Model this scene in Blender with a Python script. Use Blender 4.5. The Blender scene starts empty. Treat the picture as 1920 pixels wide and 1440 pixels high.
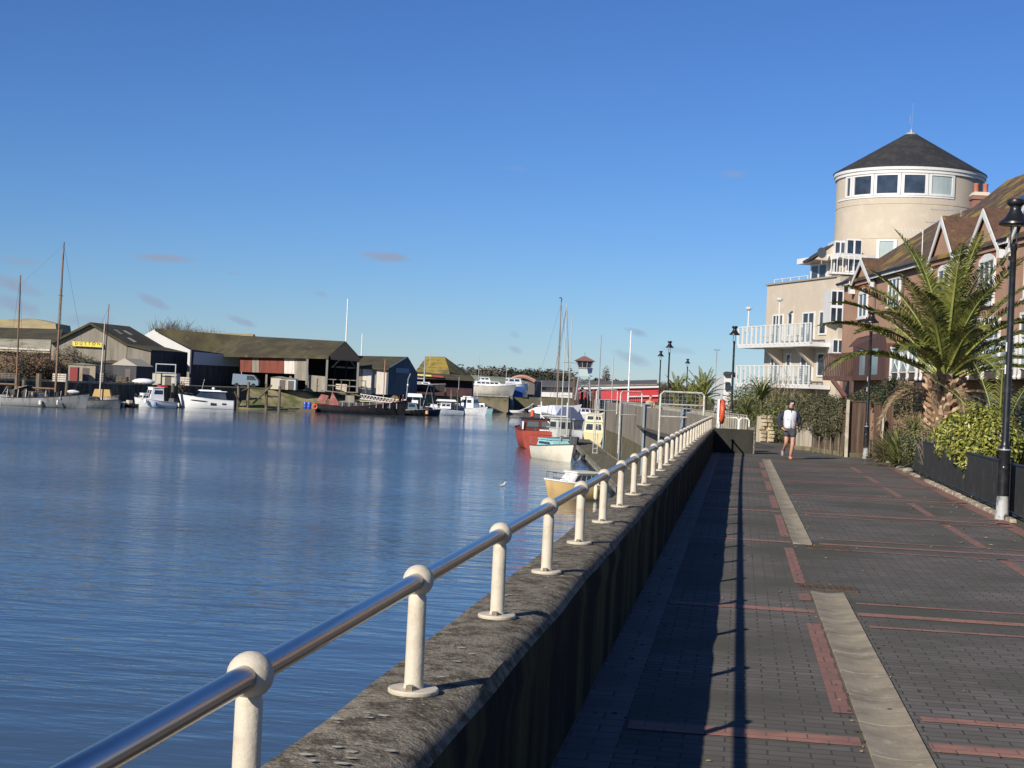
import bpy, bmesh, math, random
from mathutils import Vector, Matrix, noise
random.seed(7)
PI = math.pi
sc = bpy.context.scene
COL = sc.collection
# ---------------------------------------------------------------- camera
FPX = 2900.0
TH = math.radians(2.6)
YAW = math.atan(428.8/FPX); PIT = math.atan(8.6/FPX)
ZUP = Vector((0, 0, 1))
FH = Vector((-math.sin(YAW), math.cos(YAW), 0)); R0 = Vector((math.cos(YAW), math.sin(YAW), 0))
CF = FH*math.cos(PIT) + ZUP*math.sin(PIT); CU0 = -FH*math.sin(PIT) + ZUP*math.cos(PIT)
CR = R0*math.cos(TH) + CU0*math.sin(TH); CU = -R0*math.sin(TH) + CU0*math.cos(TH)
EYE = Vector((0, 0, 1.65))
cam = bpy.data.cameras.new('camera'); co = bpy.data.objects.new('camera', cam); COL.objects.link(co)
cam.sensor_width = 36; cam.lens = 36*FPX/1920; cam.clip_start = .1; cam.clip_end = 8000
m = Matrix((CR, CU, -CF)).transposed().to_4x4(); m.translation = EYE
co.matrix_world = m
sc.camera = co
# ---------------------------------------------------------------- sun and sky
SUNV = Vector((-1.0, -1.85, 1.066)).normalized()
SEL = math.asin(SUNV.z); SAZ = math.atan2(SUNV.x, SUNV.y)
sun = bpy.data.lights.new('sun', 'SUN'); sun.energy = 5.0; sun.angle = math.radians(.5); sun.color = (1, .93, .82)
so = bpy.data.objects.new('sun', sun); COL.objects.link(so)
so.rotation_euler = (-SUNV).to_track_quat('-Z', 'Y').to_euler()
sc.view_settings.view_transform = 'Standard'; sc.view_settings.look = 'None'
sc.view_settings.exposure = 0.25; sc.view_settings.gamma = 1
w = bpy.data.worlds.new('World'); sc.world = w; w.use_nodes = True
nt = w.node_tree; N = nt.nodes; L = nt.links
bg = N['Background']; bg.inputs['Strength'].default_value = .085
sky = N.new('ShaderNodeTexSky'); sky.sky_type = 'NISHITA'; sky.sun_disc = False
sky.sun_elevation = SEL; sky.sun_rotation = SAZ
sky.altitude = 0; sky.air_density = 1.0; sky.dust_density = 0.0; sky.ozone_density = 7.0
def ray(px, py): return CF*FPX + CR*(px-960) - CU*(py-720)
# small grey-mauve clouds low over the river, each given by its direction in the sky
gen = N.new('ShaderNodeTexCoord')
nz = N.new('ShaderNodeTexNoise'); nz.inputs['Scale'].default_value = 70; nz.inputs['Detail'].default_value = 5
L.new(gen.outputs['Generated'], nz.inputs['Vector'])
acc = None
for (px, py, wx, wy, tilt, op) in [(300, 484, 58, 9, .02, .8), (722, 482, 52, 11, .08, .75), (25, 532, 55, 15, .3, .8), (288, 566, 40, 10, .35, .5),
        (452, 602, 34, 9, .3, .55), (30, 572, 40, 16, .3, .5), (1195, 624, 26, 9, .3, .5), (1372, 326, 26, 8, 0, .28), (35, 490, 40, 8, .1, .3),
        (965, 655, 16, 8, .4, .35), (1185, 672, 50, 12, .3, .35), (603, 551, 16, 6, .2, .3), (965, 628, 12, 8, .4, .25), (960, 316, 30, 7, 0, .18), (436, 512, 14, 5, .1, .25), (1265, 655, 40, 8, .1, .22), (165, 600, 60, 14, 0, .3)]:
    d = ray(px, py).normalized()
    rt = (R0*math.cos(tilt) - ZUP*math.sin(tilt)).normalized(); up = rt.cross(d).normalized()
    def dotn(v, k):
        n = N.new('ShaderNodeVectorMath'); n.operation = 'DOT_PRODUCT'; n.inputs[1].default_value = v*k
        L.new(gen.outputs['Generated'], n.inputs[0]); return n.outputs['Value']
    a = dotn(rt, FPX/wx); b = dotn(up, FPX/wy)
    def mth(op_, x, y=None):
        n = N.new('ShaderNodeMath'); n.operation = op_
        for i, q in enumerate((x, y)):
            if q is None: continue
            if isinstance(q, (int, float)): n.inputs[i].default_value = q
            else: L.new(q, n.inputs[i])
        return n.outputs[0]
    a = mth('SUBTRACT', a, d.dot(rt)*FPX/wx); b = mth('SUBTRACT', b, d.dot(up)*FPX/wy)
    r2 = mth('ADD', mth('MULTIPLY', a, a), mth('MULTIPLY', b, b))
    fr = mth('GREATER_THAN', dotn(d, 1.0), .5)
    v = mth('SUBTRACT', mth('ADD', 1.0, mth('MULTIPLY', mth('SUBTRACT', nz.outputs['Fac'], .5), 2.2)), r2)
    v = mth('MINIMUM', mth('MAXIMUM', v, 0.0), 1.0)
    v = mth('MULTIPLY', mth('MULTIPLY', v, fr), min(op*1.35, .95))
    acc = v if acc is None else mth('MAXIMUM', acc, v)
mx = N.new('ShaderNodeMixRGB'); mx.inputs['Color2'].default_value = (2.85, 3.6, 5.1, 1)
hs = N.new('ShaderNodeHueSaturation'); hs.inputs['Saturation'].default_value = 1.0; hs.inputs['Value'].default_value = 1.0
tint = N.new('ShaderNodeMixRGB'); tint.blend_type = 'MULTIPLY'; tint.inputs['Fac'].default_value = 1; tint.inputs['Color2'].default_value = (.655/3.17, .80/5.6, 1.03/7.9, 1)
gm = N.new('ShaderNodeGamma'); gm.inputs['Gamma'].default_value = 1.16
tn2 = N.new('ShaderNodeMixRGB'); tn2.blend_type = 'MULTIPLY'; tn2.inputs['Fac'].default_value = 1; tn2.inputs['Color2'].default_value = (3.25, 5.55, 7.6, 1)
L.new(sky.outputs[0], tint.inputs['Color1']); L.new(tint.outputs[0], gm.inputs['Color']); L.new(gm.outputs[0], tn2.inputs['Color1']); L.new(tn2.outputs[0], hs.inputs['Color']); L.new(hs.outputs[0], mx.inputs['Color1']); L.new(acc, mx.inputs['Fac']); L.new(mx.outputs[0], bg.inputs['Color'])
# ---------------------------------------------------------------- helpers
def at(px, py, Z):
    d = ray(px, py); return EYE + d*(Z/d.dot(FH))
def gp(px, py, z=0.0):
    d = ray(px, py); return EYE + d*((z-EYE.z)/d.z)
def cw(X, Z, z=0.0): return R0*X + FH*Z + Vector((0, 0, z))
ZW = -2.85
MATS = {}
def M(name, col, rough=.8, col2=None, scale=2.0, thr=(.4, .65), st=(1, 1, 1), bump=0.0, bscale=25, metal=0.0, c3=None, s3=6, t3=(.55, .7), det=5, alpha=None, spec=.5, brick=None, dist=.02, trans=0):
    if name in MATS: return MATS[name]
    mt = bpy.data.materials.new(name); mt.use_nodes = True; MATS[name] = mt
    n = mt.node_tree.nodes; l = mt.node_tree.links; p = n['Principled BSDF']
    p.inputs['Roughness'].default_value = rough; p.inputs['Metallic'].default_value = metal
    p.inputs['Specular IOR Level'].default_value = spec
    if trans: p.inputs['Transmission Weight'].default_value = trans
    tc = n.new('ShaderNodeTexCoord'); mp = n.new('ShaderNodeMapping'); mp.inputs['Scale'].default_value = st
    l.new(tc.outputs['Object'], mp.inputs['Vector'])
    def noise_(s, d=det):
        q = n.new('ShaderNodeTexNoise'); q.inputs['Scale'].default_value = s; q.inputs['Detail'].default_value = d; q.inputs['Roughness'].default_value = .62
        l.new(mp.outputs[0], q.inputs['Vector']); return q.outputs['Fac']
    def ramp(fac, a, b):
        q = n.new('ShaderNodeMapRange'); q.inputs['From Min'].default_value = a; q.inputs['From Max'].default_value = b
        l.new(fac, q.inputs['Value']); return q.outputs[0]
    def mix(fac, a, b):
        q = n.new('ShaderNodeMixRGB'); l.new(fac, q.inputs['Fac'])
        for s_, v in ((q.inputs['Color1'], a), (q.inputs['Color2'], b)):
            if isinstance(v, tuple): s_.default_value = (*v, 1)
            else: l.new(v, s_)
        return q.outputs[0]
    c = col
    hgt = None
    if brick:     # (length, height, mortar, colour b, mortar colour, mode)
        bl, bh, mo, cb, mc, mode = brick
        b = n.new('ShaderNodeTexBrick'); b.inputs['Scale'].default_value = 1; b.inputs['Brick Width'].default_value = bl; b.inputs['Row Height'].default_value = bh
        b.inputs['Mortar Size'].default_value = mo; b.inputs['Mortar Smooth'].default_value = .3; b.inputs['Bias'].default_value = 0
        b.inputs['Color1'].default_value = (*col, 1); b.inputs['Color2'].default_value = (*cb, 1); b.inputs['Mortar'].default_value = (*mc, 1)
        if mode == 'wall':
            sx = n.new('ShaderNodeSeparateXYZ'); l.new(tc.outputs['Object'], sx.inputs[0])
            ad = n.new('ShaderNodeMath'); l.new(sx.outputs[0], ad.inputs[0]); l.new(sx.outputs[1], ad.inputs[1])
            cx = n.new('ShaderNodeCombineXYZ'); l.new(ad.outputs[0], cx.inputs[0]); l.new(sx.outputs[2], cx.inputs[1]); l.new(cx.outputs[0], b.inputs['Vector'])
        else: l.new(tc.outputs['Object'], b.inputs['Vector'])
        c = b.outputs['Color']; inv = n.new('ShaderNodeMath'); inv.operation = 'SUBTRACT'; inv.inputs[0].default_value = 1; l.new(b.outputs['Fac'], inv.inputs[1]); hgt = inv.outputs[0]
    if col2: c = mix(ramp(noise_(scale), *thr), c, col2)
    if c3: c = mix(ramp(noise_(s3), *t3), c, c3)
    if isinstance(c, tuple): p.inputs['Base Color'].default_value = (*c, 1)
    else: l.new(c, p.inputs['Base Color'])
    if bump or hgt is not None:
        bp = n.new('ShaderNodeBump'); bp.inputs['Strength'].default_value = max(bump, .3 if hgt is not None else 0); bp.inputs['Distance'].default_value = dist
        h = noise_(bscale, 4)
        if hgt is not None:
            ad = n.new('ShaderNodeMath'); ad.operation = 'MULTIPLY_ADD'; l.new(h, ad.inputs[0]); ad.inputs[1].default_value = .5; l.new(hgt, ad.inputs[2]); h = ad.outputs[0]
        l.new(h, bp.inputs['Height']); l.new(bp.outputs[0], p.inputs['Normal'])
    if alpha is not None: p.inputs['Alpha'].default_value = alpha
    return mt
class MB:
    def __init__(s): s.v = []; s.f = []; s.m = []; s.cm = 0
    def add(s, vs, fs):
        o = len(s.v); s.v += [Vector(q) for q in vs]; s.f += [tuple(o+i for i in f) for f in fs]; s.m += [s.cm]*len(fs); return s
    def box(s, c, d, rz=0.0, top=1.0, topy=None):
        hx, hy, hz = d[0]/2, d[1]/2, d[2]/2; cs, sn = math.cos(rz), math.sin(rz); ty = top if topy is None else topy
        vs = []
        for z, kx, ky in ((-hz, 1, 1), (hz, top, ty)):
            for x, y in ((-hx, -hy), (hx, -hy), (hx, hy), (-hx, hy)):
                x *= kx; y *= ky; vs.append((c[0]+x*cs-y*sn, c[1]+x*sn+y*cs, c[2]+z))
        return s.add(vs, [(3, 2, 1, 0), (4, 5, 6, 7), (0, 1, 5, 4), (1, 2, 6, 5), (2, 3, 7, 6), (3, 0, 4, 7)])
    def prism(s, pts, vec):
        k = len(pts); vec = Vector(vec); a = [Vector(p) for p in pts]
        return s.add(a+[p+vec for p in a], [tuple(range(k)), tuple(range(2*k-1, k-1, -1))]+[(i, i+k, (i+1) % k+k, (i+1) % k) for i in range(k)])
    def tube(s, pts, r, n=8, cap=True):
        pts = [Vector(p) for p in pts]; rs = r if isinstance(r, (list, tuple)) else [r]*len(pts)
        o = len(s.v); vs = []; fs = []; ref = None
        for i, p in enumerate(pts):
            t = (pts[min(i+1, len(pts)-1)]-pts[max(i-1, 0)]).normalized()
            if ref is None: ref = Vector((0, 0, 1)) if abs(t.z) < .9 else Vector((1, 0, 0))
            a = t.cross(ref).normalized(); b = t.cross(a).normalized(); ref = b.cross(t)*1.0 if False else ref
            for j in range(n):
                g = 2*PI*j/n; vs.append(p+(a*math.cos(g)+b*math.sin(g))*rs[i])
        for i in range(len(pts)-1):
            for j in range(n): fs.append((i*n+j, i*n+(j+1) % n, (i+1)*n+(j+1) % n, (i+1)*n+j))
        if cap: fs += [tuple(range(n-1, -1, -1)), tuple(range((len(pts)-1)*n, len(pts)*n))]
        return s.add(vs, fs)
    def lathe(s, c, prof, n=16, axis='z'):
        vs = []; fs = []; c = Vector(c)
        for r, z in prof:
            for j in range(n):
                g = 2*PI*j/n; q = Vector((r*math.cos(g), r*math.sin(g), z))
                if axis == 'y': q = Vector((q.x, q.z, q.y))
                if axis == 'x': q = Vector((q.z, q.x, q.y))
                vs.append(c+q)
        for i in range(len(prof)-1):
            for j in range(n): fs.append((i*n+j, i*n+(j+1) % n, (i+1)*n+(j+1) % n, (i+1)*n+j))
        fs += [tuple(range(n-1, -1, -1)), tuple(range((len(prof)-1)*n, len(prof)*n))]
        return s.add(vs, fs)
    def ball(s, c, r, n=12, sc_=(1, 1, 1)):
        k = n//2; prof = [(max(r*math.sin(PI*i/k), 1e-4), -r*math.cos(PI*i/k)) for i in range(k+1)]
        o = len(s.v); s.lathe((0, 0, 0), prof, n)
        for i in range(o, len(s.v)):
            q = s.v[i]; s.v[i] = Vector((q.x*sc_[0]+c[0], q.y*sc_[1]+c[1], q.z*sc_[2]+c[2]))
        return s
    def quad(s, a, b, c, d): return s.add([a, b, c, d], [(0, 1, 2, 3)])
MW = {}
def wm(o):
    return MW.get(o.name, Matrix.Identity(4))
def build(name, mb, mats, parent=None, smooth=False, local=False, autos=None):
    me = bpy.data.meshes.new(name)
    vs = mb.v
    if parent is not None and not local:
        inv = wm(parent).inverted(); vs = [inv @ q for q in vs]
    me.from_pydata([tuple(q) for q in vs], [], mb.f)
    mats = mats if isinstance(mats, (list, tuple)) else [mats]
    for q in mats: me.materials.append(q)
    if len(mats) > 1: me.polygons.foreach_set('material_index', mb.m)
    bm = bmesh.new(); bm.from_mesh(me); bmesh.ops.recalc_face_normals(bm, faces=bm.faces[:]); bm.to_mesh(me); bm.free()
    if smooth:
        me.polygons.foreach_set('use_smooth', [True]*len(me.polygons))
        me.set_sharp_from_angle(angle=math.radians(autos or 40))
    o = bpy.data.objects.new(name, me); COL.objects.link(o)
    if parent is not None:
        o.parent = parent; MW[o.name] = wm(parent)
    return o
def tag(o, label, cat, group=None, kind=None):
    o['label'] = label; o['category'] = cat
    if group: o['group'] = group
    if kind: o['kind'] = kind
    return o
def thing(name, loc, label, cat, rz=0.0, group=None):
    o = bpy.data.objects.new(name, None); COL.objects.link(o); o.empty_display_size = .3
    mtx = Matrix.Translation(Vector(loc)) @ Matrix.Rotation(rz, 4, 'Z'); o.matrix_world = mtx; MW[o.name] = mtx
    return tag(o, label, cat, group)
def struct(name, mb, mat, **k):
    o = build(name, mb, mat, **k); o['kind'] = 'structure'; return o
def copy_tree(o, loc, rz=None, label=None, scale=None):
    r = o.copy(); COL.objects.link(r); r.location = loc
    if rz is not None: r.rotation_euler = (0, 0, rz)
    if label: r['label'] = label
    if scale: r.scale = (scale,)*3
    for ch in list(o.children):
        c = ch.copy(); COL.objects.link(c); c.parent = r
        for g in list(ch.children):
            d = g.copy(); COL.objects.link(d); d.parent = c
    return r
# ---------------------------------------------------------------- materials
WHITE = M('white_paint', (.78, .77, .73), .45, (.6, .59, .55), 3, (.5, .8))
WHITE2 = M('white_gelcoat', (.8, .8, .79), .25, (.62, .62, .6), 1.2, (.55, .85))
BLACK = M('black_iron', (.012, .012, .014), .35, (.03, .03, .03), 8, (.5, .7))
GALV = M('galvanised_steel', (.42, .45, .48), .45, (.3, .32, .34), 2, (.4, .7), metal=.4, st=(1, 1, .2))
GLASS = M('dark_window_glass', (.02, .027, .04), .06, (.05, .06, .075), .8, (.4, .6), spec=.8)
GLASSP = M('pale_window_glass', (.36, .42, .4), .2, (.3, .36, .36), .7)
CREAMST = M('cream_stanchion_paint', (.56, .495, .385), .65, (.42, .355, .25), 14, (.5, .75), bump=.35, bscale=90, dist=.005, c3=(.26, .18, .11), s3=30, t3=(.68, .78))
_n = CREAMST.node_tree.nodes; _l = CREAMST.node_tree.links       # every stanchion weathers differently
_oi = _n.new('ShaderNodeObjectInfo'); _cx = _n.new('ShaderNodeVectorMath'); _cx.operation = 'SCALE'; _cx.inputs[0].default_value = (37, 19, 11); _l.new(_oi.outputs['Random'], _cx.inputs['Scale'])
_mp = [q for q in _n if q.type == 'MAPPING'][0]; _l.new(_cx.outputs[0], _mp.inputs['Location'])
STEEL = M('stainless_steel', (.45, .44, .42), .24, (.28, .27, .25), 20, (.5, .7), metal=1.0, st=(1, .05, 1))
# ---------------------------------------------------------------- water
def water_mat():
    mt = bpy.data.materials.new('river_water'); mt.use_nodes = True; n = mt.node_tree.nodes; l = mt.node_tree.links; p = n['Principled BSDF']
    p.inputs['Base Color'].default_value = (.058, .092, .125, 1); p.inputs['Roughness'].default_value = .06; p.inputs['IOR'].default_value = 1.33
    tc = n.new('ShaderNodeTexCoord')
    def nz(sx, sy, s, d=3, rot=0.14):
        mp = n.new('ShaderNodeMapping'); mp.inputs['Rotation'].default_value = (0, 0, rot); mp.inputs['Scale'].default_value = (sx, sy, 1)
        q = n.new('ShaderNodeTexNoise'); q.inputs['Scale'].default_value = s; q.inputs['Detail'].default_value = d
        l.new(tc.outputs['Object'], mp.inputs[0]); l.new(mp.outputs[0], q.inputs['Vector']); return q.outputs['Fac']
    def mp2(x, a, b, c, d):
        q = n.new('ShaderNodeMapRange'); q.inputs[1].default_value = a; q.inputs[2].default_value = b; q.inputs[3].default_value = c; q.inputs[4].default_value = d
        l.new(x, q.inputs[0]); return q.outputs[0]
    big = nz(.35, 1.0, .045, 3, .05)
    def axis(v, a, b, c, d):
        q = n.new('ShaderNodeVectorMath'); q.operation = 'DOT_PRODUCT'; q.inputs[1].default_value = v; l.new(tc.outputs['Object'], q.inputs[0]); return mp2(q.outputs['Value'], a, b, c, d)
    def mul(x, y):
        q = n.new('ShaderNodeMath'); q.operation = 'MULTIPLY'; l.new(x, q.inputs[0]); l.new(y, q.inputs[1]); return q.outputs[0]
    shel = mul(mul(axis(FH, 150, 190, 1.0, .3), axis(R0, -5, 3, 1.0, .4)), axis(FH, 8, 90, .3, 1.3))
    l.new(mul(mul(axis(FH, 10, 80, .07, .15), axis(FH, 150, 195, 1.0, .22)), mul(axis(R0, -5, 3, 1.0, .3), mp2(big, .4, .62, .7, 1.25))), p.inputs['Roughness'])     # sheltered, calmer water close under the banks
    b1 = n.new('ShaderNodeBump'); b1.inputs['Distance'].default_value = .15; l.new(nz(.4, 1.3, 1.6, 3), b1.inputs['Height']); l.new(mul(mp2(big, .42, .62, .4, 1.0), shel), b1.inputs['Strength']); b0 = n.new('ShaderNodeBump'); b0.inputs['Distance'].default_value = .25; b0.inputs['Strength'].default_value = .22; l.new(nz(.5, 1.0, .45, 2, -.2), b0.inputs['Height']); l.new(b0.outputs[0], b1.inputs['Normal'])
    b2 = n.new('ShaderNodeBump'); b2.inputs['Distance'].default_value = .02; l.new(nz(.6, 1.3, 9, 2, .3), b2.inputs['Height']); l.new(mul(mp2(big, .42, .62, .35, .9), shel), b2.inputs['Strength'])
    l.new(b1.outputs[0], b2.inputs['Normal']); l.new(b2.outputs[0], p.inputs['Normal'])
    return mt
wmb = MB(); wmb.add([(-3000, -300, ZW), (3000, -300, ZW), (3000, 5000, ZW), (-3000, 5000, ZW)], [(0, 1, 2, 3)])
struct('river_water', wmb, water_mat())
# ---------------------------------------------------------------- land
GRASSY = M('far_ground', (.13, .11, .065), .95, (.06, .075, .03), .15, (.4, .6), c3=(.2, .18, .14), s3=.5, bump=.5, bscale=3)
MUD = M('river_mud', (.13, .10, .065), .6, (.06, .06, .03), 1.5, (.4, .6), c3=(.05, .07, .02), s3=.6, bump=.8, bscale=4)
leftbank = [(-700, -60), (-130, 172), (-60, 188), (-50, 206), (-38, 222), (-31, 229), (-15.5, 243), (-9, 284), (-.5, 289), (.3, 330), (14, 332), (40, 365), (140, 420), (600, 700), (2500, 3000), (-3000, 3000), (-3000, -60)]
mb = MB(); pts = [cw(x, z, 0) for x, z in leftbank]; k = len(pts)
mb.add(pts, [tuple(range(k))])
lowp = [cw(x, z, -3.3)-FH*0.0 for x, z in leftbank[:14]]
off = lowp
mb.add(pts[:14]+off, [(i, i+1, 14+i+1, 14+i) for i in range(13)])
struct('far_bank_ground', mb, GRASSY)
rightbank = [Vector((-1.08, -80, 0)), Vector((-1.08, 47.8, 0))]+[at(1335, 800, 52)*1, at(1292, 766, 60), at(1216, 758, 77), at(1171, 752, 98), at(1139, 752, 112), at(1180, 745, 135), at(1260, 745, 170)]
rightbank = [Vector((p.x, p.y, 0))+(R0*.45 if i > 1 else R0*0) for i, p in enumerate(rightbank)]+[Vector((120, 200, 0)), Vector((700, 500, 0)), Vector((700, -80, 0))]
RB = rightbank
mb = MB(); k = len(RB); mb.add(RB, [tuple(range(k))])
mb.add(RB[1:9]+[Vector((p.x, p.y, -3.3)) for p in RB[1:9]], [(i, i+1, 8+i+1, 8+i) for i in range(7)])
mb.add([Vector((-1.06, -80, 0)), Vector((-1.06, 47.8, 0)), Vector((-1.06, 47.8, -3.3)), Vector((-1.06, -80, -3.3))], [(0, 1, 2, 3)])
SOIL = M('garden_soil', (.07, .055, .035), .95, (.05, .07, .02), .7, (.45, .6), c3=(.12, .1, .07), s3=5, bump=.6, bscale=8)
struct('near_bank_ground', mb, [SOIL])
# paving (one sheet, 4 mm up), red brick bands and gutter slabs 4 mm above it
PAVE = M('dark_paving_bricks', (.135, .118, .106), .85, (.088, .086, .068), .45, (.38, .62), spec=.12, c3=(.23, .22, .16), s3=26, t3=(.66, .74), bump=.35, bscale=60, dist=.006,
         brick=(.2, .1, .006, (.18, .163, .152), (.05, .048, .038), 'floor'))
mb = MB()
pv = [(-.745, -6), (9, -6), (3.6, 20), (4.02, 24), (4.5, 49.3), (3.3, 49.6), (2.45, 53.6), (.87, 63.6), (-.6, 68), (-2.2, 84), (-3.4, 100), (-4.5, 114), (-7.6, 108), (-6.6, 98), (-5.0, 77), (-3.0, 62), (-.745, 50)]
for i in range(len(pv)): pass
mb.add([(x, y, .004) for x, y in pv], [tuple(range(len(pv)))])
struct('promenade_paving', mb, PAVE)
REDB = M('red_paving_bricks', (.31, .15, .105), .85, (.2, .11, .085), 4, (.4, .65), bump=.3, bscale=50, dist=.005, brick=(.2, .1, .005, (.35, .17, .12), (.12, .08, .065), 'floor'))
REDE = M('red_edge_bricks', (.29, .14, .10), .85, (.2, .11, .085), 2, (.4, .65), bump=.3, bscale=50, dist=.005, brick=(.11, .2, .006, (.22, .11, .085), (.09, .07, .055), 'floor'))
SLAB = M('gutter_slabs', (.15, .12, .11), .75, (.09, .085, .08), 1.5, (.4, .65), bump=.3, bscale=40, dist=.005, brick=(.245, .15, .007, (.19, .14, .12), (.03, .03, .03), 'floor'))
BANDS = [-1.7, 3.05, 7.72, 12.4, 18.35, 23.3, 27.85, 32.6, 37.3, 42.0]
def fx(y): return 4.2+(y-24)*.0095 if y > 20 else 4.162+(20-y)*.45     # where the railing stands
mb = MB(); Z2 = .008
def rect(mb, x0, x1, y0, y1, z=Z2): mb.add([(x0, y0, z), (x1, y0, z), (x1, y1, z), (x0, y1, z)], [(0, 1, 2, 3)])
for i, y in enumerate(BANDS):
    xr = min(fx(y), 6)-.25
    t = .1 if y < 10 else .09
    rect(mb, -.48, .655, y-t, y+t); rect(mb, .985, xr, y-t, y+t)
    rect(mb, 1.02, xr-.05, y+.62, y+.62+(.13 if y < 10 else .085)); rect(mb, 1.02, xr-.05, y-.70, y-.62)
struct('red_brick_band', mb, REDB)
mb = MB()
for a, b in zip(BANDS[:-1], BANDS[1:]):
    if abs(a-12.4) < .1: rect(mb, .56, .665, a+.65, a+1.1); rect(mb, .56, .665, a+1.85, b-.72)
    else: rect(mb, .56, .665, a+.68, b-.68)
    rect(mb, 2.88, 3.0, a+.68, b-.62)
for i in range(40):
    y0 = 15+i*.85; y1 = y0+.85
    if y1 > 49: break
    xa, xb = fx(y0), fx(y1)
    mb.add([(xa-.42, y0, Z2), (xa-.2, y0, Z2), (xb-.2, y1, Z2), (xb-.42, y1, Z2)], [(0, 1, 2, 3)])
struct('red_brick_edging', mb, REDE)
mb = MB(); rect(mb, -.745, -.5, -6, 47.0); struct('gutter_slab_strip', mb, SLAB)
# drainage channels: dished concrete troughs
CONC = M('pale_concrete_channel', (.33, .28, .195), .9, (.20, .17, .115), 3, (.4, .65), c3=(.4, .36, .28), s3=11, t3=(.58, .72), bump=.5, bscale=60, dist=.006)
for (y0, y1, lab) in ((-4, 13.65, 'dished concrete drainage channel running towards the viewer'), (18.2, 43.4, 'narrow concrete drainage channel farther up the promenade')):
    mb = MB(); y = y0; k = 0
    while y < y1-.05:
        ye = min(y+.76, y1); prof = []
        jit = random.uniform(-.0015, .0015)
        for j in range(9):
            q = j/8; prof.append((.68+jit+q*(.275 if y0 < 0 else .215), .022 - .016*math.sin(PI*q)))
        prof = [(prof[0][0], .004)]+prof+[(prof[-1][0], .004)]
        vs = [(x, yy, z) for yy in (y+.006, ye-.006) for x, z in prof]; nn = len(prof)
        mb.add(vs, [(i, i+1, nn+i+1, nn+i) for i in range(nn-1)]+[tuple(range(nn)), tuple(range(2*nn-1, nn-1, -1))]); y += .76; k += 1
    o = build('drainage_channel', mb, CONC); tag(o, lab, 'drain', 'drainage channels')
RUST = M('rusty_grate', (.06, .04, .025), .9, (.10, .065, .04), 20, bump=.5)
for (x, y, lab) in ((.85, 14.0, 'rusty drain grate beyond the near concrete channel'), (1.05, 17.85, 'rusty drain grate before the far concrete channel')):
    mb = MB(); mb.box((x, y-.15, .011), (.5, .03, .012)); mb.box((x, y+.15, .011), (.5, .03, .012))
    for i in range(9): mb.box((x-.24+i*.06, y, .010), (.035, .28, .01))
    tag(build('drain_grate', mb, RUST), lab, 'drain grate', 'drain grates')
mb = MB()
for i in range(420):
    c = random.random(); x = (random.uniform(-.72, -.45) if c < .3 else (random.choice((.67, .97))+random.gauss(0, .035) if c < .6 else random.uniform(-.5, 3.8))); y = random.uniform(5.5, 30); r = random.uniform(.004, .013); g = random.uniform(0, 6)
    mb.cm = random.choice((0, 0, 1, 2)); pts_ = [(x+r*random.uniform(.6, 1.7)*math.cos(g+k*1.26), y+r*random.uniform(.6, 1.7)*math.sin(g+k*1.26), .0095) for k in range(5)]
    mb.prism([(p[0], p[1], .0085) for p in pts_], (0, 0, random.uniform(.002, .006)))
lt_ = build('paving_litter', mb, [M('litter_dark', (.05, .04, .025), .9), M('litter_tan', (.25, .2, .12), .9), M('litter_moss', (.09, .11, .035), .95)]); lt_['kind'] = 'stuff'; tag(lt_, 'grit, moss and leaf crumbs scattered on the promenade paving', 'litter'); lt_['kind'] = 'stuff'
# ---------------------------------------------------------------- river wall
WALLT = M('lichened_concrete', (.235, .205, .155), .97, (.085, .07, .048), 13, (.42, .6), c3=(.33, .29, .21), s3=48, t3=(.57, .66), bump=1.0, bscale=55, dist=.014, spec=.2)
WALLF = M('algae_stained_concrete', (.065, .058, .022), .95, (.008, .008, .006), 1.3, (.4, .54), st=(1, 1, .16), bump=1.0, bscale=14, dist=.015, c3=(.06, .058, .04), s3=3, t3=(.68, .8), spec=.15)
def parapet(pathx, label, name='river_wall'):
    mb = MB(); ys = [p for p in pathx]; ring = []
    for i, y in enumerate(ys):
        j = lambda s: noise.noise(Vector((y*1.3, s*3.1, 0)))*.012
        prof = [(-1.10, -3.3), (-1.10+j(1), .69), (-1.085+j(2), .722), (-1.0, .728), (-.9, .73+j(3)*.4), (-.80, .727), (-.762+j(4), .715+j(4)), (-.735+j(5), .68+j(6)), (-.728+j(7), .60), (-.745+j(8)*.3, .5), (-.745, .2), (-.745, -.2)]
        ring.append([(x, y, z) for x, z in prof])
    nn = len(ring[0]); vs = [q for r_ in ring for q in r_]; fs = []
    for i in range(len(ring)-1):
        for k in range(nn-1): 
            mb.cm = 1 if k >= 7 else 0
            o = len(mb.f); mb.f.append((i*nn+k, i*nn+k+1, (i+1)*nn+k+1, (i+1)*nn+k)); mb.m.append(mb.cm)
    mb.v = [Vector(q) for q in vs]
    mb.f.append(tuple(range(nn))); mb.m.append(1); mb.f.append(tuple(range(len(vs)-1, len(vs)-nn-1, -1))); mb.m.append(1)
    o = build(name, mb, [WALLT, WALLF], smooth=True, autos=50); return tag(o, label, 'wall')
parapet([-6+i*.12 for i in range(int(53.9/.12))], 'long waist-high concrete river wall with lichened top and stained side')
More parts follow.
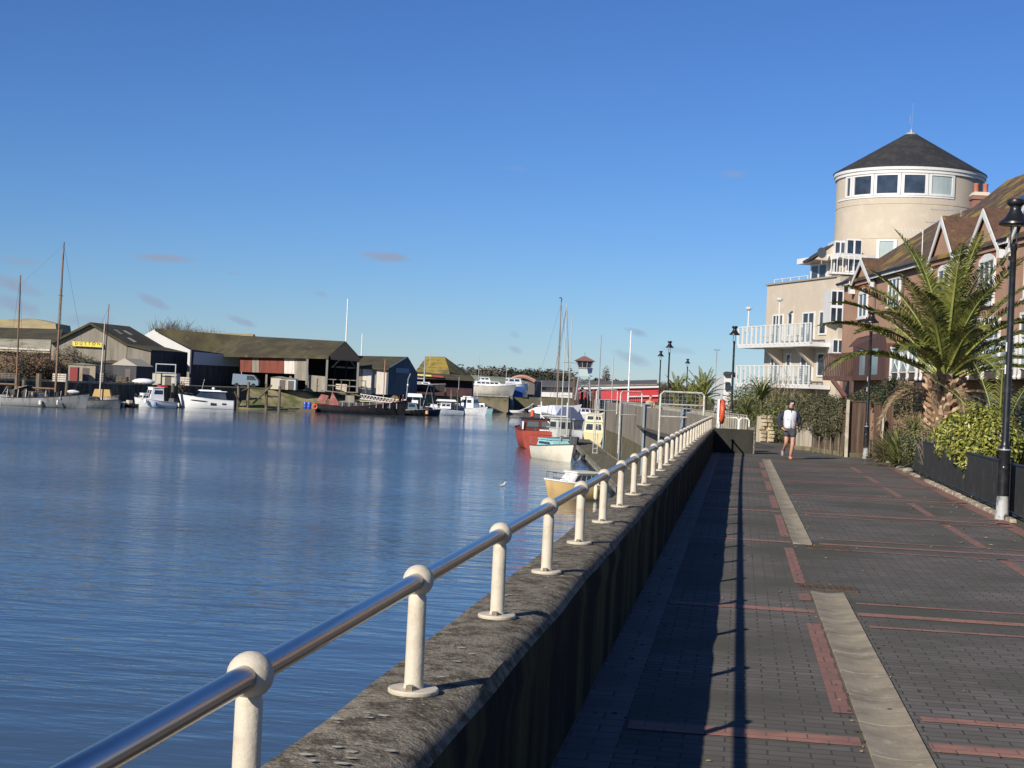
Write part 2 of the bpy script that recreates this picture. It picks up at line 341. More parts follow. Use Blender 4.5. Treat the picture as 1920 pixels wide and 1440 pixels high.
# small pale lichen and gull marks on the wall top
LICH = M('white_lichen', (.46, .44, .37), .9, (.3, .28, .22), 40)
mb = MB()
for i in range(230):
    y = random.uniform(2.5, 22); x = random.uniform(-1.06, -.8); r = random.uniform(.004, .013)*(1+.02*y)
    vs = [(x+r*1.5*math.cos(g*1.05)*random.uniform(.6, 1.2), y+r*math.sin(g*1.05)*random.uniform(.6, 1.2), .7345+.00001*i) for g in range(6)]
    mb.add(vs, [tuple(range(6))])
lo = build('white_lichen_spots', mb, LICH); lo['kind'] = 'stuff'; tag(lo, 'white lichen spots dotted over the top of the river wall', 'lichen')
lo['kind'] = 'stuff'
# cross wall at the end of the promenade wall
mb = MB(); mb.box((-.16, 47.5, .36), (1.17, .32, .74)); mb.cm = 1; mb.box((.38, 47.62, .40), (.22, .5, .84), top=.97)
tag(build('end_wall', mb, [M('shaded_stained_concrete', (.016, .016, .013), .95, (.03, .03, .022), 1.4, (.4, .6), st=(1, 1, .4), bump=.8, bscale=20), WALLT]), 'short dark concrete wall crossing the end of the railing', 'wall')  # front face coloured near-black for the shade lying on it, besides black staining
# ---------------------------------------------------------------- river railing
rail = thing('river_railing', (-.925, 0, .73), 'stainless steel tube handrail on cream ball stanchions along the river wall', 'railing')
NP = 28
def rx(k): y = 2.93+1.6*k; return -.925+(.10*((y-20)/26)**2 if y > 20 else 0), y
mb = MB(); mb.tube([(rx(k)[0], rx(k)[1], 1.066) for k in range(-3, NP)], .0255, 20)
build('handrail', mb, STEEL, rail, smooth=True)
def stem_mb():
    mb = MB(); r = .0285
    prof = [(r*1.12, .012), (r, .03), (r*.97, .20), (r*.95, .285)]
    for i in range(2, 13):
        a = PI*i/12; prof.append((max(.0465*math.sin(a), .0008), .336-.0465*math.cos(a)))
    mb.lathe((0, 0, 0), prof, 24); return mb
pl = MB(); pl.lathe((0, 0, 0), [(.0745, .001), (.0765, .004), (.0765, .012), (.073, .0155), (.03, .0165)], 32)
bo = MB(); bo.lathe((0.0, -.046, 0), [(.014, .016), (.014, .028), (.011, .031)], 6)
BOLT = M('rusty_bolt', (.16, .12, .08), .6, (.3, .27, .2), 30)
s0 = None
for k in range(-3, NP):
    x, y = rx(k)
    if s0 is None:
        s0 = build('stanchion', stem_mb(), CREAMST, rail, smooth=True, local=True); p0 = build('base_plate', pl, CREAMST, s0, smooth=True, local=True); b0 = build('bolt', bo, BOLT, s0, local=True)
        s0.location = (x+.925, y, 0)
    else:
        c = s0.copy(); COL.objects.link(c); c.location = (x+.925, y, 0)
        for ch in (p0, b0):
            d = ch.copy(); COL.objects.link(d); d.parent = c
# ---------------------------------------------------------------- street lamps
def make_lamp():
    t = thing('street_lamp', (0, 0, 0), 'x', 'street lamp', group='black street lamps along the promenade')
    mb = MB(); mb.lathe((0, 0, 0), [(.11, 0), (.105, .04), (.095, .10), (.088, .35), (.088, .36)], 20)
    build('foot', mb, M('worn_silver_paint', (.4, .41, .4), .5, (.03, .03, .03), 6, (.5, .62), bump=.3), t, smooth=True)
    mb = MB(); mb.lathe((0, 0, 0), [(.088, .36), (.086, 1.02), (.092, 1.04), (.092, 1.09), (.07, 1.12), (.06, 1.16), (.055, 1.2), (.049, 3.0), (.043, 4.08), (.054, 4.1), (.054, 4.18), (.03, 4.2)], 20)
    build('pole', mb, BLACK, t, smooth=True)
    mb = MB(); mb.tube([(-.055, 0, 4.18), (-.055, 0, 4.5)], .012, 6); mb.tube([(.04, 0, 4.18), (.04, 0, 4.5)], .012, 6); mb.tube([(-.06, 0, 4.17), (.045, 0, 4.17)], .014, 6)
    build('bracket', mb, BLACK, t)
    mb = MB(); mb.lathe((0, 0, 0), [(.225, 4.47), (.24, 4.48), (.235, 4.51), (.17, 4.56), (.12, 4.63), (.10, 4.665), (.095, 4.68), (.082, 4.70), (.082, 4.74), (.085, 4.755), (.125, 4.785), (.135, 4.81), (.128, 4.845), (.10, 4.865), (.02, 4.87)], 28)
    build('lamp_head', mb, BLACK, t, smooth=True)
    mb = MB(); mb.lathe((0, 0, 0), [(.05, 4.46), (.09, 4.47), (.12, 4.495)], 20); build('lens', mb, M('frosted_lens', (.5, .5, .48), .2), t, smooth=True)
    mb = MB(); mb.box((-.052, -.02, 2.62), (.012, .04, .14)); mb.box((-.054, -.02, 2.28), (.012, .04, .14)); build('sticker', mb, WHITE, t)
    mb = MB(); mb.lathe((0, 0, 0), [(.0935, 1.055), (.0935, 1.075)], 20); mb.ball((-.03, -.083, .80), .014, 8); build('clamp_band', mb, GALV, t)
    return t
lamp0 = make_lamp()
lamp_spots = [(Vector((4.0, 24.3, 0)), 'black street lamp with scuffed silver foot, nearest of all, by the frame edge'),
 (Vector((3.86, 48.35, 0)), 'black street lamp in front of the tall brown timber fence'),
 (at(1369, 815, 68.5), 'black street lamp rising beside the orange lifebuoy post'),
 (at(1249, 800, 91), 'taller of the two adjoining distant street lamps above the small palms'),
 (at(1233, 800, 112), 'distant street lamp just left of the palms beside the red building'),
 (at(1284, 800, 132), 'farthest street lamp, small, poking up between palm crowns')]
for i, (p, lab) in enumerate(lamp_spots):
    p = Vector((p.x, p.y, 0)); 
    if i == 0: lamp0.location = p; lamp0['label'] = lab; lamp0.rotation_euler = (0, 0, .1)
    else: copy_tree(lamp0, p, .1, lab, scale=.93 if i == 1 else None)
# ================================================================ right side: fence, terrace, tower, planting
def leaf_clump(mb, c, rad, n, size, rnd, flat=1.0, up=.3, shell=.35, aspect=2.2):
    # many small leaf faces spread through an ellipsoid with lumps
    for _ in range(n):
        d = Vector((rnd.gauss(0, 1), rnd.gauss(0, 1), rnd.gauss(0, 1))).normalized()
        r = (shell+(1-shell)*rnd.random()**.6)*(1+.28*noise.noise(d*2.3+Vector(c)*.7))
        p = Vector(c)+Vector((d.x*rad[0], d.y*rad[1], d.z*rad[2]))*r
        nrm = (d+Vector((rnd.uniform(-1, 1), rnd.uniform(-1, 1), rnd.uniform(-.6, 1)+up))*.9).normalized()
        a = nrm.orthogonal().normalized(); g = rnd.uniform(0, 6.28); a = (Matrix.Rotation(g, 3, nrm) @ a); b = nrm.cross(a)
        s = size*rnd.uniform(.6, 1.35)
        mb.cm = 0 if rnd.random() < .6 else (1 if rnd.random() < .6 else 2)
        mb.add([p-a*s*.5, p+b*s*.5/aspect, p+a*s*.55+nrm*s*.12, p-b*s*.5/aspect], [(0, 1, 2, 3)])
def leafmats(key, a, b, c, rough=.55):
    return [M('leaf_'+key+'_'+x, q, rough, tuple(v*.6 for v in q), 1.5, (.4, .7)) for x, q in zip(('mid', 'light', 'dark'), (a, b, c))]
G_HEDGE = leafmats('hedge', (.11, .12, .035), (.2, .18, .055), (.04, .05, .016))
G_IVY = leafmats('ivy', (.07, .07, .03), (.11, .12, .04), (.13, .075, .06))
G_YEL = leafmats('pittosporum', (.24, .25, .035), (.42, .39, .08), (.09, .12, .025), .4)
G_BR = leafmats('dry', (.15, .115, .065), (.24, .19, .12), (.08, .06, .035))
G_FLAX = leafmats('flax', (.15, .18, .05), (.28, .28, .11), (.06, .085, .03))
G_DK = leafmats('dark', (.03, .045, .015), (.055, .07, .022), (.015, .022, .008))
WOODST = M('woody_stem', (.2, .16, .11), .9, (.12, .09, .06), 5)
def shrub(name, label, cat, blobs, mats, n, size, stems=None, group=None, seed=1, aspect=2.2):
    rnd = random.Random(seed); b0 = blobs[0][0]
    t = thing(name, (b0[0], b0[1], 0), label, cat, group=group)
    mb = MB(); tot = sum(r[0]*r[1]+r[0]*r[2] for _, r in blobs)
    for c, r in blobs: leaf_clump(mb, c, r, int(n*(r[0]*r[1]+r[0]*r[2])/tot), size, rnd, aspect=aspect)
    build('foliage', mb, mats, t)
    for c, r in blobs:
        for i in range(2):
            mb = MB(); a = rnd.uniform(0, 6.28); mb.tube([(c[0]+.1*math.cos(a), c[1]+.1*math.sin(a), 0), (c[0]+.25*r[0]*math.cos(a), c[1]+.25*r[1]*math.sin(a), c[2]*.6), (c[0]+.6*r[0]*math.cos(a), c[1]+.6*r[1]*math.sin(a), c[2]+r[2]*.6)], [.03, .02, .008], 5); build('stem', mb, WOODST, t)
    return t
def strap_plant(name, label, cat, loc, n, length, width, mats, seed=1, droop=1.0, spread=1.0, trunk=0, group=None, arch=1.0):
    rnd = random.Random(seed); t = thing(name, loc, label, cat, group=group); mb = MB()
    for i in range(n):
        a = rnd.uniform(0, 6.28); el = rnd.uniform(.1, 1.0)**.8; L_ = length*rnd.uniform(.65, 1.1); w_ = width*rnd.uniform(.7, 1.2)
        h = Vector((math.cos(a), math.sin(a), 0)); sd = Vector((-h.y, h.x, 0)); p = Vector(loc)+Vector((0, 0, trunk))+h*.05
        ang = PI/2*el*.95+.05; pts = []
        for k in range(7):
            q = k/6; pts.append(p.copy()); a2 = ang-droop*q*1.7*(1.1-.4*el); p = p+(h*math.cos(a2)*spread+Vector((0, 0, math.sin(a2))))*L_/6
        mb.cm = 0 if rnd.random() < .55 else (1 if rnd.random() < .6 else 2)
        ws = [.5, 1, 1, .9, .7, .4, .02]; vs = []
        for q, k in zip(pts, ws): vs += [q-sd*w_*k/2, q+Vector((0, 0, -w_*.12*k)), q+sd*w_*k/2]
        fs = []
        for k in range(6): fs += [(3*k, 3*k+1, 3*k+4, 3*k+3), (3*k+1, 3*k+2, 3*k+5, 3*k+4)]
        mb.add(vs, fs)
    build('leaves', mb, mats, t)
    if trunk:
        mb = MB(); mb.tube([Vector(loc), Vector(loc)+Vector((.03, .02, trunk*.5)), Vector(loc)+Vector((0, 0, trunk+.05))], [.09, .08, .07], 8); build('trunk', mb, WOODST, t)
    return t
# ---- black railing fence along the gardens
fence = thing('garden_railing', (fx(30), 30, 0), 'black iron railing with solid boards behind it along the garden beds', 'railing')
IRON = M('railing_paint', (.014, .015, .017), .45, (.03, .032, .035), 3, (.5, .8))
BOARD = M('black_boards', (.016, .017, .019), .8, (.028, .028, .03), 1.2, st=(1, 1, .2))
ys = [49.4-i*.001 for i in range(1)]
mb = MB(); mb.tube([(fx(y), y, .84) for y in (49.4, 40, 30, 23, 20)]+[(fx(15), 15, .84)], .022, 6); build('top_rail', mb, IRON, fence)
mb = MB(); mb.tube([(fx(y), y, .10) for y in (49.4, 40, 30, 23, 20)]+[(fx(15), 15, .10)], .018, 6); build('bottom_rail', mb, IRON, fence)
y = 49.3; k = 0
mbb = MB()
while y > 15:
    x = fx(y)
    if k % 14 == 0:
        mb = MB(); mb.box((x, y, .45), (.045, .045, .9)); build('post', mb, IRON, fence)
    else: mbb.box((x, y, .47), (.02, .02, .72))
    y -= .125; k += 1
bo_ = build('bar', mbb, IRON, fence); bo_['kind'] = 'stuff'
mb = MB(); yy = 49.2
while yy > 21.5:
    x = fx(yy)+.09; mb.box((x, yy-.07, .13+.33), (.018, .132, .66+random.uniform(-.02, .02)), rz=-.02); yy -= .14
build('board_panel', mb, BOARD, fence)
KERB = M('pale_kerb_stone', (.42, .36, .26), .9, (.25, .2, .14), 4, bump=.5, bscale=20)
mb = MB(); y = 49
rk = random.Random(3)
kerb = thing('garden_kerb', (fx(30), 30, 0), 'broken line of pale kerb stones at the foot of the black railing', 'kerb')
while y > 17:
    l_ = rk.uniform(.5, .95); x = fx(y-l_/2)-.13
    if rk.random() < .85:
        mb = MB(); mb.box((x+rk.uniform(-.012, .012), y-l_/2, .02+rk.uniform(0, .012)), (.10+rk.uniform(0, .03), l_-.02, .06), rz=(-.02 if y > 20 else .4)+rk.uniform(-.03, .03), top=.85); build('kerb_stone', mb, KERB, kerb)
    y -= l_
for i, (x, y, s) in enumerate([(fx(41)-.2, 41, .10), (fx(39.5)-.15, 39.5, .12)]):
    mb = MB(); mb.ball((x, y, s*.5), s, 8, (1.2, .9, .7)); tag(build('loose_stone', mb, M('grey_stone', (.3, .27, .22), .9, (.15, .14, .1), 9), smooth=True), ['smaller loose stone by the far end of the black railing', 'larger loose stone by the far end of the black railing'][i], 'stone')
# fallen leaves
mb = MB()
for i in range(26):
    x = random.uniform(2.6, 3.8); y = random.uniform(17, 30); r = .03; g = random.uniform(0, 6)
    mb.add([(x+r*math.cos(g), y+r*1.6*math.sin(g), .012), (x+r*math.cos(g+1.8), y+r*1.6*math.sin(g+1.8), .016), (x+r*math.cos(g+3.3), y+r*1.6*math.sin(g+3.3), .012), (x+r*math.cos(g+4.8), y+r*math.sin(g+4.8), .02)], [(0, 1, 2, 3)])
lf = build('fallen_leaves', mb, M('fallen_leaf', (.35, .3, .18), .8)); lf['kind'] = 'stuff'; tag(lf, 'pale fallen leaves scattered on the paving near the lamp foot', 'leaves'); lf['kind'] = 'stuff'
# ---- timber fence and gate posts
TIM = M('brown_fence_boards', (.17, .095, .065), .85, (.09, .055, .04), 1.2, st=(6, 6, .35), bump=.5, bscale=8, c3=(.2, .15, .11), s3=.8)
TIMG = M('grey_weathered_boards', (.42, .37, .29), .9, (.22, .19, .14), 1.5, st=(5, 5, .3), bump=.5, bscale=8)
def boardfence(name, a, b, h, mat, label, bw=.15, cap=True, group=None, jag=0, base=0):
    a = Vector(a); b = Vector(b); d = (b-a); L_ = d.length; d.normalize(); rz = math.atan2(d.y, d.x)
    t = thing(name, a, label, 'fence', rz, group); mb = MB(); s = 0; rn = random.Random(int(L_*100))
    while s < L_-.02:
        w_ = min(bw, L_-s); hh = h+rn.uniform(-jag, jag*.4); c = a+d*(s+w_/2); mb.box((c.x, c.y, base+.08+(hh-.08)/2), (w_-.008, .022, hh-.08), rz); s += bw
    build('boards', mb, mat, t)
    mb = MB(); mb.box((a.x+d.x*L_/2+d.y*.03, a.y+d.y*L_/2-d.x*.03, base+.07), (L_, .04, .14), rz); build('gravel_board', mb, M('mossy_board', (.22, .2, .11), .9, (.12, .1, .06), 3), t)
    if cap: mb = MB(); mb.box((a.x+d.x*L_/2, a.y+d.y*L_/2, base+h+.02), (L_, .07, .035), rz); build('cap_rail', mb, mat, t)
    return t
boardfence('timber_fence', (3.36, 48.9, 0), (4.02, 49.25, 0), 1.72, TIM, 'tall brown timber fence panel just behind the second street lamp')
boardfence('timber_fence', (4.14, 49.3, 0), (4.75, 49.6, 0), 1.68, TIM, 'brown timber fence panel between the lamp and the black railing', group=None)
for (x, y, h, lab) in ((3.30, 48.8, 1.78, 'pale concrete fence post between ivy and brown timber fence'), (4.40, 49.25, 1.3, 'short weathered timber post at the far end of the black railing')):
    mb = MB(); mb.box((x, y, h/2), (.1, .1, h), top=.92); tag(build('fence_post', mb, M('pale_post', (.48, .42, .32), .9, (.3, .26, .19), 4), None), lab, 'post')
boardfence('timber_fence', (2.42, 53.6, 0), (3.25, 49.3, 0), 1.25, M('old_brown_boards', (.14, .105, .07), .9, (.07, .05, .03), 1.5, st=(5, 5, .3), c3=(.2, .17, .1), s3=1), 'low old timber fence beneath the purple-green ivy', jag=.05)
pk = boardfence('timber_gate', (1.95, 54.0, 0), (2.45, 53.2, 0), 1.0, TIMG, 'pale grey picket gate boards with ragged tops right of the jogger', bw=.17, cap=False, jag=.14)
# rubble pillar
ST = M('rubble_stone', (.5, .42, .28), .9, (.26, .21, .13), 4, bump=.6, bscale=15)
t = thing('stone_pillar', (.95, 63, 0), 'low rubble stone gate pillar left of the jogger', 'pillar')
mb = MB(); rr = random.Random(5)
for i in range(7):
    for j in range(2): mb.ball((.95+j*.3+rr.uniform(-.05, .05), 61.5, .09+i*.15), .15, 7, (1.1, 1, .62))
mb.box((1.1, 61.65, .5), (.5, .3, 1.0)); build('stonework', mb, ST, t)
mb = MB(); mb.box((.78, 61.6, .5), (.2, .14, 1.02)); tag(build('gate_post', mb, TIMG), 'pale timber post beside the rubble stone pillar', 'post')
# ---- lifebuoy on its post
t = thing('lifebuoy_station', (-.42, 46.9, 0), 'orange and white lifebuoy seen edge-on in its holder above the end wall', 'lifebuoy')
ORG = M('orange_lifebuoy', (.72, .1, .035), .45, (.5, .08, .03), 4)
def torus(mb, c, R, r, n=28, k=10, ax=0, a0=0, a1=2*PI):
    vs = []; fs = []; full = abs(a1-a0-2*PI) < 1e-3; nn = n if full else n+1
    for i in range(nn):
        g = a0+(a1-a0)*i/n
        for j in range(k):
            h = 2*PI*j/k; q = ((r*math.sin(h)), (R+r*math.cos(h))*math.cos(g), (R+r*math.cos(h))*math.sin(g))
            vs.append((c[0]+q[0], c[1]+q[1], c[2]+q[2]))
    for i in range(n if full else n):
        for j in range(k):
            i2 = (i+1) % nn if full else i+1
            fs.append((i*k+j, i*k+(j+1) % k, i2*k+(j+1) % k, i2*k+j))
    mb.add(vs, fs)
px_, py_ = -.46, 46.95
bp_ = at(1352, 770, 47.3)
mb = MB(); torus(mb, (0, 0, 0), .31, .075)
rzz = Matrix.Rotation(.06, 4, 'Z'); mb.v = [rzz @ q+Vector((bp_.x+.03, bp_.y, 1.24)) for q in mb.v]; build('ring', mb, ORG, t, smooth=True)
mb = MB(); mb.box((bp_.x-.09, bp_.y, 1.24), (.05, .56, .74), rz=.06); build('holder', mb, M('white_plastic', (.8, .78, .7), .5), t)
mb = MB(); mb.box((bp_.x-.02, bp_.y+.3, .9), (.07, .07, 1.7)); build('post', mb, GALV, t)
mb = MB(); mb.tube([(bp_.x-.06, bp_.y-.2, .96), (bp_.x-.12, bp_.y-.25, .8), (bp_.x-.05, bp_.y-.28, .62), (bp_.x+.05, bp_.y-.3, .45), (bp_.x+.14, bp_.y-.32, .3)], .018, 6)
mb.tube([(bp_.x-.05, bp_.y-.25, .95), (bp_.x-.02, bp_.y-.28, .8), (bp_.x-.12, bp_.y-.3, .6)], .025, 6); build('rope', mb, M('pale_rope', (.45, .47, .42), .9), t)
# hooped rails on the end wall
GP = M('grey_tube_paint', (.6, .58, .52), .5, (.4, .38, .33), 5)
for i, (x0, x1) in enumerate(((-.62, -.02), (.0, .30))):
    mb = MB(); y = 47.5; mb.tube([(x0, y, .73), (x0, y, 1.0), (x0+.06, y, 1.07), (x1-.06, y, 1.07), (x1, y, 1.0), (x1, y, .73)], .024, 8)
    tag(build('hooped_rail', mb, WHITE), ['longer pale hooped rail on the end wall beside the lifebuoy', 'short pale hooped rail on the end wall nearer the jogger'][i], 'railing')
# ---- terrace of brick houses
PA = Vector((9.14, 59, 0)); PB = Vector((5.95, 76.7, 0)); TU = (PB-PA).normalized(); TN = Vector((TU.y, -TU.x, 0))   # TN points away from the river
TRZ = math.atan2(TU.y, TU.x)
def tf(s, d, z): return PA+TU*s+TN*d+Vector((0, 0, z))      # d: depth behind the facade
BRICK = M('terrace_brick', (.41, .225, .135), .85, (.31, .185, .115), .8, (.35, .7), bump=.3, bscale=10, brick=(.225, .075, .008, (.44, .23, .14), (.32, .26, .2), 'wall'), c3=(.3, .18, .12), s3=2.5)
BRICKR = M('orange_brick_arch', (.34, .12, .06), .8, (.26, .09, .05), 5)
TILE = M('mossy_roof_tiles', (.115, .07, .045), .9, (.06, .042, .03), 3, (.4, .6), c3=(.25, .17, .03), s3=.55, t3=(.52, .62), bump=.8, bscale=12, dist=.04)
SLATE = M('dark_slate', (.03, .03, .034), .6, (.055, .05, .04), 3, bump=.5, bscale=12)
WP = M('house_white', (.66, .65, .62), .45, (.58, .56, .52), 1, (.5, .9))
def tbox(mb, s0, s1, d0, d1, z0, z1):
    mb.prism([tf(s0, d0, z0), tf(s1, d0, z0), tf(s1, d1, z0), tf(s0, d1, z0)], (0, 0, z1-z0))
def window(par, s0, s1, z0, z1, d=0, cols=2, rows=1, name='window', fr=.09):
    mb = MB()
    for a, b, c, e in ((s0, s0+fr, z0, z1), (s1-fr, s1, z0, z1), (s0+fr, s1-fr, z0, z0+fr), (s0+fr, s1-fr, z1-fr, z1)): tbox(mb, a, b, d-.06, d+.05, c, e)
    for i in range(1, cols):
        q = s0+(s1-s0)*i/cols; tbox(mb, q-.035, q+.035, d-.05, d+.04, z0+fr, z1-fr)
    for i in range(1, rows):
        q = z0+(z1-z0)*i/rows; tbox(mb, s0+fr, s1-fr, d-.045, d+.035, q-.03, q+.03)
    w_ = build(name, mb, WP, par); mb = MB(); tbox(mb, s0+fr, s1-fr, d-.012, d-.004, z0+fr, z1-fr); build('pane', mb, GLASS, w_)
    mb = MB(); tbox(mb, s0-.06, s1+.06, d-.12, d-.062, z0-.08, z0-.002); build('sill', mb, WP, w_)
    return w_
def house(s0, s1, label, gables, wins, zr=10.9, eave=7.85, hipfar=False, setd=0.0):
    t = thing('terrace_house', tf((s0+s1)/2, 0, 0), label, 'house', TRZ, 'brick terrace houses')
    mb = MB(); tbox(mb, s0, s1, setd, 9, 0, eave); 
    for gs, gw, gz in gables:
        mb.prism([tf(gs-gw/2, setd-.13, eave-.3), tf(gs+gw/2, setd-.13, eave-.3), tf(gs, setd-.13, gz-.15)], TN*.5)
    build('brick_wall', mb, BRICK, t)
    ov = .25; ds = 4.5
    mb = MB(); e = s1+ov if not hipfar else s1+ov; r1 = s1 if not hipfar else s1-1.6
    a, b = tf(s0, setd-ov, eave), tf(e, setd-ov, eave); c, d = tf(r1, ds, zr), tf(s0, ds, zr); a2, b2 = tf(s0, 9+ov, eave), tf(e, 9+ov, eave)
    th = Vector((0, 0, -.12)); mb.prism([a, b, c, d], th); mb.prism([d, c, b2, a2], th)
    if hipfar: mb.prism([b, b2, c], th)
    else: mb.prism([tf(s1, .05, eave-.1), tf(s1, 8.9, eave-.1), tf(s1, ds, zr-.15)], TU*-.2)
    mb.prism([tf(s0, .05, eave-.1), tf(s0, 8.9, eave-.1), tf(s0, ds, zr-.15)], TU*.2)
    build('roof', mb, TILE, t)
    segs = []; q_ = s0
    for gs, gw, gz in gables: segs.append((q_, gs-gw/2-.1)); q_ = gs+gw/2+.1
    segs.append((q_, e))
    for qa, qb in segs:
        if qb-qa < .2: continue
        mb = MB(); tbox(mb, qa, qb, setd-ov-.06, setd-ov+.0, eave-.2, eave-.02); build('fascia', mb, WP, t)
        mb = MB(); mb.tube([tf(qa, setd-ov-.1, eave-.03), tf(qb, setd-ov-.1, eave-.05)], .06, 6); build('gutter', mb, BLACK, t)
    for gs, gw, gz in gables:
        back = min(ds, ds*(gz-eave)/(zr-eave)+.3)
        mb = MB(); g0 = eave-.25
        for sg in (-1, 1):
            e0 = tf(gs+sg*(gw/2+.1), setd-.22, g0-.05); ap = tf(gs, setd-.22, gz+.1); ap2 = tf(gs, back, gz+.1); e2 = tf(gs+sg*(gw/2+.1), .5, g0-.05)
            mb.prism([e0, ap, ap2, e2], (0, 0, -.1))
        build('gable_roof', mb, M('gable_tiles', (.13, .065, .04), .9, (.07, .045, .03), 4, c3=(.22, .15, .04), s3=1, t3=(.58, .68), bump=.8, bscale=14, dist=.04), t)
        mb = MB()
        for sg in (-1, 1):
            e0 = tf(gs+sg*(gw/2+.12), setd-.25, g0-.12); ap = tf(gs, setd-.25, gz+.05)
            n_ = Vector((0, 0, -.30)); mb.prism([e0, ap, ap+n_, e0+n_*.6], TN*-.05)
            q = gs+sg*(gw/2+.08); tbox(mb, q-.15, q+.15, setd-.3, setd-.02, g0-.42, g0-.1)
        build('bargeboard', mb, WP, t)
    for (a_, b_, z0, z1, cols, arch) in wins:
        window(t, a_, b_, z0, z1, setd-.03, cols, 1)
        if arch:
            mb = MB(); pts = [tf(a_-.15, setd-.05, z1), tf(b_+.15, setd-.05, z1)]
            pts += [tf(b_+.15-(b_-a_+.3)*i/8, setd-.05, z1+.28+.22*math.sin(PI*i/8)) for i in range(9)]
            mb.prism(pts, TN*.04); build('brick_arch', mb, BRICKR, t)
            mb = MB(); pts = [tf(a_, setd-.07, z1), tf(b_, setd-.07, z1)]+[tf(b_-(b_-a_)*i/8, setd-.07, z1+.03+.2*math.sin(PI*i/8)) for i in range(9)]
            mb.prism(pts, TN*.05); build('arch_head', mb, WP, t)
    return t
def downpipe(par, s, z0, z1):
    mb = MB(); mb.tube([tf(s, -.3, z1), tf(s, -.12, z1-.25), tf(s, -.12, z0)], .045, 6); tbox(mb, s-.1, s+.1, -.28, -.08, z1-.1, z1+.12); build('downpipe', mb, M('grey_downpipe', (.12, .11, .1), .5), par)
def balcony(par, s0, s1, z, dep=1.5, posts=8, glass=True):
    mb = MB(); tbox(mb, s0, s1, -dep, -.06, z-.30, z-.02); build('balcony_deck', mb, M('dark_balcony_timber', (.05, .035, .03), .8, (.08, .06, .05), 2), par)
    b = MB()
    for i in range(posts+1):
        s = s0+(s1-s0)*i/posts; tbox(b, s-.045, s+.045, -dep-.09, -dep-.0, z-.2, z+1.1); b.ball(tf(s, -dep-.045, z-.25), .075, 8, (1, 1, 1.3))
    tbox(b, s0, s1, -dep-.07, -dep-.02, z+1.02, z+1.08); tbox(b, s0, s1, -dep-.07, -dep-.02, z-.0, z+.04)
    br = build('balcony_railing', b, WP, par)
    b = MB()
    for i in range(posts):
        a = s0+(s1-s0)*i/posts+.05; c = s0+(s1-s0)*(i+1)/posts-.05; mid = (a+c)/2
        for q, sgn in ((a, 1), (c, -1)):
            pts = [tf(q, -dep-.05, z+1.0), tf(mid-sgn*.05, -dep-.05, z+.72), tf(mid-sgn*.05, -dep-.05, z+.42), tf(q, -dep-.05, z+.05)]
            b.tube(pts, .016, 4)
    build('lattice', b, M('pale_blue_lattice', (.62, .75, .76), .5), br)
    if glass:
        b = MB(); tbox(b, s0+.05, s1-.05, -dep-.012, -dep, z+.05, z+1.0); build('glass_panel', b, M('balcony_glass', (.26, .36, .38), .08, spec=.8, alpha=.55), br)
def doors(par, s0, s1, z, h=2.1, cols=3):
    window(par, s0, s1, z, z+h, -.03, cols, 1, 'balcony_door')
h1 = house(-14, -7.0, 'brick terrace house at the right frame edge, mostly out of sight', [(-9.0, 3.6, 9.2)], [(-9.8, -8.4, 5.6, 7.4, 2, True)], zr=12.2)
h2 = house(-7.0, -1.4, 'nearest fully visible brick terrace house behind the black street lamp', [(-3.7, 3.6, 9.2)], [(-4.5, -3.0, 5.6, 7.3, 2, True)], zr=12.2)
h3 = house(-1.4, 3.8, 'brick terrace house with white gable right above the palm crown', [(1.0, 3.6, 9.15)], [(.1, 1.8, 5.6, 7.3, 3, True)], zr=12.1)
h4 = house(3.8, 12.2, 'middle brick terrace house with gable and white television aerial pole', [(6.1, 3.5, 9.4)], [(5.4, 6.9, 5.7, 7.35, 2, True)], zr=12.0)
h5 = house(12.2, 23.0, 'far brick terrace house with small gable against the cream tower', [(18.8, 3.8, 8.75)], [(12.5, 14.4, 6.2, 7.5, 3, False), (18.1, 19.7, 5.9, 7.15, 2, True), (17.8, 19.8, 2.9, 4.3, 2, False)], zr=11.3, hipfar=True)
for hh, s, z0 in ((h2, -1.6, 3), (h3, 3.6, 3), (h4, 11.9, 3), (h5, 16.6, 3)): downpipe(hh, s, z0, 7.75)
for hh, a, b, n_ in ((h1, -13.8, -7.3, 4), (h2, -6.9, -2.2, 3), (h3, -1.2, 3.4, 3), (h4, 4.0, 7.7, 3)):
    balcony(hh, a, b, 3.02, 1.6, n_)
    doors(hh, a+.5, a+2.2, 3.02); doors(hh, b-2.2, b-.6, 3.02)
    if True:
        mb = MB(); tbox(mb, a+.2, a+1.1, -.2, -.05, 0, 2.2); build('door', mb, WP, hh)
        window(hh, b-2.4, b-.9, .9, 2.2, -.03, 2)
for i, (s, z) in enumerate(((1.2, 10.1), (3.4, 9.7), (-1.9, 10.2))):
    f = .3; mb = MB(); d0 = 4.5*(z-7.85)/4.2-.1
    mb.prism([tf(s-.45, d0, z+.08), tf(s+.45, d0, z+.08), tf(s+.45, d0+.7, z+.7), tf(s-.45, d0+.7, z+.7)], (0, 0, .07)); build('roof_window', mb, GLASS, [h3, h3, h2][i])
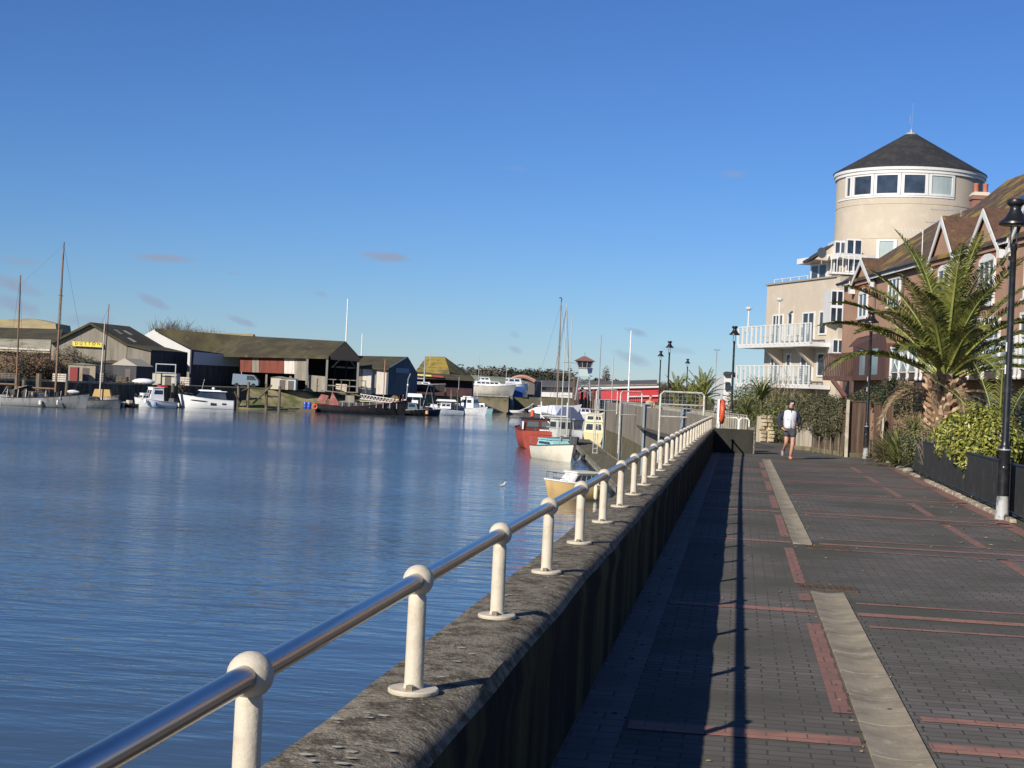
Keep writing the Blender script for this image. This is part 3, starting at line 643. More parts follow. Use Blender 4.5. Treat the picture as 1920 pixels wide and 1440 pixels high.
# tall white pole and aerials on the middle house
def aerial(p, h, label, mat, arms=True, w_=.02):
    mb = MB(); p = Vector(p); mb.tube([p, p+Vector((0, 0, h))], w_, 6)
    if arms:
        a = p+Vector((0, 0, h-.05)); b = a-R0*1.3; mb.tube([a, b], .01, 4)
        for i in range(8): q = a.lerp(b, i/8+.06); mb.tube([q-FH*.2-ZUP*.12, q+FH*.2+ZUP*.12], .006, 4)
    return tag(build('television_aerial', mb, mat), label, 'aerial')
aerial(tf(8.0, -.45, 7.2), 1.9, 'white television aerial pole fixed beside the middle gable', WHITE)
aerial(tf(8.2, 1.2, 8.5), 1.55, 'thin grey television aerial on the roof left of the middle gable', GALV)
aerial(tf(8.9, 1.2, 8.4), 1.2, 'faint lower aerial beside the grey one on the mossy roof', GALV)
# chimney
t = thing('chimney_stack', at(1835, 385, 84), 'red brick chimney stack with two clay pots right of the tower', 'chimney', TRZ)
c0 = at(1838, 372, 84); mb = MB(); mb.box((c0.x, c0.y, c0.z-2.5), (.95, .6, 5.2), TRZ+PI/2); mb.box((c0.x, c0.y, c0.z+.0), (1.1, .75, .2), TRZ+PI/2); build('brickwork', mb, M('chimney_brick', (.33, .15, .11), .85, (.24, .1, .08), 2, brick=(.225, .075, .01, (.3, .14, .1), (.2, .15, .12), 'wall')), t)
mb = MB(); mb.box((c0.x, c0.y, c0.z+.22), (1.05, .7, .2), TRZ+PI/2, top=.75); build('flaunching', mb, M('mortar', (.55, .48, .38), .9), t)
for dx in (-.14, .36):
    q = c0+R0*(dx-.1); mb = MB(); mb.lathe((q.x, q.y, c0.z+.3), [(.14, 0), (.13, .38), (.15, .42), (.15, .5), (.1, .5)], 12); build('chimney_pot', mb, M('terracotta', (.4, .14, .09), .8), t, smooth=True)
# brown timber bay with deck between terrace and flats
BW = M('dark_brown_boards', (.10, .05, .038), .75, (.06, .032, .025), 2, st=(5, 5, .3), bump=.4, bscale=6)
t = thing('timber_bay', at(1600, 720, 84), 'dark brown timber-clad bay with slatted deck on stilts between brick and flats', 'bay')
P1 = at(1543, 690, 77.5); P2 = at(1598, 690, 75.5); P3 = at(1660, 690, 69.2); zb = 2.8
def vert(mb, p, q, z0, z1, th=.12): p = Vector((p.x, p.y, z0)); q = Vector((q.x, q.y, z0)); dd = (q-p).normalized(); mb.prism([p, q, q+Vector((0, 0, z1-z0)), p+Vector((0, 0, z1-z0))], Vector((-dd.y, dd.x, 0))*th)
mb = MB(); vert(mb, P2, P3, zb, 4.45, 1.6); mb.prism([Vector((P2.x, P2.y, 4.45)), Vector((P3.x, P3.y, 4.45)), Vector((P3.x, P3.y, 4.95))+FH*.3, Vector((P2.x, P2.y, 4.95))+FH*.3+R0*.5], FH*1.2); build('cladding', mb, BW, t)
for a in (.22, .6):
    p = P2.lerp(P3, a); q = P2.lerp(P3, a+.17); mb = MB(); o_ = -FH*.03; vert(mb, p+o_, q+o_, 3.05, 4.25, .02); build('window', mb, M('bay_glass', (.18, .24, .26), .1, spec=.8), t)
mb = MB(); vert(mb, P1, P2, 2.78, 3.0, 1.6); build('deck', mb, BW, t)
mb = MB(); n_ = 17
for i in range(n_):
    p = P1.lerp(P2, i/n_); q = P1.lerp(P2, (i+.62)/n_); vert(mb, p, q, 3.0, 4.05, .03)
vert(mb, P1, P2, 4.05, 4.13, .08); build('deck_railing', mb, BW, t)
for a, b in ((.35, 1.0),):
    p = P1.lerp(P2, a); q = P1.lerp(P2, b)+R0*.4; mb = MB(); mb.tube([(p.x, p.y, 2.8), (q.x, q.y, 1.2)], .13, 4); build('brace', mb, M('dark_red_brace', (.10, .03, .025), .6), t)
for p in (P2, P3):
    mb = MB(); mb.box((p.x, p.y, 1.4), (.2, .2, 2.79)); build('stilt', mb, BW, t)
# ---- cream tower
REN = M('cream_render', (.50, .43, .335), .9, (.45, .385, .295), .5, (.35, .7), bump=.15, bscale=8, c3=(.57, .49, .385), s3=1.6, t3=(.5, .8))
TC = at(1702, 400, 103); TC = Vector((TC.x, TC.y, 0)); TR = 4.72
tw = thing('round_tower', TC, 'cream rendered round tower with dark conical slate roof and band of windows', 'tower')
mb = MB(); ztop = 16.6
mb.lathe(TC, [(TR, 0), (TR, 12.28), (TR-.03, 12.29), (TR-.03, 12.34), (TR, 12.35), (TR, 14.5), (TR-.03, 14.51), (TR-.03, 14.56), (TR, 14.57), (TR, ztop)], 96); build('drum', mb, REN, tw, smooth=True, autos=30)
mb = MB(); mb.lathe((TC.x, TC.y, 0), [(TR+.02, 16.5), (TR+.12, 16.53), (TR+.12, 16.7), (TR+.2, 16.73), (TR+.22, 16.93), (TR+.15, 16.97), (1, 17.0)], 96); build('eaves_ring', mb, WP, tw, smooth=True, autos=30)
mb = MB(); mb.lathe((TC.x, TC.y, 0), [(TR+.27, 16.94), (TR+.24, 17.0), (.35, 19.78), (.3, 19.84)], 72); build('cone_roof', mb, M('slate_cone', (.022, .022, .024), .8, (.042, .04, .038), 1.5, (.45, .65), c3=(.075, .075, .05), s3=4, t3=(.6, .75), bump=.9, bscale=10, dist=.05), tw, smooth=True, autos=30)
mb = MB(); mb.lathe((TC.x, TC.y, 0), [(.42, 19.74), (.36, 19.86), (.12, 19.92), (.05, 20.11)], 16); build('finial', mb, GALV, tw)
mb = MB(); mb.tube([(TC.x, TC.y, 20.06), (TC.x+.05, TC.y, 21.86)], .009, 5); mb.tube([(TC.x-.12, TC.y, 20.46), (TC.x-.12, TC.y, 21.06)], .015, 5); mb.tube([(TC.x-.12, TC.y, 20.76), (TC.x, TC.y, 20.76)], .012, 5); build('antenna', mb, GALV, tw)
def tow_ang(px): # angle on the drum facing pixel column px at z
    d = ray(px, 338); dx, dy = Vector((d.x, d.y)).normalized(); c = Vector((TC.x, TC.y)); b = c.x*dx+c.y*dy; q = b*b-(c.length_squared-TR*TR)
    t_ = b-math.sqrt(max(q, 0)); v = Vector((dx*t_-TC.x, dy*t_-TC.y, 0)); return math.atan2(v.dot(R0), -v.dot(FH))
def ringbox(mb, a0, a1, r0, r1, z0, z1, n=4):
    vs = []; 
    for i in range(n+1):
        a = a0+(a1-a0)*i/n; d = R0*math.sin(a)-FH*math.cos(a)
        for r in (r0, r1):
            for z in (z0, z1): vs.append(TC+d*r+Vector((0, 0, z)))
    fs = [(0, 1, 3, 2), tuple(4*n+i for i in (0, 2, 3, 1))]
    for i in range(n):
        o, q = 4*i, 4*i+4
        fs += [(o, q, q+1, o+1), (o+2, o+3, q+3, q+2), (o, o+2, q+2, q), (o+1, q+1, q+3, o+3)]
    mb.add(vs, fs)
def tower_window(a0, a1, z0, z1, glass, cols=1, name='window', fr=.022, rows=1):
    mb = MB(); R1 = TR+.08
    ringbox(mb, a0, a0+fr, TR-.05, R1, z0, z1, 1); ringbox(mb, a1-fr, a1, TR-.05, R1, z0, z1, 1); ringbox(mb, a0+fr, a1-fr, TR-.05, R1, z0, z0+.13); ringbox(mb, a0+fr, a1-fr, TR-.05, R1, z1-.1, z1)
    for i in range(1, cols):
        a = a0+(a1-a0)*i/cols; ringbox(mb, a-fr/2, a+fr/2, TR-.05, R1-.01, z0+.13, z1-.1, 1)
    for i in range(1, rows):
        z = z0+(z1-z0)*i/rows; ringbox(mb, a0+fr, a1-fr, TR-.05, R1-.015, z-.05, z+.05)
    w_ = build(name, mb, WP, tw); mb = MB(); ringbox(mb, a0+fr, a1-fr, TR+.01, TR+.02, z0+.13, z1-.1); build('pane', mb, glass, w_)
edges = [1572, 1600, 1640, 1690, 1741, 1790]
angs = [tow_ang(min(max(x, 1570), 1838)) for x in edges]
angs[0] = -1.25
for i in range(5): tower_window(angs[i]+.004, angs[i+1]-.004, 15.1, 16.49, GLASSP if i == 4 else GLASS, fr=.04)
mb = MB(); ringbox(mb, -1.5, angs[5], TR, TR+.05, 14.98, 15.1, 20); build('window_sill_band', mb, WP, tw)
tower_window(tow_ang(1650), tow_ang(1687), 10.75, 12.25, GLASSP, fr=.04)
# projecting bay windows low on the tower
def px_bay(x0, x1, ytop, ybot, Z, label, cols, rows, gl=GLASS):
    p = at(x0, ytop, Z); q = at(x1, ytop, Z); zb_ = at(x0, ybot, Z).z; zt_ = p.z
    mb = MB(); p0 = Vector((p.x, p.y, zb_)); q0 = Vector((q.x, q.y, zb_)); hh = zt_-zb_
    mb.prism([p0+FH*.03, q0+FH*.03, q0+FH*.03+ZUP*hh, p0+FH*.03+ZUP*hh], FH*2.2)
    wf = build('bay_window', mb, WP, tw); 
    g = MB(); W_ = (q0-p0)
    for i in range(cols):
        for j in range(rows):
            a = p0+W_*((i+.14)/cols)+ZUP*hh*((j+.1)/rows); b = p0+W_*((i+.86)/cols)+ZUP*hh*((j+.1)/rows); u = ZUP*hh*.8/rows
            g.prism([a, b, b+u, a+u], FH*.026)
    build('pane', g, gl, wf)
px_bay(1566, 1587, 451, 512, 97.6, '', 2, 2); px_bay(1588, 1617, 447, 510, 97.0, '', 2, 2)
px_bay(1559, 1593, 543, 605, 93.6, '', 3, 2); px_bay(1562, 1592, 635, 662, 93.6, '', 3, 1)
mb = MB()
for (x0, x1, yb, yt, Z) in ((1558, 1622, 513, 478, 96.2),):
    p = at(x0, yb, Z); q = at(x1, yb, Z); p = Vector((p.x, p.y, p.z)); q = Vector((q.x, q.y, p.z)); vert(mb, p, q, p.z, p.z+.12, 1.0); vert(mb, p, q, p.z+1.15, p.z+1.2, .04)
    for i in range(7): r_ = p.lerp(q, i/6); mb.box((r_.x, r_.y, p.z+.6), (.05, .05, 1.2))
build('balcony_railing', mb, WP, tw)
# ---- cream flats
FA = at(1558, 600, 95); FB = at(1436, 600, 104); FA.z = FB.z = 0; FUv = (FB-FA).normalized(); FNv = Vector((FUv.y, -FUv.x, 0)); FL = (FB-FA).length
fl = thing('flats_building', FA, 'cream rendered block of flats with two long white balconies beside the tower', 'building', math.atan2(FUv.y, FUv.x))
def ff(s, d, z): return FA+FUv*s+FNv*d+Vector((0, 0, z))
def fbox(mb, s0, s1, d0, d1, z0, z1): mb.prism([ff(s0, d0, z0), ff(s1, d0, z0), ff(s1, d1, z0), ff(s0, d1, z0)], (0, 0, z1-z0))
mb = MB(); fbox(mb, -1.0, FL, 0, 9, 0, 9.35); build('rendered_wall', mb, REN, fl)
mb = MB(); fbox(mb, -.6, FL+.12, -.12, 9.1, 9.352, 9.45); build('parapet_coping', mb, M('grey_coping', (.3, .26, .22), .8), fl)
mb = MB(); mb.tube([ff(s, .4, 9.75) for s in (FL*.45, FL-.2)], .03, 5)
for i in range(5): s = FL*.45+(FL*.55-.2)*i/4; mb.tube([ff(s, .4, 9.4), ff(s, .4, 9.75)], .025, 5)
build('roof_rail', mb, WP, fl)
mb = MB(); fbox(mb, 1.8, 6.3, 1.6, 3.2, 9.45, 10.7); build('penthouse_wall', mb, REN, fl)
mb = MB(); fbox(mb, 1.2, 7.1, 1.0, 3.5, 10.7, 11.05); build('penthouse_roof', mb, WP, fl)
mb = MB(); fbox(mb, 3.7, 6.1, 1.5, 1.6, 9.5, 10.65); pw = build('penthouse_window', mb, WP, fl)
mb = MB(); fbox(mb, 3.95, 4.75, 1.47, 1.5, 9.7, 10.5); fbox(mb, 5.05, 5.85, 1.47, 1.5, 9.7, 10.5); build('pane', mb, GLASS, pw)
def fwin(s0, s1, z0, z1, cols=1):
    mb = MB(); fr = .1
    for a, b, c, e in ((s0, s0+fr, z0, z1), (s1-fr, s1, z0, z1), (s0+fr, s1-fr, z0, z0+fr), (s0+fr, s1-fr, z1-fr, z1)): fbox(mb, a, b, -.08, .03, c, e)
    for i in range(1, cols): q = s0+(s1-s0)*i/cols; fbox(mb, q-.05, q+.05, -.07, .02, z0+fr, z1-fr)
    w_ = build('window', mb, WP, fl); mb = MB(); fbox(mb, s0+fr, s1-fr, -.035, -.025, z0+fr, z1-fr); build('pane', mb, GLASS, w_)
for zf in (5.35, 2.75):
    for (s0, s1, c) in ((.5, 1.5, 1), (2.1, 3.8, 2), (5.2, 5.9, 1), (6.6, 8.2, 3), (9.0, FL-.6, 1)):
        if s1 > s0+.3: fwin(s0, s1, zf+(.1 if c > 1 else .5), zf+2.0, c)
for zf, zz in ((5.35, 0), (2.75, 0)):
    b = MB(); s0, s1 = -.4, FL+1.0; dp = 1.5
    mb = MB(); fbox(mb, s0, s1, -dp, -.05, zf-.28, zf-.02); bd = build('balcony_slab', mb, WP, fl)
    for sa in (2.0, 6.5): mb = MB(); mb.prism([ff(sa, -.02, zf-.3), ff(sa, -1.3, zf-.3), ff(sa, -.02, zf-1.5)], FUv*.35); build('bracket', mb, REN, bd)
    n_ = 15
    for i in range(n_+1):
        s = s0+(s1-s0)*i/n_; fbox(b, s-.045, s+.045, -dp-.06, -dp+.02, zf-.1, zf+1.15)
    fbox(b, s0, s1, -dp-.04, -dp+.01, zf+1.1, zf+1.16)
    for d_ in (-1.0, -.5): fbox(b, s1-.05, s1+.02, d_-.03, d_+.03, zf-.1, zf+1.15)
    fbox(b, s1-.04, s1+.01, -dp, -.05, zf+1.1, zf+1.16)
    br = build('balcony_railing', b, WP, fl); mb = MB(); fbox(mb, s0+.05, s1-.05, -dp+.025, -dp+.035, zf+.02, zf+1.08); build('glass_panel', mb, M('clear_balcony_glass', (.42, .52, .55), .08, alpha=.22, spec=.7), br)
# balcony furniture, simple real pieces
rf = random.Random(9)
for zf in (5.35, 2.75):
    for s in (2.4, 7.0):
        nm = {(5.35, 2.4): 'dark slatted patio chair on the upper flats balcony near the tower', (5.35, 7.0): 'pale patio chair on the upper flats balcony far end', (2.75, 2.4): 'dark slatted patio chair on the lower flats balcony near the deck', (2.75, 7.0): 'pale patio chair on the lower flats balcony far end'}[(zf, s)]
        t = thing('patio_chair', ff(s, -.9, zf), nm, 'chair'); mt = M('chair_dark', (.06, .05, .05), .6) if s == 2.4 else M('chair_pale', (.5, .48, .42), .6)
        mb = MB(); fbox(mb, s-.25, s+.25, -1.15, -.65, zf+.4, zf+.45); build('seat', mb, mt, t)
        mb = MB()
        for i in range(4): fbox(mb, s-.25, s+.25, -.68, -.64, zf+.52+i*.12, zf+.6+i*.12)
        build('backrest', mb, mt, t)
        for a in (-.22, .22):
            for d_ in (-1.12, -.68): mb = MB(); fbox(mb, s+a-.02, s+a+.02, d_-.02, d_+.02, zf, zf+.4 if d_ < -1 else zf+1.0); build('leg', mb, mt, t)
for i, s in enumerate((9.3, 4.6)):
    t = thing('balcony_lamp', ff(s, -1.3, 5.35), ['white globe lamp on a post at the far end of the upper balcony', 'white fluted lamp on a post halfway along the upper balcony'][i], 'lamp')
    mb = MB(); top = 8.0 if i else 7.6; mb.tube([ff(s, -1.3, 5.35), ff(s, -1.3, top)], .045, 6); build('post', mb, WP, t); mb = MB(); q = ff(s, -1.3, top+.08); mb.lathe(q, [(.05, -.1), (.2, 0), (.24, .1), (.12, .16)], 10); build('lamp_shade', mb, WP, t)
# dish and roof piece beside the tower
t = thing('satellite_dish', at(1541, 482, 97), 'dark grey satellite dish on the flats roof left of the tower', 'satellite dish')
c0 = at(1541, 474, 97); mb = MB(); mb.lathe((0, 0, 0), [(.02, .12), (.2, .09), (.33, .02), (.34, 0), (.3, .0)], 20, 'y'); rot = Matrix.Rotation(.5, 4, 'Z'); mb.v = [rot @ q+c0 for q in mb.v]; build('dish', mb, M('dish_grey', (.08, .09, .1), .6), t, smooth=True)
mb = MB(); mb.tube([c0+FH*.05, c0-ZUP*.7], .03, 6); build('mount', mb, GALV, t)
mb = MB(); a = at(1528, 486, 98); b = at(1566, 458, 98); c = at(1566, 490, 98); mb.prism([a, b, c], FH*3); build('stair_roof', mb, REN, tw)
mb = MB(); mb.prism([a-R0*.2, b, b+ZUP*.12, a-R0*.2+ZUP*.12], FH*3.1-FH*.0); build('stair_roof_tiles', mb, SLATE, tw)
# ================================================================ palm trees
FR_G = leafmats('frond', (.14, .155, .035), (.24, .24, .06), (.06, .075, .02), .45)
FR_B = leafmats('dead_frond', (.22, .15, .08), (.34, .25, .14), (.11, .075, .04), .8)
RACH = M('frond_midrib', (.32, .34, .08), .5, (.22, .25, .06), 3)
RACHB = M('dead_midrib', (.42, .33, .2), .8, (.3, .2, .1), 3)
def frond(par, base, az, el, length, droop, mats, rmat, seed, lw=.028, ll=.48, npair=46, twist=0.0):
    rnd = random.Random(seed); base = Vector(base); h = Vector((math.cos(az), math.sin(az), 0)); pts = []; p = base.copy(); a = el; n = 14
    for i in range(n+1):
        pts.append(p.copy()); a = el-droop*(i/n)**1.6; p = p+(h*math.cos(a)+ZUP*math.sin(a))*length/n
    mb = MB(); mb.tube(pts, [max(.035*(1-i/n)**.8*(length/3.2)+.004, .004) for i in range(n+1)], 5, cap=False); r_ = build('frond', mb, rmat, par)
    mb = MB(); sd0 = Vector((-h.y, h.x, 0))
    for k in range(npair):
        q = .14+.86*k/npair; f_ = q*n; i = min(int(f_), n-1); c = pts[i].lerp(pts[i+1], f_-i); t = (pts[i+1]-pts[i]).normalized()
        up = sd0.cross(t).normalized(); up = up if up.z > 0 or abs(up.z) < .01 else -up
        L_ = ll*(length/3.2)*(math.sin(PI*min(1, (q*.92+.10)))**.55)*rnd.uniform(.8, 1.1)
        for sg in (-1, 1):
            v = (sd0*sg*.95+t*.75+up*(.4+twist*sg)+Vector((rnd.uniform(-.12, .12), rnd.uniform(-.12, .12), rnd.uniform(-.1, .1)))).normalized()
            tip = c+v*L_-ZUP*L_*rnd.uniform(.08, .4); mid = c+v*L_*.5; w_ = t*lw*.5*(1.2 if L_ > .3 else .9)
            mb.cm = 0 if rnd.random() < .55 else (1 if rnd.random() < .65 else 2)
            mb.add([c-w_*.6, c+w_*.6, mid+w_, tip, mid-w_], [(0, 1, 2, 3, 4)])
    build('leaflets', mb, mats, r_)
def palm(name, base, htrunk, label, nfr, length, seed, rt=.42, group=None, dead=6, npair=46, els=None, boots=True, az0=0, lw=.028):
    rnd = random.Random(seed); base = Vector(base); t = thing(name, base, label, 'palm tree', group=group)
    top = base+Vector((0, 0, htrunk)); mb = MB()
    mb.lathe(base, [(rt*.8, 0), (rt*.9, htrunk*.4), (rt*1.1, htrunk*.75), (rt*.95, htrunk*.92), (rt*.3, htrunk+.08)], 14); build('trunk', mb, M('palm_fibre', (.13, .08, .045), .95, (.24, .16, .09), 9, bump=1, bscale=14, dist=.06), t)
    if boots:
        mb = MB(); nb = int(htrunk*60)
        for i in range(nb):
            z = .35+(htrunk-.35)*i/nb; a = i*2.4; r = rt*(.85+.28*z/htrunk); d = Vector((math.cos(a), math.sin(a), 0)); sd = Vector((-d.y, d.x, 0)); c = base+d*r+Vector((0, 0, z))
            e = c+d*rnd.uniform(.08, .17)+ZUP*rnd.uniform(.06, .14); w0, w1 = .085*rnd.uniform(.7, 1.2), .045*rnd.uniform(.6, 1.3); mb.cm = rnd.choice((0, 0, 1))
            mb.add([c-sd*w0-ZUP*.07, c+sd*w0-ZUP*.07, c+sd*w0+ZUP*.05-d*.02, c-sd*w0+ZUP*.05-d*.02, e-sd*w1-ZUP*.04, e+sd*w1-ZUP*.04, e+sd*w1+ZUP*.04, e-sd*w1+ZUP*.04], [(0, 1, 5, 4), (1, 2, 6, 5), (2, 3, 7, 6), (3, 0, 4, 7), (4, 5, 6, 7)])
        build('cut_frond_bases', mb, [M('cut_base_a', (.36, .22, .13), .8, (.2, .12, .07), 9), M('cut_base_b', (.52, .38, .25), .8, (.3, .19, .11), 9)], t)
    for i in range(nfr):
        q = (i+.5)/nfr; az = az0+i*2.399+rnd.uniform(-.12, .12); el = ((1.5-1.1*q) if seed == 4 else ((1.45-.5*q) if seed == 9 else (1.45-1.35*q**1.15)))+rnd.uniform(-.07, .07)
        frond(t, top+Vector((math.cos(az), math.sin(az), 0))*rt*.35*q+ZUP*(-.15*q), az, el, length*rnd.uniform(.88, 1.08)*(1-.16*q), (.55 if seed == 4 else .35)+(.85 if seed == 4 else .95)*q+rnd.uniform(-.1, .1), FR_G, RACH, seed*100+i, npair=npair, lw=lw)
    for i in range(dead):
        az = az0+i*6.28/dead+rnd.uniform(-.3, .3); frond(t, top+Vector((math.cos(az), math.sin(az), 0))*rt*.8-ZUP*.45, az, rnd.uniform(-.15, .25), length*rnd.uniform(.42, .6), 2.0, FR_B, RACHB, seed*777+i, npair=int(npair*.7), lw=lw*1.1, ll=.42)
    return t
PP = at(1768, 800, 42); palm('date_palm', (PP.x, PP.y, 0), 2.55, 'big date palm with shaggy cut-stump trunk and arching green fronds before the brick terrace', 40, 4.2, 4, rt=.40, dead=9, npair=98, az0=.4, lw=.03)
# young palm leaves near the lamp
q = at(1872, 830, 36); palm('young_palm', (q.x, q.y, 0), .55, 'young palm with a few upright yellow-green fronds just left of the near street lamp', 6, 2.7, 9, rt=.12, dead=0, npair=40, boots=False, az0=2.3)
# distant palms beyond the lifebuoy
for i, (px, Z, h, L_, n, lab) in enumerate(((1268, 98, 1.5, 1.75, 26, 'leftmost small distant palm beside the street lamps'), (1318, 88, 1.6, 1.9, 28, 'larger of the small distant palms, left of the lifebuoy'), (1296, 92, 1.2, 1.6, 22, 'low distant palm tucked between its two neighbours'))):
    p = at(px, 760, Z); palm('small_palm', (p.x, p.y, 0), h, lab, n, L_, 20+i, rt=.22, dead=3, npair=26, boots=False, group='small palms past the end wall', lw=.06)
# cordyline / flax type plants
for i, (px, Z, L_, w_, n, tr, lab, sp) in enumerate(((1425, 66, 1.3, .06, 120, 1.7, 'spiky cabbage palm above the hedge right of the third lamp', .8), (1398, 64, 1.0, .05, 90, 1.0, 'spiky cabbage palm low behind the end wall pillar', .8),
    (1690, 42, 1.45, .035, 300, 0, 'tall feathery grass tuft at the far end of the black railing', .7), (1663, 45, 1.1, .035, 180, 0, 'smaller pale grass tuft beside the short timber post', .7), (1728, 39.5, 1.2, .035, 220, 0, 'green grass tuft at the left foot of the big palm', .7),
    (1918, 29.5, 1.15, .055, 130, .6, 'big strap-leaved flax drooping over the railing at the right edge', 1.0), (1712, 47.5, .8, .04, 80, .9, 'spiky cabbage palm head between timber fence and palm', .8), (1897, 31, .85, .05, 70, .2, 'strap-leaved flax directly behind the near lamp', 1.0))):
    p = at(px, 800, Z); strap_plant('strap_plant', lab, 'plant', (p.x, p.y, 0), n, L_, w_, G_FLAX if i not in (3,) else G_BR, seed=40+i, droop=sp, trunk=tr)
# ================================================================ hedges and shrubs
def P(px, Z, z=0): p = at(px, 760, Z); return (p.x, p.y, z)
shrub('hedge', 'dull green hedge mass behind the jogger', 'hedge', [(P(1448, 63, .8), (.7, .9, .9)), (P(1468, 61, .9), (.8, .9, .95)), (P(1492, 58.5, .9), (.8, .8, .95))], G_HEDGE, 9000, .09, seed=2)
shrub('hedge', 'purple-green ivy bank spilling over the low timber fence', 'hedge', [(P(1511, 52.9, 1.15), (.4, .5, .6)), (P(1534, 50.9, 1.15), (.42, .6, .66)), (P(1556, 49.4, 1.15), (.36, .5, .66)), (P(1574, 48.6, 1.2), (.26, .4, .62)), (P(1545, 53, 1.6), (.6, .6, .4))], G_IVY, 11000, .075, seed=3)
shrub('shrub', 'yellow-green pittosporum bush bulging over the black railing', 'shrub', [(P(1840, 30, 1.15), (.72, .65, .66)), (P(1800, 33, 1.05), (.55, .5, .55)), (P(1868, 29, 1.0), (.5, .45, .55)), (P(1838, 29.2, .75), (.4, .3, .4))], G_YEL, 12000, .085, seed=4)
shrub('shrub', 'bright arching green shrub left of the hedge by the stone pillar', 'shrub', [(P(1408, 66, .95), (.65, .7, .95)), (P(1424, 64.5, .7), (.5, .6, .75))], G_FLAX, 3000, .1, seed=5, aspect=5)
shrub('shrub', 'dark evergreen shrub above the brown timber fence', 'shrub', [(P(1640, 53, 1.9), (.7, .6, .5)), (P(1680, 51, 1.95), (.8, .7, .75)), (P(1605, 55, 1.7), (.6, .6, .4))], G_DK, 7000, .08, seed=6)
shrub('shrub', 'mixed olive shrub bank below the lower flats balcony', 'shrub', [(P(1395, 74, 1.3), (1.0, .9, 1.1)), (P(1425, 76, 1.5), (1.2, .9, 1.2)), (P(1470, 76, 1.3), (1.6, .9, 1.0)), (P(1520, 74, 1.2), (1.4, .8, .95))], G_HEDGE, 9000, .13, seed=7)
shrub('shrub', 'low brownish undergrowth around the palm trunk foot', 'shrub', [(P(1735, 38.5, .75), (.6, .5, .55)), (P(1775, 38, .8), (.55, .5, .5))], G_HEDGE, 4200, .07, seed=8)
shrub('shrub', 'dark green bush in shade behind the near lamp base', 'shrub', [(P(1895, 30, .8), (.6, .7, .75)), (P(1918, 33, 1.0), (.9, .8, .9))], G_DK, 2600, .09, seed=9)
shrub('shrub', 'light green garden shrub between big palm and terrace', 'shrub', [(P(1840, 46, 1.0), (1.5, .8, .75)), (P(1700, 56, 1.0), (1.4, .8, .8))], G_HEDGE, 3200, .09, seed=10)
shrub('shrub', 'leafy dark green shrub row under the terrace balconies right of the big palm', 'shrub', [(P(1850, 44, 1.0), (1.0, .8, .9)), (P(1895, 42, 1.1), (1.0, .8, 1.0))], G_DK, 3000, .09, seed=12)
shrub('shrub', 'olive scrub behind the tubular gate frame', 'shrub', [(P(1262, 92, .6), (1.3, 1, 1.0)), (P(1300, 86, .5), (1.3, 1, 1.0)), (P(1340, 80, .6), (1.2, 1, 1.0)), (P(1372, 74, .6), (.8, .9, .95))], G_HEDGE, 4200, .12, seed=11)
def bare_plant(name, label, cat, base, h, n, seed, mat, spread=.35, group=None):
    rnd = random.Random(seed); t = thing(name, base, label, cat, group=group); mb = MB(); tw_ = MB()
    for i in range(n):
        a = rnd.uniform(0, 6.28); r = rnd.uniform(.1, 1)*spread*h; L_ = h*rnd.uniform(.65, 1); b = Vector(base); e = b+Vector((r*math.cos(a), r*math.sin(a), L_)); m_ = b.lerp(e, .5)+Vector((rnd.uniform(-.1, .1)*h, rnd.uniform(-.1, .1)*h, 0))*.4
        w_ = .008*h; mb.tube([b, m_, e], [w_, w_*.7, w_*.25], 4, cap=False)
        for j in range(7):
            q = rnd.uniform(.3, .95); s = b.lerp(m_, q*2) if q < .5 else m_.lerp(e, q*2-1); d = Vector((rnd.uniform(-1, 1), rnd.uniform(-1, 1), rnd.uniform(.3, 1.2))).normalized()*h*rnd.uniform(.1, .24); tw_.tube([s, s+d*.5, s+d+ZUP*.02*h], [w_*.4, w_*.3, w_*.12], 3, cap=False)
    build('branches', mb, mat, t); build('twigs', tw_, mat, t); return t
TWG = M('pale_twigs', (.3, .24, .16), .9, (.18, .14, .1), 6)
bare_plant('bare_bush', 'bare twiggy bush in front of the lower flats balcony', 'bush', P(1452, 68), 3.0, 14, 1, TWG)
bare_plant('bare_bush', 'pale leafless shrub at the railing below the big palm', 'bush', P(1745, 36.5), 1.25, 12, 2, TWG, .45)
bare_plant('bare_bush', 'thin dry stems above the ivy bank', 'bush', P(1500, 60), 2.3, 10, 3, TWG)
# ================================================================ flood wall of steel piles and concrete panels
PANEL = M('concrete_flood_panel', (.235, .2, .15), .9, (.16, .135, .1), .7, (.35, .7), st=(1, 1, .8), bump=.4, bscale=10, c3=(.28, .25, .2), s3=.5)
PILE = M('steel_pile', (.36, .42, .46), .6, (.27, .31, .34), 1.5, (.4, .6), st=(1, 1, .2), c3=(.4, .34, .2), s3=.7, t3=(.6, .75), metal=.1)
MUDW = M('weedy_quay_face', (.14, .10, .06), .95, (.07, .075, .025), 1.2, (.4, .6), bump=.8, bscale=5, c3=(.2, .16, .08), s3=2.3)
pil = [at(1335, 790, 50), at(1287, 766, 60), at(1214, 758, 77), at(1169, 752, 97), at(1138, 752, 112)]
pil = [Vector((p.x, p.y, 0)) for p in pil]
ft = thing('flood_wall', pil[1], 'grey flood wall of concrete panels slotted between tall steel piles', 'wall')
for i, p in enumerate(pil[1:]):
    zt_ = 1.17; mb = MB(); wd = .32
    rz = YAW+.12; 
    for dx in (-.16, .16):
        o_ = R0*0+Vector((math.cos(rz), math.sin(rz), 0)); q = p+o_*dx; mb.box((q.x, q.y, (zt_-3.3)/2), (.03, .30, zt_+3.3), rz)
    mb.box((p.x, p.y, (zt_-3.3)/2), (.30, .03, zt_+3.29), rz); mb.box((p.x, p.y, zt_+.01), (.38, .34, .03), rz); build('steel_pile', mb, PILE, ft)
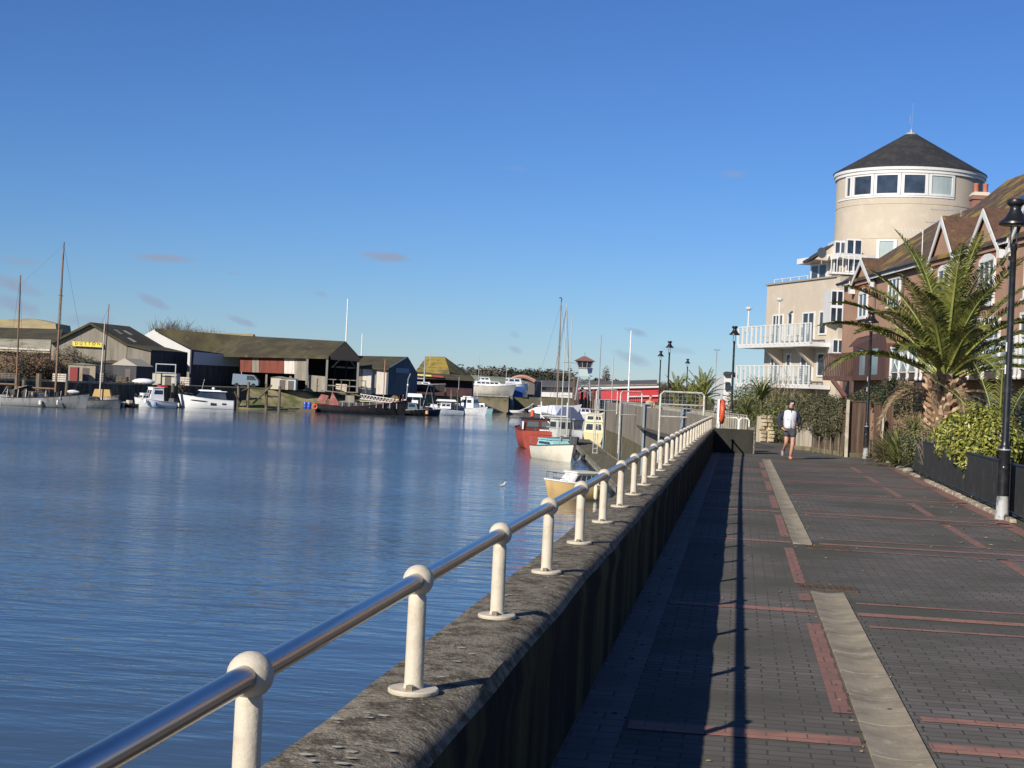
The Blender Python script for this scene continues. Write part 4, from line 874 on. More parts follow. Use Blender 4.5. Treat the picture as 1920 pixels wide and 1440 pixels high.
for a, b in zip(pil[:-1], pil[1:]):
    d = (b-a).normalized(); nn_ = Vector((-d.y, d.x, 0))*.0; mb = MB(); vert(mb, a+d*.15-R0*.02, b-d*.15-R0*.02, -1.0, 1.0, -.2); build('concrete_panel', mb, PANEL, ft)
    mb = MB(); vert(mb, a+d*.05, b-d*.05, -3.3, -1.02, -.25); build('weedy_face', mb, MUDW, ft)
mb = MB(); vert(mb, Vector((-1.05, 47.8, 0)), pil[0], -3.3, .7, -.3); tag(build('quay_return_wall', mb, WALLT), 'short stretch of quay wall joining the end wall to the flood wall', 'wall')
# railings along the top behind the flood wall
def tube_rail(name, pts, z0, z1, n, label, mat, bars=True, r=.022, mid=False, group=None):
    t = thing(name, pts[0], label, 'railing', group=group); pts = [Vector(p) for p in pts]
    mb = MB(); mb.tube([p+Vector((0, 0, z1)) for p in pts], r*1.2, 6); mb2 = MB(); mb2.tube([p+Vector((0, 0, z0+.1)) for p in pts], r, 6); build('top_rail', mb, mat, t); build('bottom_rail', mb2, mat, t)
    L_ = sum((b-a).length for a, b in zip(pts[:-1], pts[1:])); k = 0; mbp = MB(); mbb = MB()
    for a, b in zip(pts[:-1], pts[1:]):
        m_ = max(1, int(n*(b-a).length/L_))
        for i in range(m_+1):
            p = a.lerp(b, i/m_)
            if k % 12 == 0: mbp = MB(); mbp.tube([p+Vector((0, 0, 0)), p+Vector((0, 0, z1))], r*1.4, 6); build('post', mbp, mat, t)
            elif bars: mbb.box((p.x, p.y, (z0+z1)/2+.05), (.07, .02, z1-z0-.12), YAW)
            k += 1
    if bars: build('pickets', mbb, mat, t)['kind'] = 'stuff'
    return t
tube_rail('picket_railing', [at(1412, 800, 56)*1 for _ in (0,)]+[at(1340, 790, 66), at(1240, 770, 84), at(1180, 760, 104)], 0, 1.0, 70, 'pale picket railing lining the path behind the flood wall', GP) if False else None
prs = [Vector((at(x, 780, Z).x, at(x, 780, Z).y, 0)) for x, Z in ((1400, 52), (1345, 60), (1290, 70), (1225, 88), (1175, 108))]
tube_rail('picket_railing', prs, .1, 1.1, 90, 'pale picket railing lining the path behind the flood wall', M('weathered_pickets', (.36, .33, .26), .8, (.26, .24, .19), 2))
def gate_frame(px0, px1, Z, ztop, zbot, label, bars):
    a = at(px0, 760, Z); b = at(px1, 760, Z*1.01); a.z = b.z = 0; t = thing('access_gate', a, label, 'gate', group='tubular access gates on the flood wall')
    mb = MB(); r = .04; d = (b-a).normalized()
    mb.tube([a+ZUP*zbot, a+ZUP*(ztop-.12), a+d*.12+ZUP*ztop, b-d*.1+ZUP*ztop, b+ZUP*(ztop-.1), b+ZUP*max(zbot, .3)], r, 8); build('hoop', mb, GP, t)
    for z in bars: mb = MB(); mb.tube([a+ZUP*z, b+ZUP*z], r*.75, 8); build('crossbar', mb, GP, t)
    mb = MB()
    for i in range(1, 10): p = a.lerp(b, i/10); mb.tube([p+ZUP*bars[0], p+ZUP*ztop], .006, 4)
    for i in range(1, 6): z = bars[0]+(ztop-bars[0])*i/6; mb.tube([a+ZUP*z, b+ZUP*z], .006, 4)
    build('wire_mesh', mb, GALV, t)
gate_frame(1238, 1320, 59, 1.80, -1.3, 'nearest and largest tubular gate hoop on the flood wall', (.85, 1.32))
gate_frame(1163, 1203, 84, 1.78, -1.6, 'middle tubular gate hoop above the second steel pile', (.5, 1.15))
gate_frame(1118, 1157, 100, 1.85, -1.6, 'farthest tubular gate hoop, over the ladder', (.5, 1.2))
# ladder
t = thing('steel_ladder', at(1115, 790, 101), 'thin steel ladder beside the farthest flood wall pile', 'ladder'); a = at(1114, 790, 101); mb = MB()
for dx in (0, .28): mb.tube([(a+R0*dx).to_2d().to_3d()+ZUP*-2.6, (a+R0*dx).to_2d().to_3d()+ZUP*1.2], .025, 5)
build('stile', mb, GP, t); mb = MB()
for i in range(11): q = (a+R0*.14).to_2d().to_3d(); mb.box((q.x, q.y, -2.3+i*.3), (.28, .03, .03), YAW)
build('rungs', mb, GP, t)
# yellow reed/grass tuft behind wall, leave as dry plant
strap_plant('dry_grass', 'straw-coloured dry grass tuft inside the tubular gate frame', 'plant', P(1297, 72), 60, .9, .05, G_BR, seed=77, droop=.6)
# ---- pontoon
DECK = M('weathered_decking', (.14, .12, .085), .9, (.09, .085, .05), 2, (.4, .6), bump=.5, bscale=12, brick=(1.6, .15, .02, (.18, .155, .11), (.03, .03, .02), 'wallx'))
pn = [cw(4.62, 60, 0), cw(4.75, 78, 0), cw(5.1, 131, 0)]; pr = [cw(6.45, 60, 0), cw(6.52, 92, 0), cw(6.75, 131, 0)]
pt = thing('pontoon', cw(5.5, 90, -2.35), 'long grey timber pontoon floating below the river wall', 'pontoon')
mb = MB(); mb.add([pn[0]-ZUP*2.35, pr[0]-ZUP*2.35, pr[1]-ZUP*2.35, pr[2]-ZUP*2.35, pn[2]-ZUP*2.35, pn[1]-ZUP*2.35], [(0, 1, 2, 3, 4, 5)])
mb = MB(); y = 0
for i in range(118):
    z_ = 60+i*.6; X0, X1 = 4.62+(z_-60)*.0068, 6.45+(z_-60)*.0042; c = cw((X0+X1)/2, z_+.29, -2.38); mb.box((c.x, c.y, c.z+random.uniform(-.008, .008)), (X1-X0, .57, .06), YAW)
build('deck_boards', mb, M('weathered_decking', (.14, .12, .085)), pt)
mb = MB()
for a, b in ((pn[0], pn[2]), (pr[0], pr[2])):
    mb.prism([a+ZUP*-2.34, b+ZUP*-2.34, b+ZUP*-2.62, a+ZUP*-2.62], R0*(.12 if a is pn[0] else -.12))
build('edge_beam', mb, M('grey_edge_timber', (.3, .27, .21), .9, (.12, .11, .07), 2, st=(1, .2, 1)), pt)
mb = MB()
for i in range(12): c = cw(5.55+(i*6)*.005, 62+i*6, -2.75); mb.box((c.x, c.y, c.z), (1.5, 2.4, .5), YAW)
build('float', mb, M('dark_float', (.03, .03, .028), .8), pt)
# ================================================================ far bank buildings
def pxp(pts): return [at(*p) for p in pts]
def bld(name, label, cat, base, parts, rz=YAW, group=None):
    # parts: (name, material, [(px,py,Z)...], extrusion vector or None) or (name, mat, MB)
    b = at(*base); t = thing(name, (b.x, b.y, 0), label, cat, rz, group)
    for q in parts:
        if isinstance(q[2], MB): build(q[0], q[2], q[1], t)
        else:
            mb = MB(); mb.prism(pxp(q[2]), q[3]); build(q[0], mb, q[1], t)
    return t
def drop(pts, Z=None):     # wall polygon: top edge pixels, straight down to z=0
    a = pxp(pts); return a+[Vector((p.x, p.y, -.1)) for p in reversed(a)]
def wall_mb(pts, vec): mb = MB(); mb.prism(drop(pts), vec); return mb
MOSS = M('mossy_sheet_roof', (.075, .065, .03), .95, (.045, .036, .02), .35, (.4, .62), st=(1, 1, 1), c3=(.12, .10, .06), s3=.8, t3=(.58, .75), bump=.6, bscale=3, dist=.1)
MOSSY2 = M('yellow_lichen_roof', (.34, .25, .04), .95, (.12, .10, .05), .22, (.45, .6), c3=(.08, .07, .05), s3=.8, t3=(.55, .7))
TAN = M('tan_sheet_roof', (.42, .34, .17), .9, (.3, .25, .14), .3)
GREYC = M('grey_fibre_cement', (.28, .25, .2), .95, (.18, .16, .125), .5, (.35, .65), st=(2.2, 2.2, .3), c3=(.36, .33, .27), s3=.7, t3=(.55, .75))
DKT = M('tarred_boards', (.06, .06, .065), .9, (.13, .12, .11), .9, (.5, .7), st=(2.5, 2.5, .25), c3=(.02, .02, .02), s3=.8)
RUSTW = M('rusty_corrugated_sheet', (.20, .05, .03), .9, (.10, .035, .025), 1.2, (.4, .65), st=(3, 3, .25), c3=(.3, .14, .1), s3=.7, t3=(.6, .75))
PALEW = M('peeling_white_boards', (.6, .54, .46), .9, (.33, .26, .2), .9, (.5, .7), st=(3, 3, .3))
ORW = M('orange_brick_wall', (.42, .2, .11), .9, (.3, .16, .1), .4)
BLKI = M('black_shed_interior', (.012, .012, .014), .95)
BILL = M('pale_billboard', (.55, .58, .62), .6)
NAVYW = M('blue_grey_boards', (.075, .10, .13), .8, (.05, .07, .095), .8, st=(2, 2, .3))
REDW = M('bright_red_wall', (.55, .035, .04), .6, (.45, .03, .035), .3)
MARW = M('maroon_boards', (.07, .03, .035), .9, (.04, .02, .02), 1)
dn = -ZUP*.35
bld('warehouse', 'pale tan hipped-roof warehouse behind the mossy roof at the left edge', 'building', (50, 660, 300), [
    ('roof', TAN, [(-30, 600, 300), (60, 597, 304), (104, 607, 300), (106, 622, 296), (-30, 620, 296)], FH*10), ('wall', GREYC, wall_mb([(-30, 619, 298), (104, 621, 298)], FH*12))])
bld('warehouse', 'long mossy brown roofed shed at the left edge behind the orange building', 'building', (50, 660, 256), [
    ('roof', MOSS, [(-40, 613, 262), (118, 617, 262), (112, 640, 250), (-40, 636, 250)], dn), ('wall', GREYC, wall_mb([(-40, 632, 252), (112, 637, 252)], FH*12))])
bld('low_building', 'low orange-red building with pale lichened eaves behind the ketch masts', 'building', (45, 670, 236), [
    ('roof', M('white_lichen_roof', (.42, .38, .28), .95, (.2, .19, .12), .4), [(-40, 634, 242), (96, 637, 242), (94, 658, 234), (-40, 652, 234)], dn), ('wall', ORW, wall_mb([(-40, 651, 235), (92, 656, 235)], FH*7)),
    ('lintel_band', PALEW, [(-40, 649, 233.8), (93, 655, 233.8), (93, 658, 233.8), (-40, 652, 233.8)], FH*.1)])
# grey gable shed with yellow sign
sg = bld('boat_shed', 'grey gabled boat shed carrying the yellow lettered sign', 'building', (170, 690, 225), [
    ('wall', GREYC, (lambda: (lambda m: m)(MB().prism(pxp([(97, 642, 225), (170, 606, 225), (238, 646, 225)])+[Vector((at(238, 646, 225).x, at(238, 646, 225).y, -.1)), Vector((at(97, 642, 225).x, at(97, 642, 225).y, -.1))], FH*18)))()),
    ('roof', MOSS, [(169, 604, 224.3), (243, 612, 245), (309, 651, 242), (239, 645, 224.3)], dn*1.0), ('roof', MOSS, [(169, 604, 224.3), (243, 612, 245), (180, 640, 246), (95, 641, 224.3)], dn*1.0)])
rq = pxp([(169, 604, 224.3), (243, 612, 245), (309, 651, 242), (239, 645, 224.3)])
for (u, v) in ((.3, .3), (.55, .3), (.3, .68)):
    rp = lambda a, b: rq[0].lerp(rq[1], a).lerp(rq[3].lerp(rq[2], a), b)+ZUP*.04
    mb = MB(); mb.prism([rp(u, v), rp(u+.07, v), rp(u+.07, v+.2), rp(u, v+.2)], ZUP*.04); build('skylight', mb, M('pale_skylight', (.5, .47, .4), .6), sg)
bld('lean_to', 'lower grey sheeted extension on the right of the signed shed', 'building', (262, 690, 226), [
    ('front_wall', GREYC, wall_mb([(239, 648, 224.6), (283, 658, 224.6)], FH*8)), ('roof', MOSS, [(238, 645, 224.2), (310, 651, 240), (352, 661, 240), (284, 656, 224.2)], dn*.6),
    ('side_wall', DKT, (lambda m: m)(MB().prism(drop([(283.5, 659, 224.7), (352, 663, 239)]), -R0*.2)))])
ys_ = at(164, 645, 224.4)
ys = thing('shop_sign', ys_, 'yellow sign board with spaced dark capitals on the grey gable', 'sign', YAW)
mb = MB(); mb.prism(pxp([(136, 640, 224.6), (191, 642.5, 224.6), (191.5, 651.5, 224.6), (136.5, 648.5, 224.6)]), -FH*.12); build('board', mb, M('sign_yellow', (.78, .62, .06), .6, (.6, .5, .1), 3), ys)
cu = bpy.data.curves.new('lettering', 'FONT'); cu.body = 'DUTTON'; cu.size = .6; cu.extrude = .006; cu.space_character = 1.75; cu.align_x = 'CENTER'; cu.align_y = 'CENTER'; cu.offset = .004
cu.materials.append(M('sign_black', (.03, .025, .015), .7)); tmpo = bpy.data.objects.new('tmp', cu); COL.objects.link(tmpo); dg = bpy.context.evaluated_depsgraph_get(); me_ = bpy.data.meshes.new_from_object(tmpo.evaluated_get(dg)); bpy.data.objects.remove(tmpo)
lt = bpy.data.objects.new('lettering', me_); COL.objects.link(lt); lt.parent = ys
lt.matrix_local = Matrix.Translation((0.0, .072, .03)) @ Matrix.Rotation(-.035*1, 4, 'Y') @ Matrix.Rotation(PI/2, 4, 'X')
# white gable and long boathouse
bl = bld('boathouse', 'long mossy-roofed boathouse with white gable, rusty red cladding and open black end', 'building', (480, 700, 240), [
    ('white_gable', WP, (lambda: MB().prism(pxp([(262, 633, 245.6), (290, 617, 245.6), (387, 665, 245.6)])+[Vector((at(387, 665, 245.6).x, at(387, 665, 245.6).y, 2)), Vector((at(262, 633, 245.6).x, at(262, 633, 245.6).y, 2))], FH*14))()),
    ('roof', MOSS, [(290, 615.5, 245), (452, 629, 246), (440, 665, 236), (387, 664, 244)], dn), ('roof', MOSS, [(452, 629, 246), (648, 640, 234), (616, 668.5, 226), (440, 665, 236)], dn),
    ('roof', MOSS, [(290, 615.5, 245.2), (452, 629, 246.2), (648, 640, 234.2), (676, 671, 243), (480, 664, 258), (330, 650, 262)], dn),
    ('dark_side_wall', DKT, (lambda: MB().prism(drop([(357, 655, 232), (451, 668, 244)]), R0*.2))()),
    ('gable_cladding', M('black_gable', (.018, .016, .016), .9), [(616, 669, 226.4), (648, 642, 226.8), (676, 673, 227.2), (672, 678, 227.2), (618, 674, 226.4)], FH*.3),
    ('back_wall', BLKI, (lambda: MB().prism(drop([(600, 672, 238), (680, 674, 238)]), FH*.3))()),
    ('side_back_wall', BLKI, (lambda: MB().prism(drop([(455, 668, 252), (612, 670, 240)]), FH*.3))()),
    ('lower_wall', GREYC, (lambda: MB().prism(drop([(578, 703, 229.2), (611, 706, 228)]), FH*.2))()),
    ('white_strip', PALEW, [(622, 686, 237.6), (672, 689, 237.6), (672, 692, 237.6), (622, 689, 237.6)], FH*.1)])
mb = MB(); mb.prism(pxp([(366, 659.5, 233), (450, 667.5, 243.4), (448, 687.5, 243.4), (364, 683.5, 233)]), -R0*.12+FH*0); 
tag(build('billboard', MB().prism(pxp([(366, 659.5, 232.6), (450, 667.5, 243.2), (448, 687.5, 243.2), (364, 683.5, 232.6)]), (R0*-.12-FH*.25)), BILL), 'blank pale blue-white board on the dark side wall of the boathouse', 'board')
for i, (x0, x1, mt) in enumerate(((450, 473, RUSTW), (473, 485, GREYC), (485, 533, RUSTW), (533, 552, PALEW), (552, 578, GREYC))):
    za = 236.5-(x0-450)*.058; zb_ = 236.5-(x1-450)*.058; y0 = 665+(x0-450)*.024; y1 = 665+(x1-450)*.024; yb0 = 697+(x0-450)*.04; yb1 = 697+(x1-450)*.04
    if mt is GREYC and i == 4: yb0, yb1 = 712, 714
    build('cladding_panel', MB().prism(pxp([(x0, y0, za), (x1, y1, zb_), (x1, yb1, zb_), (x0, yb0, za)]), FH*.2), mt, bl)
for px, y0, Z in ((614, 672, 226.5), (672, 677, 227.5), (577, 668, 228.5), (545, 705, 231), (500, 702, 233)):
    a = at(px, y0, Z); mb = MB(); mb.box((a.x, a.y, a.z/2), (.3, .3, a.z), YAW); build('post', mb, M('grey_post', (.2, .19, .17), .9), bl)
for px in (629, 650, 667):
    a = at(px, 675, 237.4); mb = MB(); mb.tube([Vector((a.x, a.y, 0)), Vector((a.x, a.y, a.z+1))], .12, 5); build('inner_post', mb, DKT, bl)
for px, p2, Z in ((622, 640, 227), (666, 655, 227)):
    mb = MB(); mb.tube([at(px, 689, Z+6), at(p2, 672, Z+6)], .08, 4); build('truss_brace', mb, PALEW if px < 640 else GREYC, bl)
bld('warehouse', 'pale tan roofed warehouse peeping over the long mossy boathouse', 'building', (400, 690, 300), [
    ('roof', TAN, [(318, 621, 304), (474, 626, 304), (480, 638, 298), (322, 636, 298)], dn), ('end_gable', DKT, [(471, 638, 298), (476, 626, 301), (482, 639, 304)], FH*.5), ('wall', GREYC, wall_mb([(322, 632, 300), (478, 637, 300)], FH*10))])
# blue-gabled shed
bs = bld('boat_shed', 'small boat shed with dark blue gable and pale boarded side', 'building', (725, 710, 235), [
    ('roof', MOSS, [(672, 667, 238), (765, 669, 238), (729, 691, 229.5), (672, 688, 230)], dn*.7), ('roof', MOSS, [(672, 667, 238.2), (765, 669, 238.2), (783, 700, 246), (690, 690, 246)], dn*.7),
    ('blue_gable', NAVYW, (lambda: MB().prism(pxp([(729, 691, 230), (764, 670, 234.5), (783, 700, 240)])+[Vector((at(783, 700, 240).x, at(783, 700, 240).y, -.1)), Vector((at(729, 691, 230).x, at(729, 691, 230).y, -.1))], -R0*.3))())])
for x0, x1, mt in ((672, 681, GREYC), (681, 699, PALEW), (699, 707, GREYC), (707, 728.5, PALEW)):
    build('side_panel', MB().prism(drop([(x0, 689.5, 230.2), (x1, 690.5, 230.2)]), FH*.3), mt, bs)
build('name_board', MB().prism(pxp([(744, 690, 231.6), (767, 691, 234.4), (767, 700, 234.4), (744, 699, 231.6)]), -FH*.3-R0*.1), M('pale_blue_board', (.2, .26, .32), .7), bs)
for px in (736, 753): build('window', MB().prism(pxp([(px, 720, 230.6+(px-729)*.18), (px+9, 720, 232.2+(px-729)*.18), (px+9, 734, 232.2+(px-729)*.18), (px, 734, 230.6+(px-729)*.18)]), -FH*.3-R0*.1), M('pale_blue_board', (.2, .26, .32)), bs)
# lichen hipped roof
bld('hipped_building', 'building with big yellow-lichened hipped roof and maroon walls', 'building', (830, 710, 268), [
    ('roof', MOSSY2, [(776, 700, 262), (800, 668, 272), (834, 669, 272), (843, 698, 262)], dn), ('roof', MOSSY2, [(834, 669, 272), (884, 705, 278), (843, 698, 262)], dn),
    ('lower_roof', MOSS, [(770, 696, 262.5), (884, 704, 262.5), (890, 712, 258), (772, 706, 258)], dn*.7), ('wall', MARW, wall_mb([(775, 702, 260), (886, 710, 260)], FH*10)),
    ('yellow_fascia', M('yellow_trim', (.7, .55, .15), .7), [(781, 701, 257.5), (809, 703, 257.5), (809, 706, 257.5), (781, 704, 257.5)], FH*.2),
    ('red_fascia', M('red_trim', (.35, .05, .05), .7), [(810, 703, 257.5), (831, 705, 257.5), (831, 708, 257.5), (810, 706, 257.5)], FH*.2)])
bld('low_shed', 'long low pale green roofed shed behind the boats ashore', 'building', (930, 715, 335), [
    ('roof', M('pale_green_roof', (.26, .29, .2), .9, (.17, .19, .13), .2), [(868, 702, 345), (972, 709, 345), (992, 719, 328), (872, 716, 328)], dn), ('wall', DKT, wall_mb([(872, 715, 330), (990, 718, 330)], FH*10))])
mb = MB(); vs = []
arc = [at(955+48*i/12, 718-13*math.sin(PI*(i+2)/16)+2*i/12, 350) for i in range(13)]
mb.tube(arc, .45, 6); bt = thing('arched_hangar', at(980, 720, 352), 'rust-coloured arched roof edge of a hangar below the dark trees', 'building', YAW); build('arch_edge', mb, M('rust_pink', (.42, .22, .16), .9), bt)
mb = MB(); mb.prism(arc+[Vector((arc[-1].x, arc[-1].y, 0)), Vector((arc[0].x, arc[0].y, 0))], FH*20+R0*2); mb.v = [q+FH*.6 for q in mb.v]; build('body', mb, M('grey_hangar', (.13, .12, .11), .9), bt)
wl = bld('low_white_building', 'low white building with dark windows and grey roof across the river', 'building', (1040, 728, 385), [
    ('roof', M('dark_grey_roof', (.09, .09, .09), .9), [(996, 712, 392), (1078, 715, 392), (1080, 724, 382), (994, 722, 382)], dn), ('wall', WP, wall_mb([(996, 722, 384), (1078, 724, 384)], FH*8))])
for px in (1006, 1017, 1052, 1064): build('window', MB().prism(pxp([(px, 725, 383.8), (px+6, 725.3, 383.8), (px+6, 731, 383.8), (px, 731, 383.8)]), -FH*.1), GLASS, wl)
rb = bld('red_building', 'long bright red building with white roof line across the water', 'building', (1160, 735, 366), [
    ('wall', REDW, wall_mb([(1084, 730, 366), (1236, 727, 366)], FH*14)), ('white_eave', WP, [(1084, 726.5, 365.5), (1236, 723.5, 365.5), (1236, 727, 365.5), (1084, 730, 365.5)], -FH*.2),
    ('white_rail', WP, [(1176, 742.5, 365.4), (1236, 741, 365.4), (1236, 743, 365.4), (1176, 744.5, 365.4)], -FH*.2)])
rr_ = bld('grey_roof_building', 'grey roofed building rising just behind the red one', 'building', (1160, 722, 395), [('roof', M('dark_grey_roof', (.09, .09, .09)), [(1070, 716, 402), (1232, 712, 402), (1232, 724, 392), (1070, 727, 392)], dn), ('wall', GREYC, wall_mb([(1070, 722, 394), (1232, 720, 394)], FH*10))])
# control tower
ct = thing('control_tower', (at(1096, 740, 300).x, at(1096, 740, 300).y, 0), 'harbour lookout tower with flared glass cabin and red-brown roof on lattice legs', 'tower', YAW)
def fr(mb, cx, Z, y0, y1, w0, w1, d0=None, d1=None):   # frustum between two pixel rows, half widths in metres
    a = at(cx, y0, Z); b = at(cx, y1, Z); vs = []
    for p, w_ in ((b, w1), (a, w0)):
        for sx, sy in ((-1, -1), (1, -1), (1, 1), (-1, 1)): vs.append(p+R0*sx*w_+FH*sy*w_)
    mb.add(vs, [(3, 2, 1, 0), (4, 5, 6, 7), (0, 1, 5, 4), (1, 2, 6, 5), (2, 3, 7, 6), (3, 0, 4, 7)])
mb = MB(); fr(mb, 1096, 300, 668, 677, .3, 2.05); build('roof', mb, M('redbrown_roof', (.2, .1, .08), .9), ct)
mb = MB(); fr(mb, 1096, 300, 678.5, 689, 1.55, 1.15); build('glass_cabin', mb, GLASS, ct)
mb = MB()
for sx in (-1, -.33, .33, 1): 
    a = at(1096, 678, 300)+R0*sx*1.6-FH*1.62; b = at(1096, 689, 300)+R0*sx*1.2-FH*1.22; mb.tube([a, b], .07, 4)
fr(mb, 1096, 300, 677, 678.4, 1.65, 1.65); fr(mb, 1096, 300, 689.1, 691, 1.25, 1.2); build('cabin_frame', mb, M('pinkish_frame', (.45, .36, .33), .7), ct)
mb = MB(); fr(mb, 1095, 300, 691.2, 706, 1.05, 1.0); build('lower_cabin', mb, M('pale_green_panel', (.42, .52, .5), .7), ct)
mb = MB(); fr(mb, 1106, 299, 690, 700, .55, .35); build('blue_sign', mb, M('navy_panel', (.03, .05, .14), .6), ct)
mb = MB()
for sx in (-1, 1):
    for sy in (-1, 1):
        a = at(1095, 706, 300)+R0*sx*1.0+FH*sy*1.0; b = Vector((a.x, a.y, 0))+R0*sx*.5; mb.tube([a, b], .12, 5)
for k in range(3):
    a = at(1095, 708+k*10, 300)+R0*-1.1-FH; b = at(1095, 718+k*10, 300)+R0*1.2-FH; mb.tube([a, b], .06, 4); a = at(1095, 708+k*10, 300)+R0*1.1-FH; b = at(1095, 718+k*10, 300)+R0*-1.2-FH; mb.tube([a, b], .06, 4)
build('lattice_legs', mb, GALV, ct)
mb = MB(); mb.tube([at(1096, 669, 300), at(1097, 660, 300)], .06, 4); build('aerial', mb, GALV, ct)
# small huts and clutter ashore
def hut(px, py, Z, w_, d_, h, mat, rmat, label, rz=0, cat='shed', pitch=.5):
    p = at(px, py, Z); t = thing('hut', (p.x, p.y, 0), label, cat, YAW+rz); mb = MB(); mb.box((0, 0, h/2), (w_, d_, h)); build('walls', mb, mat, t, local=True)
    mb = MB(); mb.prism([(-w_/2-.2, -d_/2-.15, h), (w_/2+.2, -d_/2-.15, h), (0, -d_/2-.15, h+pitch)], (0, d_+.3, 0)); build('roof', mb, rmat, t, local=True)
    mb = MB(); mb.box((w_*.15, -d_/2-.03, h*.42), (.8, .05, h*.8)); build('door', mb, M('hut_door', (.12, .1, .09), .8), t, local=True); return t
hut(210, 700, 214, 6, 4, 2.6, DKT, M('brown_felt', (.1, .08, .06), .95), 'low dark hut with brown roof in front of the signed shed', .25)
hut(248, 700, 213, 3.6, 4, 2.4, DKT, M('pale_felt', (.38, .34, .28), .9), 'dark hut with pale triangular gable by the grey extension', -.3, pitch=1.0)
hut(526, 725, 226, 2.6, 2, 1.7, M('cream_hut_wall', (.5, .46, .36), .9), M('grey_felt', (.2, .2, .18), .9), 'small cream hut in front of the rusty cladding', 0, pitch=.2)
hut(543, 726, 226, 2.0, 2, 1.6, M('pale_blue_hut', (.42, .48, .5), .9), M('grey_felt', (.2, .2, .18), .9), 'small pale bluish hut beside the cream one', 0, pitch=.2)
hut(156, 710, 200, 3.4, 2.5, 2.2, M('stone_hut', (.33, .28, .2), .9), M('grey_felt', (.2, .2, .18), .9), 'low stone-coloured store behind the ketch bow', .1, pitch=.25)
hut(312, 707, 208, 3.2, 2.4, 1.6, M('cream_hut_wall', (.5, .46, .36)), M('grey_felt', (.2, .2, .18), .9), 'cream crate-like store behind the two motor cruisers', 0, pitch=.1)
def frame_thing(name, px, py, Z, w_, h, label, cat, mat):
    p = at(px, py, Z); t = thing(name, (p.x, p.y, 0), label, cat, YAW); 
    for sx in (-1, 1): mb = MB(); mb.box((sx*w_/2, 0, h/2), (.12, .12, h)); build('upright', mb, mat, t, local=True)
    mb = MB(); mb.box((0, 0, h), (w_+.12, .13, .13)); mb.box((0, 0, h*.6), (w_, .1, .1)); build('crossbar', mb, mat, t, local=True); return t
frame_thing('hoist_frame', 310, 712, 206, 2.6, 2.8, 'open steel hoist frame standing above the white wheelhouse boat', 'frame', GALV)
mb = MB(); p = at(139, 715, 197); mb.box((p.x, p.y, .9), (1.0, .8, 1.9), YAW); tag(build('red_bin', mb, M('dark_red_box', (.22, .03, .025), .7)), 'narrow dark red cabinet on the quay behind the ketch', 'cabinet')
t = thing('parked_van', (at(462, 712, 230).x, at(462, 712, 230).y, 0), 'pale blue van parked beneath the rusty cladding', 'van', YAW)
mb = MB(); mb.prism([(-2, -.8, .4), (1.9, -.8, .4), (1.9, -.8, 1.1), (1.2, -.8, 1.9), (-1.9, -.8, 2.0)], (0, 1.6, 0)); build('body', mb, M('van_blue', (.16, .21, .27), .5), t, local=True)
mb = MB(); mb.prism([(.2, -.82, 1.15), (1.65, -.82, 1.15), (1.15, -.82, 1.75), (.2, -.82, 1.8)], (0, 1.64, 0)); build('window', mb, GLASS, t, local=True)
for x in (-1.3, 1.2): mb = MB(); mb.lathe((x, -.7, .35), [(.02, -.1), (.34, -.1), (.34, .1), (.02, .1)], 12, 'y'); build('wheel', mb, BLACK, t, local=True)
# quay faces and banks
TIMQ = M('dark_quay_timber', (.085, .065, .045), .95, (.2, .17, .12), .9, (.45, .7), st=(2, 2, .3), c3=(.03, .035, .015), s3=.7)
def quay(label, pts, z0, z1, mat, thick=.5, cap=None, name='quay_wall'):
    t = thing(name, pts[0], label, 'quay wall'); mb = MB()
    for a, b in zip(pts[:-1], pts[1:]): vert(mb, a, b, z0, z1, thick)
    build('face', mb, mat, t)
    if cap: 
        mb = MB()
        for a, b in zip(pts[:-1], pts[1:]): vert(mb, a-FH*.15, b-FH*.15, z1, z1+.25, thick+.3)
        build('capping', mb, cap, t)
    return t
lb = [cw(x, z-3.2, 0) for x, z in leftbank]
quay('dark timber-faced quay behind the old ketch', [cw(-70, 160), cw(-57, 184), cw(-49, 201)], -3.3, -.1, TIMQ, cap=M('pale_coping', (.42, .36, .26), .9, (.25, .22, .16), 2))
quay('mottled dark quay face behind the two motor cruisers', [cw(-49, 201), cw(-37, 218)], -3.3, .0, TIMQ)
quay('tan concrete quay wall below the white yachts ashore', [cw(-8.8, 282.5), cw(-.5, 287.5)], -3.3, -.0, M('tan_quay_concrete', (.42, .34, .2), .95, (.28, .24, .13), .5, c3=(.14, .15, .06), s3=.5), cap=PALEW)
quay('dark side of the dock beside the tan quay wall', [cw(-.5, 287.5), cw(.4, 329)], -3.3, .0, BLKI)
mb = MB(); pts = [cw(-37.5, 212, -3.2), cw(-31, 220, -3.2), cw(-15.5, 234, -3.2), cw(-8.8, 278, -3.2)]; top = [cw(-38, 222.5, .05), cw(-31, 230, .05), cw(-15.5, 244, .05), cw(-8.8, 285, .05)]
mb.add(pts+top, [(i, i+1, 4+i+1, 4+i) for i in range(3)]); struct('grassy_mud_bank', mb, M('sandy_grass_bank', (.36, .29, .14), .95, (.14, .15, .05), .35, (.42, .6), c3=(.1, .09, .05), s3=1.2, bump=.6, bscale=2))
